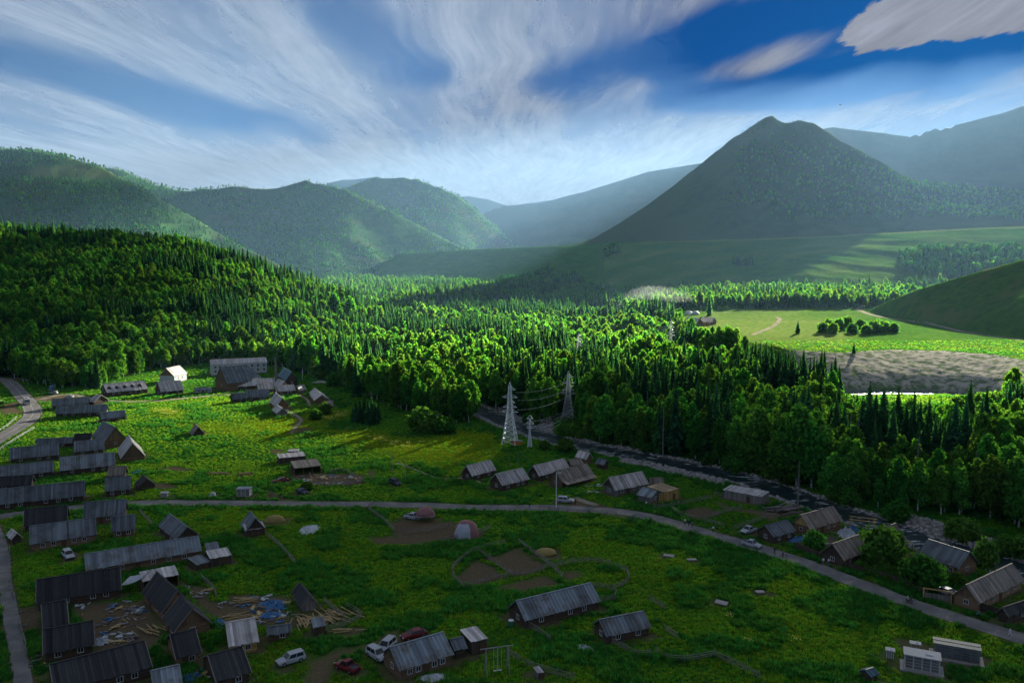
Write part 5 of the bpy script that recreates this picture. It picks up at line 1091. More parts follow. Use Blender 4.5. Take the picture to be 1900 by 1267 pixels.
x, y, z = G(512, 702); t = thing('chimney', 'tall slim masonry chimney of the farm group', 'chimney', (x, y, z)); mb = MB(); mb.tube([(0, 0, -.3), (0, 0, 6), (0, 0, 12.3)], [.85, .65, .5], 8); mb.build('shaft', M['grey'], t); mb = MB(); mb.tube([(0, 0, 12.25), (0, 0, 12.7)], .62, 8); mb.build('cap', M['stone_base'], t)
# ------------------------------------------------------------------ fences
rf_ = random.Random(3)
POSTM = MB(); POSTM.tube([(0, 0, -.3), (0, 0, 1.35)], [.10, .08], 5); POSTME = POSTM.mesh('post', M['grey'])
def fence(label, px, rails=3, step=2.6, h=1.15, m='grey', group='rail fences', sm=True):
    P = [np.array(G(*p)[:2]) for p in px]; P = catmull(P, 5) if sm and len(P) > 2 else P
    P = np.array(P); seg = np.hypot(*np.diff(P, axis=0).T); s = np.concatenate([[0], np.cumsum(seg)]); n = max(2, int(s[-1]/step)+1); u = np.linspace(0, s[-1], n)
    X, Y = np.interp(u, s, P[:, 0]), np.interp(u, s, P[:, 1]); Zt = T(X, Y); t = thing('fence', label, 'fence', (X[0], Y[0], Zt[0]), 0, group)
    for i in range(n): po = link('post', POSTME, t); po.location = (X[i]-X[0], Y[i]-Y[0], Zt[i]-Zt[0]); po.scale = (1, 1, rf_.uniform(.85, 1.15)*h/1.15); po.rotation_euler = (rf_.uniform(-.06, .06), rf_.uniform(-.06, .06), 0)
    for k in range(rails):
        mb = MB(); zz = h*(.30+.65*k/max(1, rails-1)); mb.tube([(X[i]-X[0], Y[i]-Y[0], Zt[i]-Zt[0]+zz+rf_.uniform(-.07, .07)) for i in range(n)], .065, 4); mb.build('rail', M[m], t)
    return t
FN = [('curved outer fence of the round corral', Z(XD, [(610, 375), (420, 430), (290, 520), (275, 580), (345, 665)])), ('lower fence of the round corral', Z(XD, [(345, 665), (420, 640), (560, 600), (660, 580), (780, 570), (905, 525)])),
      ('upper right fence of the round corral', Z(XD, [(700, 375), (780, 430), (905, 525), (985, 600)])), ('fence dividing the round corral', Z(XD, [(420, 430), (500, 470), (580, 530), (665, 580)])),
      ('wide looping fence right of the corral', Z(XD, [(920, 530), (1050, 500), (1200, 495), (1330, 530), (1400, 570), (1395, 630), (1300, 670)])), ('pen fence at the right end of the corrugated barn', Z(XD, [(1180, 655), (1240, 655), (1320, 695), (1320, 735), (1225, 750)])),
      ('short fence running down from the corrugated barn', Z(XD, [(745, 900), (820, 945), (900, 1005)])), ('fence beside the swing', Z(XD, [(620, 1080), (700, 1130), (800, 1180), (900, 1210), (1050, 1250)])),
      ('fence below the lone corrugated barn', Z(XD, [(1300, 1020), (1400, 1070), (1490, 1110), (1540, 1095)])), ('roadside post fence opposite the white parked car', Z(XD, [(835, 155), (1000, 175), (1170, 185), (1310, 205), (1440, 230)])),
      ('stray rail in the grass right of the pen', Z(XE, [(225, 740), (320, 795)])), ('stray rail in the grass above the lone barn', Z(XE, [(325, 930), (405, 990)])), ('sunken rail fence in deep grass', Z(XE, [(265, 1080), (375, 1135), (480, 1130), (640, 1100)])), ('rail fence running off to the lower right', Z(XE, [(640, 1100), (780, 1165), (930, 1240)])),
      ('garden fence beside the yellow timber shed', Z(XE, [(250, 150), (370, 140), (550, 100), (620, 85)])), ('fence along the low riverside shed', Z(XE, [(640, 65), (760, 85), (870, 110), (960, 135)])), ('fence between dirt pen and green plot', Z(XE, [(580, 215), (700, 180), (810, 155)])), ('pale rail behind the white pickup', Z(XE, [(770, 285), (860, 255), (980, 215)])), ('fence on the road side of the dirt pen', Z(XE, [(370, 160), (430, 200), (560, 230), (700, 270)])),
      ('fence running down from the hut by the hay heap', Z(XC, [(470, 330), (550, 400), (650, 510)])), ('bent fence at the pink tarpaulin heap', Z(XC, [(1145, 120), (1120, 160), (1200, 220), (1290, 300)])), ('fence at the right side of the lumber yard', Z(XC, [(830, 750), (960, 860)])), ('lower fence of the lumber yard', Z(XC, [(980, 790), (1080, 850), (970, 900), (780, 960)])),
      ('fence along the paved lane, upper part', Z(XB, [(60, 410), (70, 560), (60, 650), (85, 730)])), ('fence along the paved lane, lower part', Z(XB, [(120, 900), (160, 1010), (165, 1100)])), ('fence at the boardwalk yard', Z(XB, [(895, 175), (930, 215), (975, 265)])), ('fence dividing the yard above the two gabled houses', Z(XB, [(1290, 605), (1365, 670), (1385, 720)])),
      ('fence before the pink tent heap', Z(XD, [(200, 360), (330, 340), (420, 320), (520, 280)])), ('fence inside the upper paddock', Z(XD, [(-20, 310), (100, 300), (250, 270)])), ('fence at the ruined pen in the meadow', Z(XG, [(850, 1040), (900, 1100), (1100, 1110), (1240, 1080)])), ('upper fence of the ruined pen', Z(XG, [(1000, 1020), (1100, 1010), (1200, 1060)]))]
for lb, px in FN: fence(lb, px)
fence('white guard rail along the bending road, lower side', Z(XA, [(255, 690), (150, 750), (30, 830), (-30, 870)]), 2, 3, .8, 'frame_w'); fence('white guard rail along the bending road, upper side', Z(XA, [(-20, 722), (60, 670), (125, 612)]), 2, 3, .8, 'frame_w')
def board_fence(label, px, h=1.7):
    P = np.array([G(*p)[:2] for p in px]); seg = np.hypot(*np.diff(P, axis=0).T); s = np.concatenate([[0], np.cumsum(seg)]); n = int(s[-1]/3.0)+1; u = np.linspace(0, s[-1], n); X, Y = np.interp(u, s, P[:, 0]), np.interp(u, s, P[:, 1]); Zt = T(X, Y)
    t = thing('board_fence', label, 'fence', (X[0], Y[0], Zt[0]), 0, 'board fences along the road')
    for i in range(n-1):
        mb = MB(); a = Vector((X[i]-X[0], Y[i]-Y[0], Zt[i]-Zt[0])); b = Vector((X[i+1]-X[0], Y[i+1]-Y[0], Zt[i+1]-Zt[0])); d = (b-a); L = math.hypot(d.x, d.y); rz = math.atan2(d.y, d.x)
        for k in range(12):
            c = a+d*((k+.5)/12); mb.box((c.x, c.y, c.z+h/2-.1+rf_.uniform(-.06, .06)), (L/12-.02, .04, h), rz, rf_.uniform(.7, 1.2))
        mb.build('fence_panel', M['log_dark'], t)
board_fence('dark board fence between the road and the brown-roofed houses', Z(XF, [(180, 405), (300, 452), (560, 547), (800, 617), (1040, 722)])); board_fence('dark board fence below the largest dark-roofed house', Z(XF, [(1165, 737), (1300, 777), (1540, 857)]))
x, y, z = G(*Z(XF, [(1100, 745)])[0]); gt = thing('gate', 'yellowish board gate between two dark fences at the road', 'gate', (x, y, z), math.atan2(-.42, .9)); 
for s in (-1, 1): mb = MB(); mb.box((s*2.4, 0, 1.1), (.22, .22, 2.4)); mb.build('gate_post', M['fresh'], gt)
for s in (-1, 1):
    mb = MB()
    for k in range(6): mb.box((s*(.2+.36*k), 0, .8), (.32, .05, 1.4), 0, rf_.uniform(.7, 1.1))
    mb.build('gate_leaf', M['grey'], gt)
mb = MB(); mb.box((0, 0, 2.35), (5.2, .2, .2)); mb.build('lintel', M['fresh'], gt)
# ------------------------------------------------------------------ vehicles
CARM = {k: simple('car_paint_'+k, c, .5, .3, .0, .03) for k, c in {'white': (.40, .42, .44), 'red': (.17, .018, .02), 'dark': (.03, .035, .045), 'blue': (.10, .22, .40), 'lime': (.28, .60, .05)}.items()}
M['tyre'] = simple('tyre_rubber', (.02, .02, .02), .9); M['rim'] = simple('wheel_rim', (.4, .4, .42), .4, metal=.7); M['lampw'] = simple('headlight_glass', (.7, .7, .68), .15, .5); M['lampr'] = simple('tail_light', (.4, .02, .02), .3, .5)
def ring_loft(mb, st):
    b = len(mb.v)
    for x, zb, zt, hw in st:
        for y, z in ((-hw*.92, zb), (-hw, zb+.18), (-hw, zt-.14), (-hw*.88, zt), (hw*.88, zt), (hw, zt-.14), (hw, zb+.18), (hw*.92, zb)): mb.v.append((x, y, z))
    for i in range(len(st)-1):
        for k in range(8): mb.f.append((b+i*8+k, b+i*8+(k+1) % 8, b+(i+1)*8+(k+1) % 8, b+(i+1)*8+k)); mb.t.append(1); mb.mi.append(0)
    for i, rv in ((0, False), (len(st)-1, True)):
        f = tuple(b+i*8+k for k in range(8)); mb.f.append(f[::-1] if not rv else f); mb.t.append(1); mb.mi.append(0)
def vehicle(name, label, cat, color, nose, tail, kind='suv', group=None):
    a, b = G(*nose), G(*tail); d = np.array(a[:2])-np.array(b[:2]); rz = math.atan2(d[1], d[0]); cx, cy = (a[0]+b[0])/2, (a[1]+b[1])/2; t = thing(name, label, cat, (cx, cy, T1(cx, cy)+.04), rz, group)
    FOOT.append((cx, cy, rz, 2.3, 1.0)); pm = CARM[color]; bus = kind in ('bus', 'truck')
    if kind == 'bus':
        L, W_, wx, wr = 9.0, 2.4, (2.8, -2.7), .48; st = [(-4.5, .5, 2.9, 1.15), (-4.4, .4, 3.05, 1.2), (4.3, .4, 3.05, 1.2), (4.5, .5, 2.5, 1.1)]
        mb = MB(); ring_loft(mb, st); mb.build('body', pm, t)
        for s in (-1, 1):
            for k in range(6): g = MB(); x0 = -3.9+1.32*k; q_ = [(x0, s*1.215, 1.6), (x0+1.15, s*1.215, 1.6), (x0+1.15, s*1.215, 2.5), (x0, s*1.215, 2.5)]; g.face(q_ if s < 0 else q_[::-1]); g.build('side_window', M['glass'], t)
            g = MB(); q_ = [(-4.3, s*1.212, .9), (4.1, s*1.212, .9), (4.1, s*1.212, 1.3), (-4.3, s*1.212, 1.3)]; g.face(q_ if s < 0 else q_[::-1]); g.build('stripe', CARM['red'], t)
        g = MB(); g.face(((-4.52, 1.0, 1.7), (-4.52, -1.0, 1.7), (-4.49, -1.0, 2.6), (-4.49, 1.0, 2.6))); g.build('rear_window', M['glass'], t)
        g = MB(); g.box((-.3, 0, 3.12), (2.2, 1.4, .22)); g.build('roof_unit', CARM['red'], t); g = MB(); g.face(((4.53, -1.0, 1.4), (4.53, 1.0, 1.4), (4.53, 1.0, 2.4), (4.53, -1.0, 2.4))); g.build('windscreen', M['glass'], t)
    else:
        L, W_, wr = 4.7, 1.86, .37; wx = (1.45, -1.4); hw = W_/2
        st = [(-2.35, .45, .80, hw*.86), (-2.25, .32, .98, hw*.97), (-1.4, .26, 1.0, hw), (1.0, .26, 1.0, hw), (1.9, .28, .92, hw*.97), (2.28, .34, .78, hw*.9), (2.35, .42, .66, hw*.8)]
        mb = MB(); ring_loft(mb, st); mb.build('body', pm, t)
        x0, x1, x2, x3 = {'suv': (-2.2, -2.0, .35, 1.05), 'pickup': (-.75, -.6, .4, 1.05), 'car': (-2.0, -1.2, .25, 1.05), 'truck': (.2, .35, 1.5, 1.9)}[kind]; zt = 1.72 if kind != 'car' else 1.48
        lo = [(x0, -hw*.93), (x3, -hw*.93), (x3, hw*.93), (x0, hw*.93)]; up = [(x1, -hw*.74), (x2, -hw*.74), (x2, hw*.74), (x1, hw*.74)]
        cb = MB(); V = [(*p_, .98) for p_ in lo]+[(*p_, zt) for p_ in up]; b0 = len(cb.v); cb.v += V
        for f in ((4, 5, 6, 7), (0, 1, 5, 4), (1, 2, 6, 5), (2, 3, 7, 6), (3, 0, 4, 7)): cb.f.append(f); cb.t.append(1); cb.mi.append(0)
        cb.build('cabin', pm, t)
        def pane(nm, i, j, u0, u1, v0, v1):
            A, B, C, D = [Vector(V[k]) for k in (i, j, j+4, i+4)]; n = (B-A).cross(D-A).normalized()*.018; P = lambda u, v: tuple((A.lerp(B, u)).lerp(D.lerp(C, u), v)+n)
            g = MB(); g.face((P(u0, v0), P(u1, v0), P(u1, v1), P(u0, v1))); g.build(nm, M['glass'], t)
        pane('side_window', 0, 1, .08, .48, .15, .88); pane('side_window', 0, 1, .52, .90, .15, .88); pane('side_window', 2, 3, .10, .48, .15, .88); pane('side_window', 2, 3, .52, .92, .15, .88); pane('windscreen', 1, 2, .06, .94, .1, .92); pane('rear_window', 3, 0, .08, .92, .2, .88)
        if kind == 'pickup':
            g = MB(); g.face(((-2.2, -hw*.78, 1.006), (-.8, -hw*.78, 1.006), (-.8, hw*.78, 1.006), (-2.2, hw*.78, 1.006))); g.build('cargo_bed', CARM['dark'], t)
            for s in (-1, 1): g = MB(); g.box((-1.5, s*hw*.84, 1.05), (1.5, .12, .12)); g.build('bed_rail', pm, t)
        if kind == 'truck': g = MB(); g.box((-1.2, 0, 1.65), (2.4, 1.9, 1.5)); g.build('cargo_box', pm, t)
        for s in (-1, 1):
            g = MB(); g.box((2.30, s*hw*.62, .70), (.12, .36, .14)); g.build('headlight', M['lampw'], t); g = MB(); g.box((-2.33, s*hw*.72, .82), (.08, .22, .2)); g.build('tail_light', M['lampr'], t)
            g = MB(); g.box((x3-.15, s*(hw+.08), 1.05), (.14, .2, .14)); g.build('mirror', pm, t)
        for x in (-2.36, 2.34): g = MB(); g.box((x, 0, .45), (.12, hw*1.7, .18)); g.build('bumper', CARM['dark'], t)
    for x in wx:
        for s in (-1, 1):
            yy = s*(W_/2-.10); g = MB(); g.tube([(x, yy-.12, wr), (x, yy+.12, wr)], wr, 12); w_ = g.build('wheel', M['tyre'], t); g = MB(); g.tube([(x, yy+s*.10, wr), (x, yy+s*.13, wr)], wr*.6, 10); g.build('rim', M['rim'], w_)
    return t
CARS = [('suv', 'white off-road car parked on the grass in the lower yard', 'car', 'white', XC, (540, 1160), (700, 1112), 'suv'), ('pickup', 'dark red pickup truck near the big sheet-roofed house', 'pickup', 'red', XC, (922, 1158), (1040, 1205), 'pickup'), ('suv', 'white car at the gable of the big sheet-roofed house', 'car', 'white', XC, (1212, 1130), (1135, 1080), 'suv'),
        ('car', 'white car half hidden behind the gable of the big house', 'car', 'white', XC, (1208, 1072), (1255, 1032), 'suv'), ('car', 'red car behind the roof of the big sheet-roofed house', 'car', 'red', XC, (1375, 985), (1440, 968), 'car'), ('car', 'white car on the grass below the long log house', 'car', 'white', XB, (455, 482), (420, 445), 'suv'),
        ('suv', 'white car parked under the street lamp', 'car', 'white', XD, (1035, 112), (965, 108), 'suv'), ('pickup', 'white pickup parked off the road by the pale rail', 'pickup', 'white', XE, (812, 318), (905, 290), 'pickup'), ('pickup', 'white pickup driving on the road', 'pickup', 'white', XE, (935, 408), (822, 380), 'pickup'),
        ('suv', 'dark car standing on the meadow track', 'car', 'dark', XG, (1512, 1115), (1440, 1090), 'suv'), ('car', 'red car beside the ruined sheds in the meadow', 'car', 'red', XG, (585, 1095), (692, 1082), 'car'), ('car', 'dark car in the weeds above the through road', 'car', 'dark', XG, (822, 1180), (770, 1160), 'car'),
        ('truck', 'blue box truck parked by the side road', 'truck', 'blue', XA, (365, 420), (390, 405), 'truck'), ('car', 'white car beside the blue box truck', 'car', 'white', XA, (372, 440), (410, 440), 'suv'), ('car', 'white car behind the dark slate roofs', 'car', 'white', XA, (490, 466), (532, 468), 'car'),
        ('pickup', 'pale pickup beside the pink tarpaulin heap', 'pickup', 'white', XC, (1440, 222), (1365, 212), 'pickup'), ('car', 'white car behind the gate at the largest house', 'car', 'white', XF, (1212, 722), (1135, 692), 'car'), ('bus', 'white bus with red markings on the bending road', 'bus', 'white', XA, (185, 496), (207, 530), 'bus'), ('bus', 'lime green coach at the far left beside the road bend', 'bus', 'lime', XA, (20, 535), (-40, 520), 'bus')]
for nm, lb, ct, co, rg, a, b, kd in CARS: a, b = Z(rg, [a, b]); vehicle(nm, lb, ct, co, a, b, kd)
# ------------------------------------------------------------------ people
SKIN = simple('skin', (.45, .28, .20), .6); HAIR = simple('dark_hair', (.02, .015, .012), .6)
CLOTH = {k: simple('cloth_'+k, c, .9, .1) for k, c in {'white': (.65, .65, .65), 'black': (.02, .02, .025), 'blue': (.06, .12, .28), 'red': (.35, .04, .04), 'grey': (.2, .2, .2), 'teal': (.06, .25, .28)}.items()}
def body_mesh(stride, armsw):
    J = {'pelvis': (0, 0, .95), 'belly': (0, 0, 1.12), 'chest': (0, .02, 1.35), 'neck': (0, .02, 1.50), 'chin': (0, .05, 1.57), 'head': (0, .03, 1.66), 'crown': (0, .02, 1.74)}
    E = [('pelvis', 'belly'), ('belly', 'chest'), ('chest', 'neck'), ('neck', 'chin'), ('chin', 'head'), ('head', 'crown')]
    RD = {'pelvis': .145, 'belly': .135, 'chest': .165, 'neck': .055, 'chin': .075, 'head': .10, 'crown': .075}
    for s, n in ((-1, 'l'), (1, 'r')):
        f = stride*s; J.update({n+'hip': (s*.10, 0, .90), n+'knee': (s*.10, f*.20+.05, .50), n+'ankle': (s*.10, f*.34-.04*(f < 0), .09), n+'toe': (s*.11, f*.34+.16, .04), n+'sho': (s*.19, 0, 1.42), n+'elb': (s*.25, -f*armsw-.03, 1.14), n+'wri': (s*.25, -f*armsw*1.6+.06, .90), n+'hand': (s*.25, -f*armsw*1.8+.09, .80)})
        E += [('pelvis', n+'hip'), (n+'hip', n+'knee'), (n+'knee', n+'ankle'), (n+'ankle', n+'toe'), ('chest', n+'sho'), (n+'sho', n+'elb'), (n+'elb', n+'wri'), (n+'wri', n+'hand')]
        RD.update({n+'hip': .10, n+'knee': .065, n+'ankle': .045, n+'toe': .04, n+'sho': .07, n+'elb': .048, n+'wri': .035, n+'hand': .042})
    K = list(J); me = bpy.data.meshes.new('skeleton'); me.from_pydata([J[k] for k in K], [(K.index(a), K.index(b)) for a, b in E], []); ob = bpy.data.objects.new('person_form', me); COL.objects.link(ob)
    sk = ob.modifiers.new('skin', 'SKIN'); su = ob.modifiers.new('sub', 'SUBSURF'); su.levels = 1; su.render_levels = 1
    for i, k in enumerate(K): v = me.skin_vertices[0].data[i]; v.radius = (RD[k], RD[k]*(.72 if k in ('pelvis', 'belly', 'chest') else 1)); v.use_root = (k == 'pelvis')
    dg = bpy.context.evaluated_depsgraph_get(); out = bpy.data.meshes.new_from_object(ob.evaluated_get(dg)); bpy.data.objects.remove(ob); return out
BODIES = [body_mesh(.9, .22), body_mesh(.25, .06)]
def person(label, px, py, top, legs, pose=0, rz=0.0, dz=0.0, xy=None):
    x, y, z = G(px, py) if xy is None else (xy[0], xy[1], T1(*xy)); t = thing('person', label, 'person', (x, y, z+.09+dz), rz, None)
    me = BODIES[pose].copy(); me.materials.clear(); [me.materials.append(mm) for mm in (SKIN, CLOTH[top], CLOTH[legs], HAIR)]
    for p_ in me.polygons:
        c = p_.center; mi = 0
        if c.z > 1.66 or (c.z > 1.58 and c.y < .0): mi = 3
        elif c.z > 1.50: mi = 0
        elif c.z > .97 and not (abs(c.x) > .20 and c.z < 1.02): mi = 1
        elif c.z < .95 and abs(c.x) < .20: mi = 2 if c.z > .10 else 3
        p_.material_index = mi; p_.use_smooth = True
    link('body', me, t); return t
PEOPLE = [('person in black walking the road past the white pickup', XF, (60, 445), 'black', 'black', 0, .5), ('person pushing a bicycle on the road below the white pickup', XF, (112, 462), 'grey', 'black', 0, .6), ('person in white by the board fence', XF, (370, 512), 'white', 'grey', 1, 0), ('person in a pale top right of the one in white', XF, (405, 516), 'white', 'blue', 1, .4),
          ('person in teal walking the road towards the corner', XF, (1365, 858), 'teal', 'black', 0, -2.2), ('person in a white dress-like coat at the road corner', XF, (1566, 972), 'white', 'white', 0, -2.0), ('first of three people standing on the road verge', XE, (452, 256), 'white', 'black', 1, 0), ('second of three people standing on the road verge, in black', XE, (478, 268), 'black', 'black', 1, .6), ('third of three people standing on the road verge, in grey', XE, (498, 274), 'grey', 'black', 1, -.6),
          ('person in white on the road right of the group of three', XE, (632, 304), 'white', 'black', 0, .5), ('person in black following the one in white', XE, (658, 312), 'black', 'grey', 0, .5), ('person on the road left of the street lamp', XD, (768, 152), 'black', 'blue', 0, 1.4), ('person in red and black by the parked white car', XD, (1062, 126), 'red', 'black', 1, .3), ('person in white at the door of the grey hut', XD, (1515, 140), 'white', 'blue', 1, .3)]
for lb, rg, p_, a, b, ps, rz in PEOPLE: q_ = Z(rg, [p_])[0]; person(lb, *q_, a, b, ps, rz)
def bike(name, label, px, py, rz, motor=False):
    x, y, z = G(px, py); t = thing(name, label, 'motorcycle' if motor else 'bicycle', (x, y, z+.08), rz); r = .33
    for xx in (-.55, .55):
        mb = MB(); P = [(xx+r*math.cos(a), 0, r+r*math.sin(a)) for a in np.linspace(0, 2*math.pi, 15)]; mb.tube(P, .06 if motor else .03, 5, cap=False); mb.build('wheel', M['tyre'], t)
    mb = MB(); [mb.bar(a, b, .03 if not motor else .05) for a, b in (((-.55, 0, r), (-.1, 0, .35)), ((-.1, 0, .35), (-.2, 0, .85)), ((-.2, 0, .8), (.4, 0, .8)), ((-.1, 0, .35), (.4, 0, .8)), ((.55, 0, r), (.38, 0, 1.0)), ((-.55, 0, r), (-.2, 0, .8)))]; mb.build('frame', CARM['red' if motor else 'dark'], t)
    mb = MB(); mb.bar((.36, -.3, 1.02), (.36, .3, 1.02), .025); mb.build('handlebar', M['rim'], t); mb = MB(); mb.box((-.22, 0, .88), (.5 if motor else .26, .16, .09)); mb.build('saddle', M['tyre'], t)
    if motor: mb = MB(); mb.box((.15, 0, .72), (.4, .26, .24), top=.7); mb.build('fuel_tank', CARM['red'], t); mb = MB(); mb.box((0, 0, .42), (.4, .24, .32)); mb.build('engine', M['rim'], t)
    return t
for (px, py), rz, lb in ((Z(XC, [(500, 76)])[0], .4, 'motorcycle parked left of another beside the through road'), (Z(XC, [(562, 84)])[0], .2, 'motorcycle parked right of another beside the through road')): bike('motorcycle', lb, px, py, rz, True)
for (px, py), w_, c1, c2 in ((Z(XF, [(910, 758)])[0], 'left', 'white', 'black'), (Z(XF, [(934, 760)])[0], 'right', 'black', 'blue')):
    rz = math.atan2(-.35, .94); b_ = bike('bicycle', f'bicycle ridden on the road, {w_} of a pair', px, py, rz); person(f'cyclist riding the {w_} bicycle of a pair on the road', px, py, c1, c2, 1, rz-math.pi/2, .02, xy=(b_.location.x+.1*math.sin(rz), b_.location.y-.1*math.cos(rz)))
bp = Z(XF, [(120, 464)])[0]; bike('bicycle', 'bicycle pushed along the road below the white pickup', *bp, math.atan2(-.4, .9))
# ------------------------------------------------------------------ kiosks, tents, heaps
def kiosk(label, px, py, L, Wd, h, rz, body, cat='kiosk', split=False, slab=True, name='kiosk'):
    x, y, z = G(px, py); t = thing(name, label, cat, (x, y, z), rz); FOOT.append((x, y, rz, L/2+.8, Wd/2+.8))
    if slab: mb = MB(); mb.box((0, 0, .1), (L+1.4, Wd+1.2, .34)); mb.build('slab', M['concrete'], t)
    mb = MB(); mb.box((0, 0, .27+h/2), (L-.16, Wd-.16, h)); mb.build('wall', M[body], t)
    n = max(3, int(L/1.1))
    for i in range(n+1):
        for s in (-1, 1): mb = MB(); mb.box((-L/2+L*i/n, s*Wd/2, .27+h/2), (.12, .12, h)); mb.build('post', M['frame_w' if not split else 'grey'], t)
    for i in range(n):
        mb = MB(); xx = -L/2+L*(i+.5)/n
        for k in range(4): mb.box((xx, -Wd/2+.06, .45+(h-.3)*(k+.5)/4), (L/n-.25, .06, (h-.3)/4-.12), 0, rf_.uniform(.8, 1.1))
        mb.build('panel', M['grey' if not split else 'roof_slate'], t)
    if split:
        for s in (-1, 1): mb = MB(); mb.box((0, s*Wd*.28, .27+h+.1), (L+.5, Wd*.44, .18)); mb.build('roof', M['roof_slate'], t)
    else:
        mb = MB(); mb.box((0, 0, .27+h+.09), (L+.5, Wd+.5, .16)); mb.build('roof', M['roof_metal' if cat == 'cabin' else 'kiosk'], t); mb = MB(); mb.tube([(L*.1, -Wd*.1, .27+h+.2), (L*.32, -Wd*.1, .27+h+.2)], .12, 6); mb.build('vent', M['frame_w'], t)
    return t
kz = math.atan2(-.42, .9)
kiosk('white roadside kiosk with five panels on a pale slab', *Z(XF, [(1000, 1178)])[0], 5.0, 2.6, 2.3, kz, 'kiosk'); kiosk('longer grey kiosk with a split double roof', *Z(XF, [(1222, 1110)])[0], 6.6, 2.6, 2.2, kz, 'grey', split=True)
kiosk('white-roofed portable cabin beside the through road', *Z(XA, [(1796, 1190)])[0], 3.6, 2.2, 2.1, .0, 'kiosk', 'cabin', slab=False, name='portable_cabin')
kiosk('small grey utility box in the grass left of the white kiosk', *Z(XF, [(798, 1112)])[0], 1.0, .8, 1.3, kz, 'concrete', 'box', slab=False, name='utility_box'); kiosk('small tan box behind the white kiosk', *Z(XF, [(960, 1040)])[0], 1.3, .8, .5, kz, 'fresh', 'box', slab=False, name='utility_box')
house('shed', 'tiny shed with a blue and red striped roof below the kiosks', 'shed', XF, (680, 1224), (730, 1210), (655, 1196), 1.5, 'roof_blue', 'log_dark', None, win=0, door=False, gwin=False, over=.2)
lean('box_hutch', 'small sheet-roofed hutch on legs beside the fence near the swing', 'hutch', XD, (820, 1205), (860, 1195), 1.6, 1.0, .3, 'roof_plank', 'grey')
def dome(name, label, cat, px, py, rx, ry, h, m, rz=0, plat=0.0, mw=None, seg=14):
    x, y, z = G(px, py); t = thing(name, label, cat, (x, y, z), rz); rn = random.Random(sum(map(ord, label))); FOOT.append((x, y, rz, rx, ry))
    if plat:
        for sx in (-1, 1):
            for sy in (-1, 1): mb = MB(); mb.tube([(sx*rx*.8, sy*ry*.8, -.2), (sx*rx*.8, sy*ry*.8, plat)], .1, 5); mb.build('post', M['log'], t)
        mb = MB(); [mb.box((-rx+2*rx*(i+.5)/10, 0, plat), (2*rx/10-.03, 2.3*ry, .12), 0, rn.uniform(.7, 1.1)) for i in range(10)]; mb.build('platform', M['grey'], t)
    mb = MB(); b = 0; rows = 6; jit = [[rn.uniform(.86, 1.10) for _ in range(seg)] for _ in range(rows+1)]
    for i in range(rows+1):
        th = math.pi/2*i/rows
        for k in range(seg):
            a = 2*math.pi*k/seg; j = jit[i][k] if i < rows else 1; c_ = math.cos(th)**.75 if i < rows else 0.0; mb.v.append((rx*c_*math.cos(a)*j, ry*c_*math.sin(a)*j, plat+.05+h*math.sin(th)))
    for i in range(rows):
        for k in range(seg):
            a = math.atan2(math.sin(2*math.pi*(k+.5)/seg), math.cos(2*math.pi*(k+.5)/seg)); mb.f.append((i*seg+k, i*seg+(k+1) % seg, (i+1)*seg+(k+1) % seg, (i+1)*seg+k)); mb.t.append(1); mb.mi.append(1 if (mw and i < 4 and -2.9 < a < -1.4) else 0)
    mb.build('cover', [M[m], M[mw or m]], t, smooth=True)
    if plat == 0 and cat == 'tent': mb = MB(); mb.face([(rx*.25*s, -ry*1.0-.03, zz) for s, zz in ((-1, 0), (1, 0), (.8, h*.45), (-.8, h*.45))]); mb.build('door_flap', M['tarp_w'], t)
    return t
dome('hay_platform', 'pink tarpaulin over a hay heap on a raised platform', 'haystack', *Z(XD, [(100, 225)])[0], 2.5, 2.1, 2.0, 'tarp_p', .1, 1.5); dome('tent', 'pink and white dome tent heap inside the upper paddock', 'tent', *Z(XD, [(362, 325)])[0], 3.2, 2.6, 3.9, 'tarp_p', .2, 0, 'tarp_w')
dome('hay_heap', 'pale hay heap beside the gabled hut', 'haystack', *Z(XC, [(515, 232)])[0], 2.6, 2.0, 1.6, 'hay'); dome('hay_heap', 'dark flattened hay heap above the round corral', 'haystack', *Z(XD, [(870, 440)])[0], 2.6, 2.0, 1.2, 'hay')
for lb, px in (('left white yurt beyond the timber lodge', 1278), ('right white yurt beyond the timber lodge', 1290)): dome('yurt', lb, 'yurt', px, 583.5, 4.3, 4.3, 3.6, 'tarp_w')
def crumple(name, label, cat, px, py, rx, ry, h, m, seed, grp=None):
    x, y, z = G(px, py); rn = np.random.default_rng(seed); n = 13; X, Y = np.meshgrid(np.linspace(-rx, rx, n), np.linspace(-ry, ry, n)); r = np.hypot(X/rx, Y/ry)*(1+.25*(rn.random((n, n))-.5)); Zz = np.maximum(h*(1-r)*(.4+.9*rn.random((n, n))), -.1)
    V = np.stack([X, Y, Zz], -1).reshape(-1, 3); Ii = np.arange(n*n).reshape(n, n); Fq = [tuple(q_) for q_, rr_ in zip(np.stack([Ii[:-1, :-1], Ii[:-1, 1:], Ii[1:, 1:], Ii[1:, :-1]], -1).reshape(-1, 4), r[:-1, :-1].ravel()) if rr_ < 1.0]
    o_ = mesh_obj(name, [tuple(v) for v in V], [tuple(int(i) for i in f) for f in Fq], M[m]); o_.location = (x, y, z+.05); o_.rotation_euler = (0, 0, rn.uniform(0, 3)); return tag(o_, label, cat, grp)
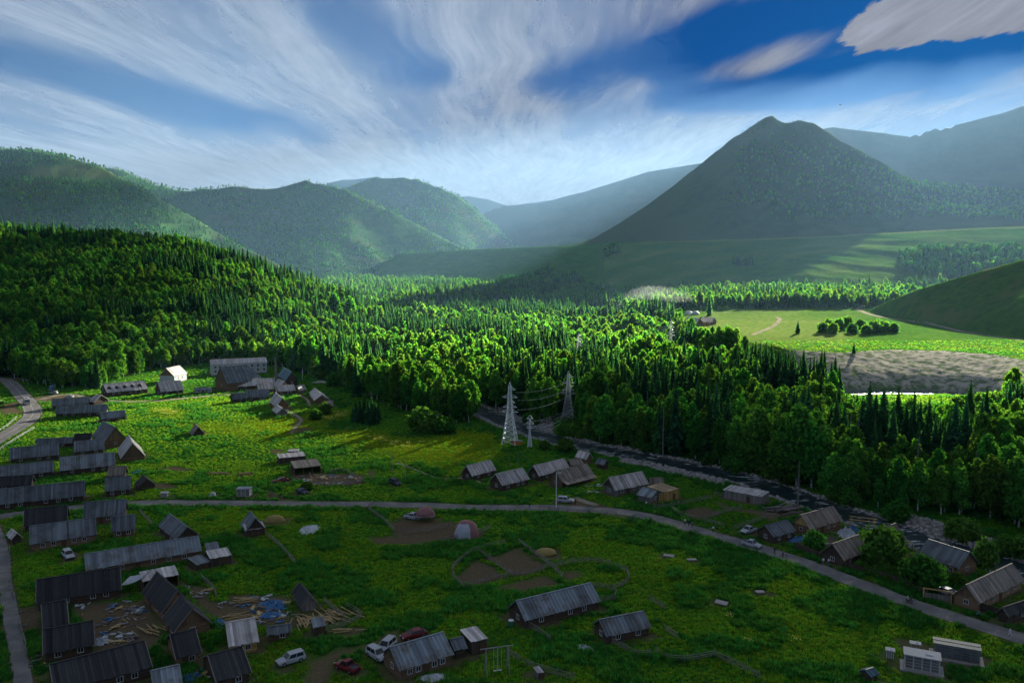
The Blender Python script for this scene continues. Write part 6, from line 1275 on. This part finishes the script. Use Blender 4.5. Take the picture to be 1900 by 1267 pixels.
crumple('tarpaulin', 'crumpled blue tarpaulin near the dark old hut', 'tarpaulin', *Z(XC, [(510, 770)])[0], 3.2, 2.2, 1.3, 'tarp_b', 1); crumple('tarpaulin', 'blue sheet lying beside the lumber', 'tarpaulin', *Z(XC, [(480, 835)])[0], 2.6, 1.6, .7, 'tarp_b', 2); crumple('tarpaulin', 'blue rags behind the pale-roofed new house', 'tarpaulin', *Z(XC, [(160, 885)])[0], 2.2, 1.4, .6, 'tarp_b', 3)
crumple('tarpaulin', 'blue and white sheets in front of the yellow-gabled house', 'tarpaulin', *Z(XF, [(200, 352)])[0], 3.4, 1.6, .8, 'tarp_b', 4); crumple('tarpaulin', 'white sacks beside the black-roofed barn', 'sacks', *Z(XB, [(635, 1010)])[0], 1.6, 2.2, .9, 'tarp_w', 5); crumple('tarpaulin', 'pale sheet covering a pond of litter above the meadow', 'tarpaulin', *Z(XC, [(745, 285)])[0], 4.0, 2.6, .5, 'tarp_w', 6)
crumple('tarpaulin', 'white covered car-sized heap between the two brown-roofed houses', 'covered heap', *Z(XF, [(525, 322)])[0], 3.6, 2.4, 2.4, 'tarp_w', 7); crumple('tarpaulin', 'pale blue cover behind the white covered heap', 'tarpaulin', *Z(XF, [(560, 285)])[0], 2.4, 1.4, 1.2, 'tarp_b', 8); crumple('tarpaulin', 'blue litter left of the small black hut', 'litter heap', *Z(XA, [(1020, 1010)])[0], 3.6, 1.6, .7, 'tarp_b', 9)
crumple('tarpaulin', 'white heap by the concrete yard of the big house', 'litter heap', *Z(XD, [(150, 1235)])[0], 2.6, 1.5, .5, 'tarp_w', 10); crumple('tarpaulin', 'blue tarpaulin at the bottom between two sheds', 'tarpaulin', *Z(XB, [(1205, 1240)])[0], 3.4, 1.6, .8, 'tarp_b', 11); crumple('litter', 'bright litter heap left of the lone corrugated barn', 'litter heap', *Z(XD, [(1130, 1045)])[0], 2.0, 1.2, .6, 'tarp_w', 12); crumple('litter', 'rubble heap beyond the tiny end shed', 'rubble', *Z(XG, [(930, 355)])[0], 6, 2.5, 1.2, 'concrete', 13)
aw = Z(XB, [(772, 650), (905, 620)]); a_, b_ = G(*aw[0], 1.2), G(*aw[1], 2.0); mb = MB(); nseg = 8
for i in range(nseg):
    f0, f1 = i/nseg, (i+1)/nseg; P = lambda f, k: (a_[0]+(b_[0]-a_[0])*f, a_[1]+(b_[1]-a_[1])*f+k*4.2, a_[2]+1.5+1.2*f**2+.3*k)
    mb.face((P(f0, 0), P(f1, 0), P(f1, 1), P(f0, 1)))
awt = thing('awning', 'sagging blue-white awning beside the open shelter', 'awning'); mb.build('canopy', M['tarp_w'], awt)
for f, k in ((0, 0), (1, 0), (0, 1), (1, 1)): px_ = P(f, k); pm_ = MB(); pm_.tube([(px_[0], px_[1], T1(px_[0], px_[1])-.2), px_], .07, 5); pm_.build('pole', M['log'], awt)
# lumber heap of single planks, log pile, boards in the grass
PLM = MB(); PLM.box((0, 0, 0), (3.2, .2, .08)); PLME = PLM.mesh('plank', M['lumber'])
def planks(label, px, py, n, sx, sy, rz, mesh=None, name='lumber_pile', cat='lumber', hz=.5):
    x, y, z = G(px, py); t = thing(name, label, cat, (x, y, z)); rn = random.Random(n+int(px))
    for i in range(n): p_ = link('plank', mesh or PLME, t); p_.location = (rn.gauss(0, sx), rn.gauss(0, sy), .08+rn.uniform(0, hz)); p_.rotation_euler = (rn.uniform(-.08, .08), rn.uniform(-.08, .08), rz+rn.gauss(0, .28)); p_.scale = (rn.uniform(.6, 1.2), 1, 1)
    FOOT.append((x, y, 0, sx*1.8, sy*1.8)); return t
planks('spread yellow planks on the right of the lumber yard', *Z(XC, [(850, 850)])[0], 55, 2.0, 1.5, -.75); planks('leaning fan of yellow planks left of the spread ones', *Z(XC, [(700, 885)])[0], 26, 1.0, 1.0, -1.1); planks('neat stack of long boards in the upper lumber yard', *Z(XC, [(335, 745)])[0], 18, .7, .5, .1); planks('scattered boards behind the pale-roofed new house', *Z(XC, [(270, 855)])[0], 16, 1.3, .9, .4); planks('dropped planks in the meadow below the tent hut', *Z(XG, [(365, 1028)])[0], 9, .8, .5, .5); planks('loose boards inside the littered yard', *Z(XB, [(980, 930)])[0], 14, 1.2, 1.0, -.6)
planks('broken boards heap in the meadow right of the square slate-roofed house', *Z(XA, [(1600, 1025)])[0], 20, 1.8, .5, .1); planks('pale poles lying below the lumber yard fence', *Z(XC, [(965, 935)])[0], 7, 1.2, .5, .25)
LGM = MB(); LGM.tube([(-2.2, 0, 0), (2.2, 0, 0)], .16, 7); LGME = LGM.mesh('log', M['grey'])
lp = planks('tangled pile of grey logs in the dirt pen', *Z(XE, [(1095, 165)])[0], 46, 2.2, 1.6, .2, LGME, 'log_pile', 'log pile', 1.2)
for c_ in lp.children: c_.name = 'log'
for lb, rg, p_, sx, sy, rz in (('pale flat board in the meadow, upper one near the loop fence', XE, (348, 460), 2.4, 1.2, -.3), ('tan board in the meadow right of the pale flat board', XE, (495, 485), 2.2, .9, .1), ('pale triangular-looking board in the middle of the meadow', XE, (685, 762), 2.4, 1.6, -.5), ('small dark-edged board in the meadow on the right', XE, (930, 692), 1.8, 1.0, .2)):
    x, y, z = G(*Z(rg, [p_])[0]); mb = MB(); mb.box((0, 0, .42), (sx, sy, .08)); mb.box((0, 0, .2), (sx*.6, sy*.6, .4)); o_ = mb.build('board', M['concrete'], loc=(x, y, z)); o_.rotation_euler = (.06, .05, rz); tag(o_, lb, 'board', 'boards lying in the big meadow'); FOOT.append((x, y, rz, sx/2, sy/2))
x, y, z = G(*Z(XD, [(650, 905)])[0]); t = thing('barrel', 'green barrel at the corner of the big corrugated barn', 'barrel', (x, y, z)); mb = MB(); mb.tube([(0, 0, 0), (0, 0, .5), (0, 0, 1.2)], [.5, .56, .5], 12); mb.build('drum', simple('green_barrel', (.03, .16, .08), .5), t); mb = MB(); mb.tube([(0, 0, 1.2), (0, 0, 1.26)], .52, 12); mb.build('rim', M['steel'], t)
dome('water_tank', 'small white round tank in the grass beside the portable cabin', 'tank', *Z(XA, [(1563, 1188)])[0], .9, .9, 1.2, 'tarp_w'); kiosk('pale blue cube tank in the grass left of the round tank', *Z(XA, [(1210, 1198)])[0], 1.6, 1.2, 1.1, .1, 'kiosk', 'tank', slab=False, name='cube_tank')
x, y, z = G(952, 824); t = thing('equipment_box', 'reddish box at the foot of the tall pylon', 'box', (x+1.5, y-1.5, z), R(-10)); mb = MB(); mb.box((0, 0, .9), (3.6, 1.4, 1.5)); mb.build('wall', M['fresh_or'], t); mb = MB(); mb.box((0, 0, 1.72), (3.9, 1.7, .14)); mb.build('roof', M['concrete'], t)
# swing
a_, b_ = [G(*p_) for p_ in Z(XD, [(520, 1212), (600, 1200)])]; sw = thing('swing', 'tall pale pole swing on the lawn beside the big house', 'swing', a_, math.atan2(b_[1]-a_[1], b_[0]-a_[0])); Ls = math.hypot(b_[0]-a_[0], b_[1]-a_[1])
for x in (-.8, Ls+.8):
    for s in (-1, 1): mb = MB(); mb.tube([(x, s*1.0, -.1), (x, 0, 4.4)], .07, 5); mb.build('leg', M['concrete'], sw)
mb = MB(); mb.tube([(-1.8, 0, 4.45), (Ls+1.8, 0, 4.45)], .08, 5); mb.build('beam', M['concrete'], sw)
for x in (.5, 1.2, Ls-1.0, Ls-.3): mb = MB(); mb.tube([(x, 0, 4.4), (x, 0, .6)], .025, 4); mb.build('rope', M['wire'], sw)
for x in (.85, Ls-.65): mb = MB(); mb.box((x, 0, .58), (.8, .25, .05)); mb.build('seat', M['frame_w'], sw)
# timber frame by the river houses, ruined sheds in the meadow
x, y, z = G(*Z(XF, [(620, 300)])[0]); t = thing('timber_gantry', 'bare timber frame standing behind the covered heap', 'frame', (x, y, z), R(-25))
for sx in (-2.6, 2.6):
    for sy in (-1.4, 1.4): mb = MB(); mb.box((sx, sy, 1.6), (.18, .18, 3.4)); mb.build('post', M['fresh'], t)
for sy in (-1.4, 1.4): mb = MB(); mb.box((0, sy, 3.3), (6.4, .18, .18)); mb.build('beam', M['fresh'], t)
for sx in (-2.6, 2.6): mb = MB(); mb.box((sx, 0, 3.12), (.16, 3.2, .16)); mb.build('beam', M['fresh'], t)
lean('ruined_shed', 'ruined shed with a pale warped roof in the meadow', 'shed', XG, (625, 910), (820, 892), 5.0, 2.0, .4, 'roof_plank', 'log_dark'); lean('ruined_shed', 'ruined open shed with a patchwork roof in the meadow', 'shed', XG, (735, 985), (935, 965), 7.5, 2.4, .7, 'roof_brown', 'log_dark', openf=True); lean('ruined_shed', 'small grey board lean-to behind the warped roof', 'shed', XG, (690, 862), (772, 858), 2.6, 1.4, .3, 'roof_plank', 'log_dark')
# bird
mb = MB(); mb.face(((0, .5, 0), (1.3, .1, .35), (.2, -.3, 0))); mb.face(((0, .5, 0), (-.2, -.3, 0), (-1.3, .1, .35))); mb.tube([(0, .8, 0), (0, .3, .02), (0, -.7, 0)], [.05, .18, .04], 6); dx, dy, dz = ray(1560, 195); bt = thing('bird', 'tiny dark bird gliding before the clouds', 'bird', (dx*420, dy*420, H+dz*420), .6); mb.build('body', M['tyre'], bt)
# ------------------------------------------------------------------ bushes and single trees of the village
def bush(label, px, py, h, wide=1.2, grp='willow bushes'): x, y, z = G(px, py); return add_tree(2, x, y, z, h, label, grp, sq=wide)
for i, (px, py, h, w_) in enumerate([(1527, 617, 7, 1.2), (1545, 619, 7.5, 1.1), (1556, 612, 8, 1.1), (1570, 609, 8.5, 1.2), (1582, 618, 6.5, 1.2), (1597, 612, 7.5, 1.1), (1607, 620, 6.5, 1.3), (1622, 617, 8, 1.2), (1640, 616, 7.5, 1.2), (1658, 616, 6.5, 1.2), (1538, 610, 7, 1.1), (1630, 608, 6, 1.2)]): bush('silvery willow bush of the clump in the sunlit meadow', px, py, h, w_, 'willow clump in the sunlit meadow')
for lb, px, py, h, w_ in [('large round willow bush at the meadow edge', 787, 800, 8.5, 1.5), ('low bush right of the large round willow', 825, 803, 5.5, 1.5), ('round bush below the twin-stepped hut', 603, 768, 4.5, 1.3), ('bush left of the yellow flower patch', 585, 778, 4, 1.4), ('rounded bush by the rubble heap', 618, 716, 7, 1.1), ('bush right of the tiny end shed', 594, 702, 5, 1.3), ('dark bush right of the slender mast', 1050, 838, 4.5, 1.4), ('bush by the slender mast foot', 1010, 833, 3, 1.5), ('bush in front of the yellow-gabled house', *Z(XF, [(320, 415)])[0], 4, 1.1), ('tall leafy bush between the brown-roofed and slate-roofed houses', *Z(XF, [(735, 520)])[0], 8, 1.0), ('second leafy bush touching the tall leafy one', *Z(XF, [(810, 470)])[0], 6, .9), ('garden bush before the slate grey log house', *Z(XF, [(1015, 660)])[0], 6, 1.2), ('slim bush behind the largest house', *Z(XF, [(1405, 530)])[0], 6, .8), ('flowering bush at the gable of the largest house', *Z(XF, [(1235, 640)])[0], 2.2, 1.5), ('bush beside the parked white car at the pale house', *Z(XC, [(720, 30)])[0], 2.2, 1.8)]: bush(lb, px, py, h, w_)
rb_ = random.Random(21)
for i in range(34):   # low willows along the far bank
    j = rb_.randrange(12, len(RIVER)-6); p0, p1 = np.array(RIVER[j]), np.array(RIVER[j+1]); d = (p1-p0)/np.linalg.norm(p1-p0); n = np.array([-d[1], d[0]]); n = n if n[1] > 0 else -n; q_ = p0+n*rb_.uniform(RW*1.5, RW*2.4)
    add_tree(2, q_[0], q_[1], T1(*q_), rb_.uniform(2.2, 5), f'riverside willow bush {where_words(*q_)}', 'willow bushes along the far bank', sq=rb_.uniform(1.0, 1.6))
for i in range(46):   # garden greenery around the right-hand houses
    px, py = Z(XF, [(rb_.uniform(600, 1100), 0)])[0][0], 0; f_ = rb_.random(); p_ = Z(XF, [(600+480*f_, 540+160*f_+rb_.uniform(-55, 25))])[0]; x, y, z = G(*p_); add_tree(2, x, y, z, rb_.uniform(.8, 1.8), 'low garden shrub behind the dark board fence', 'garden shrubs behind the board fence', sq=1.4)
for i, (px, py, h) in enumerate([(660, 778, 9), (668, 785, 10), (676, 782, 11.5), (684, 788, 10.5), (690, 783, 11), (697, 786, 9.5), (703, 779, 9), (655, 784, 7)]): x, y, z = G(px, py); add_tree(0, x, y, z, h, 'dark spruce of the small clump in the meadow', 'spruce clump in the meadow', sq=1.25)
for lb, px, py, h in (('lone spruce casting a shadow in the sunlit meadow', 1480, 619, 10), ('small lone spruce at the top of the cut bank', 1584, 656, 7)): x, y, z = G(px, py); add_tree(0, x, y, z, h, lb, None, sq=1.25)
for lb, px, py, h in (('isolated tall spruce on the terrace slope', 1532, 502, 26), ('thin tall spruce right of the isolated one', 1568, 493, 24), ('spruce standing above the lodge', 1316, 586, 24), ('small spruce at the right of the terrace bushes', 1396, 490, 20)): x, y, z = G(px, py); add_tree(0, x, y, z, h, lb, 'lone spruces on the slopes')
for px, py, h in ((1255, 790, 20), (1230, 805, 18), (1575, 850, 22), (1590, 845, 20), (1480, 905, 14), (1200, 770, 18), (1808, 905, 17), (1845, 880, 16), (1700, 880, 18), (1760, 840, 19), (1110, 700, 18), (1440, 830, 19)):
    x, y, z = G(px, py+40); t = thing('dead_spruce', f'bare grey dead spruce {where_words(x, y)}', 'dead tree', (x, y, z), rb_.uniform(0, 6), 'dead spruces in the wood', h/17); link('dead_trunk', DEAD[rb_.randrange(2)], t)
# ------------------------------------------------------------------ smoke
m, t, o = mat('smoke'); q = N(t); pv = q.node('VolumePrincipled'); pv.inputs['Color'].default_value = (.9, .93, .95, 1); pv.inputs['Density'].default_value = .0016; pv.inputs['Anisotropy'].default_value = .3; t.links.new(pv.outputs[0], o.inputs[1])
mb = MB(); SMK = []
for px, dz, r_ in ((1143, 3, 1.2), (1145, 7, 2), (1149, 12, 3.2), (1155, 18, 4.5), (1164, 23, 6), (1178, 26, 7), (1196, 28, 8), (1218, 27, 8.5), (1240, 25, 8), (1262, 22, 7), (1285, 20, 5), (1305, 19, 2)): x, y, z = G(px, 590); SMK.append(((x, y+15, z+dz), r_))
mb.tube([a for a, b in SMK], [b for a, b in SMK], 14)
so_ = mb.build('smoke', m, smooth=True); so_['kind'] = 'stuff'
# ------------------------------------------------------------------ bare, trodden ground round the houses
gme = bpy.data.objects['ground'].data; gn = len(gme.vertices); gv = np.empty(gn*3, np.float32); gme.vertices.foreach_get('co', gv); gv = gv.reshape(-1, 3)
dat = np.empty(gn, np.float32); gme.attributes['dirt'].data.foreach_get('value', dat); nearm = np.where(gv[:, 1] < 620)[0]; gx, gy = gv[nearm, 0].astype(float), gv[nearm, 1].astype(float); wear = np.zeros(len(nearm))
for cx, cy_, rz, hx, hy in FOOT:
    b = (np.abs(gx-cx) < 26) & (np.abs(gy-cy_) < 26)
    if b.any():
        dx, dy = gx[b]-cx, gy[b]-cy_; u = np.abs(dx*math.cos(rz)+dy*math.sin(rz))-hx; v = np.abs(-dx*math.sin(rz)+dy*math.cos(rz))-hy; dd = np.hypot(np.maximum(u, 0), np.maximum(v, 0)); wear[b] = np.maximum(wear[b], 1-sstep(.4, 3.2, dd))
wear *= np.clip(1.5*fbm(gx/4, gy/4, 501, 4)-.15, 0, 1)
for P, w_ in ROADS:
    lo, hi = np.min(P, 0)-6, np.max(P, 0)+6; b = (gx > lo[0]) & (gx < hi[0]) & (gy > lo[1]) & (gy < hi[1])
    if b.any(): d, _ = seg_dist(gx[b], gy[b], P[::2]+[P[-1]]); wear[b] = np.maximum(wear[b], (1-sstep(w_, w_+1.8, d))*np.clip(2*fbm(gx[b]/3, gy[b]/3, 503, 3)-.35, 0, 1))
dat[nearm] = np.maximum(dat[nearm], wear*.9); gme.attributes['dirt'].data.foreach_set('value', dat)
WEAR = (gx, gy, wear)
# ------------------------------------------------------------------ stones, grass, flowers, litter
def keep_clear(x, y, roadm=.35):
    ok = np.ones(len(x), bool); nz = fbm(x/4, y/4, 501, 4)
    for cx, cy_, rz, hx, hy in FOOT:
        b = (np.abs(x-cx) < 25) & (np.abs(y-cy_) < 25)
        if b.any(): dx, dy = x[b]-cx, y[b]-cy_; u = dx*math.cos(rz)+dy*math.sin(rz); v = -dx*math.sin(rz)+dy*math.cos(rz); dd = np.hypot(np.maximum(np.abs(u)-hx, 0), np.maximum(np.abs(v)-hy, 0)); ok[b] &= dd > 2.6*np.clip(1.6*nz[b]-.45, 0, 1)
    for P, w_ in ROADS:
        d, _ = seg_dist(x, y, P[::2]+[P[-1]]); ok &= d > w_+roadm
    return ok
def tuft(seed, h, r, n, mt, w=.07, lean_=.5):
    rn = random.Random(seed); mb = MB()
    for i in range(n):
        a = rn.uniform(0, 6.28); d = rn.uniform(0, r); x, y = d*math.cos(a), d*math.sin(a); b = rn.uniform(0, 6.28); hh = h*rn.uniform(.55, 1.15); l = lean_*hh*rn.uniform(.2, 1); ww = w*rn.uniform(.7, 1.3); c, s = math.cos(b), math.sin(b); tn = rn.uniform(.65, 1.3)
        mx, my = x+c*l*.4, y+s*l*.4; mb.face(((x-s*ww, y+c*ww, -.05), (x+s*ww, y-c*ww, -.05), (mx+s*ww*.8, my-c*ww*.8, hh*.6), (mx-s*ww*.8, my+c*ww*.8, hh*.6)), tn*.85); mb.face(((mx-s*ww*.8, my+c*ww*.8, hh*.6), (mx+s*ww*.8, my-c*ww*.8, hh*.6), (x+c*l, y+s*l, hh)), tn*1.1)
    return mb.mesh('grass_tuft', M[mt])
def proto(name, me, px, py, kind='stuff'): x, y, z = G(px, py); o_ = link(name, me); o_.location = (x, y, z); o_['kind'] = kind; return (o_,)
GT = [proto('grass_tuft', tuft(i, .55, .75, 34, 'grass', .055), 1250+20*i, 1120) for i in range(3)]; RT = [proto('tall_grass_tuft', tuft(10+i, 1.15, .9, 40, 'reed', .065, .45), 1350+20*i, 1060) for i in range(3)]
FM = []
for i in range(2):
    rn = random.Random(30+i); mb = MB()
    for k in range(26): a = rn.uniform(0, 6.28); d = rn.uniform(0, .9); leafq(mb, (d*math.cos(a), d*math.sin(a), rn.uniform(.5, 1.0)), (rn.gauss(0, .4), rn.gauss(0, .4), 1), .10, rn, rn.uniform(.7, 1.2))
    FM.append(proto('flower_cluster', mb.mesh('flower_cluster', M['flower']), 780+8*i, 822))
gp = []
for ya, yb, s_, sd in ((100, 190, .78, 401), (190, 270, 1.05, 402), (270, 420, 1.7, 403), (420, 560, 3.0, 404)):
    x, y = scatter(-yb*.74, yb*.74, ya, yb, s_, sd); a = x/y; px, py = project(x, y, 0*x); k = (px > -120) & (px < 2020) & (py < 1340); x, y = x[k], y[k]; z = T(x, y); mk = masks(x, y, z); d, _ = seg_dist(x, y, RIVER); px, py = project(x, y, z)
    k = (mk['dirt'] < .35) & (mk['gravel'] < .35) & (mk['bank'] < .3) & (d > RW*1.2) & (L_hill(x/y, x, y) < 1)
    if ya >= 270: k &= ~pip(px, py, VALLEY)
    x, y, z, px, py = [q_[k] for q_ in (x, y, z, px, py)]; k = keep_clear(x, y); x, y, z, px, py = [q_[k] for q_ in (x, y, z, px, py)]; yl = masks(x, y, z)['yellow']
    n1 = fbm(x/9, y/9, 411, 4); dr, _ = seg_dist(x, y, MAIN[::2]); tall = ((n1 > .56) | ((dr < 7.0) & (n1 > .42))) & (yl < .6); r_ = np.random.default_rng(sd); h = np.where(tall, r_.uniform(.55, 1.05, len(x)), r_.uniform(.25, .5, len(x)))*(.6+.8*fbm(x/4, y/4, 413, 3)); gp.append(np.stack([x, y, z, h, tall.astype(float), px, py], -1))
GP = np.concatenate(gp); print('tufts', len(GP))
instancer('meadow_grass', GP[GP[:, 4] == 0], GT, .55, seed=7); instancer('tall_meadow_grass', GP[GP[:, 4] == 1], RT, 1.15, seed=8)
FLW = [Z(XG, [(940, 610), (1050, 570), (1140, 570), (1130, 610), (1000, 640)]), Z(XG, [(1240, 750), (1330, 745), (1500, 790), (1640, 810), (1640, 870), (1540, 850), (1400, 810)]), Z(XE, [(620, 810), (740, 830), (760, 860), (640, 840)]), Z(XE, [(830, 1010), (900, 1010), (1070, 1120), (1060, 1180), (950, 1130)]), Z(XE, [(810, 870), (870, 880), (860, 895)]), Z(XE, [(1040, 960), (1200, 1000), (1260, 1050), (1150, 1010)]), Z(XA, [(1065, 560), (1200, 545), (1320, 580), (1240, 600)])]
fl_ = []
for i, pl in enumerate(FLW):
    P = wpoly(pl); lo, hi = np.min(P, 0), np.max(P, 0); x, y = scatter(lo[0], hi[0], lo[1], hi[1], 1.5, 420+i); k = pip(x, y, P) & (fbm(x/3, y/3, 425, 2) > .48); x, y = x[k], y[k]; fl_.append(np.stack([x, y, T(x, y), np.full(len(x), .55)], -1))
instancer('wildflowers', np.concatenate(fl_), FM, .55, seed=9)
ST = []
for i in range(3): mb = MB(); rn = random.Random(60+i); lump(mb, (0, 0, .1), (.5, .42, .33), rn, 1, 7, 4, .25); ST.append(proto('stone', mb.mesh('stone', M['stone']), 1240+i*9, 872))
x, y = scatter(-60, 330, 150, 380, .85, 431); z = T(x, y); g_ = masks(x, y, z)['gravel']; d, _ = seg_dist(x, y, RIVER); r_ = np.random.default_rng(5); k = (g_ > .5) & (r_.random(len(x)) < .75) & ((d > RW*1.02) | (r_.random(len(x)) < .22)); instancer('river_stones', np.stack([x[k], y[k], z[k], r_.uniform(.18, .75, k.sum())**1.4], -1), ST, .5, seed=10)
for lb, rg, p_, s_ in (('large pale boulder in the river near the riverside shed', XI, (435, 922), 1.6), ('rounded boulder beside the gable of the yellow-gabled house', XF, (340, 155), 1.8)): x, y, z = G(*Z(rg, [p_])[0]); mb = MB(); lump(mb, (0, 0, 0), (s_, s_*.8, s_*.6), random.Random(int(p_[0])), 1, 9, 6, .12); o_ = mb.build('boulder', M['stone'], smooth=True, loc=(x, y, z-.1)); tag(o_, lb, 'boulder')
LT = []
for i, mt in enumerate(('junk', 'lumber', 'grey', 'tarp_w', 'tarp_b')): mb = MB(); rn = random.Random(80+i); [mb.box((rn.gauss(0, .5), rn.gauss(0, .5), rn.uniform(.05, .3)), (rn.uniform(.2, 1.5), rn.uniform(.1, .5), rn.uniform(.04, .3)), rn.uniform(0, 3), rn.uniform(.6, 1.3)) for _ in range(5)]; LT.append(proto('litter', mb.mesh('litter', M[mt]), *Z(XB, [(700+60*i, 800)])[0]))
LA = [DIRT[i] for i in (7, 8, 9, 11, 15, 22)]+[Z(XB, [(100, 1080), (250, 1060), (290, 1200), (180, 1260)]), Z(XC, [(0, 1180), (60, 1150), (320, 1240), (300, 1267), (0, 1267)]), Z(XH, [(1020, 1130), (1140, 1140), (1150, 1190), (1010, 1200)]), Z(XH, [(1330, 1215), (1500, 1200), (1480, 1260), (1360, 1260)]), Z(XF, [(140, 330), (500, 300), (480, 330), (200, 380)])]
lt = []
for i, pl in enumerate(LA):
    P = wpoly(pl); lo, hi = np.min(P, 0), np.max(P, 0); x, y = scatter(lo[0], hi[0], lo[1], hi[1], 1.9, 440+i); k = pip(x, y, P) & (fbm(x/4, y/4, 445, 2) > .46); x, y = x[k], y[k]; k = keep_clear(x, y); x, y = x[k], y[k]; r_ = np.random.default_rng(i); lt.append(np.stack([x, y, T(x, y), r_.uniform(.2, .62, len(x))], -1))
instancer('litter', np.concatenate(lt), LT, .5, seed=12)
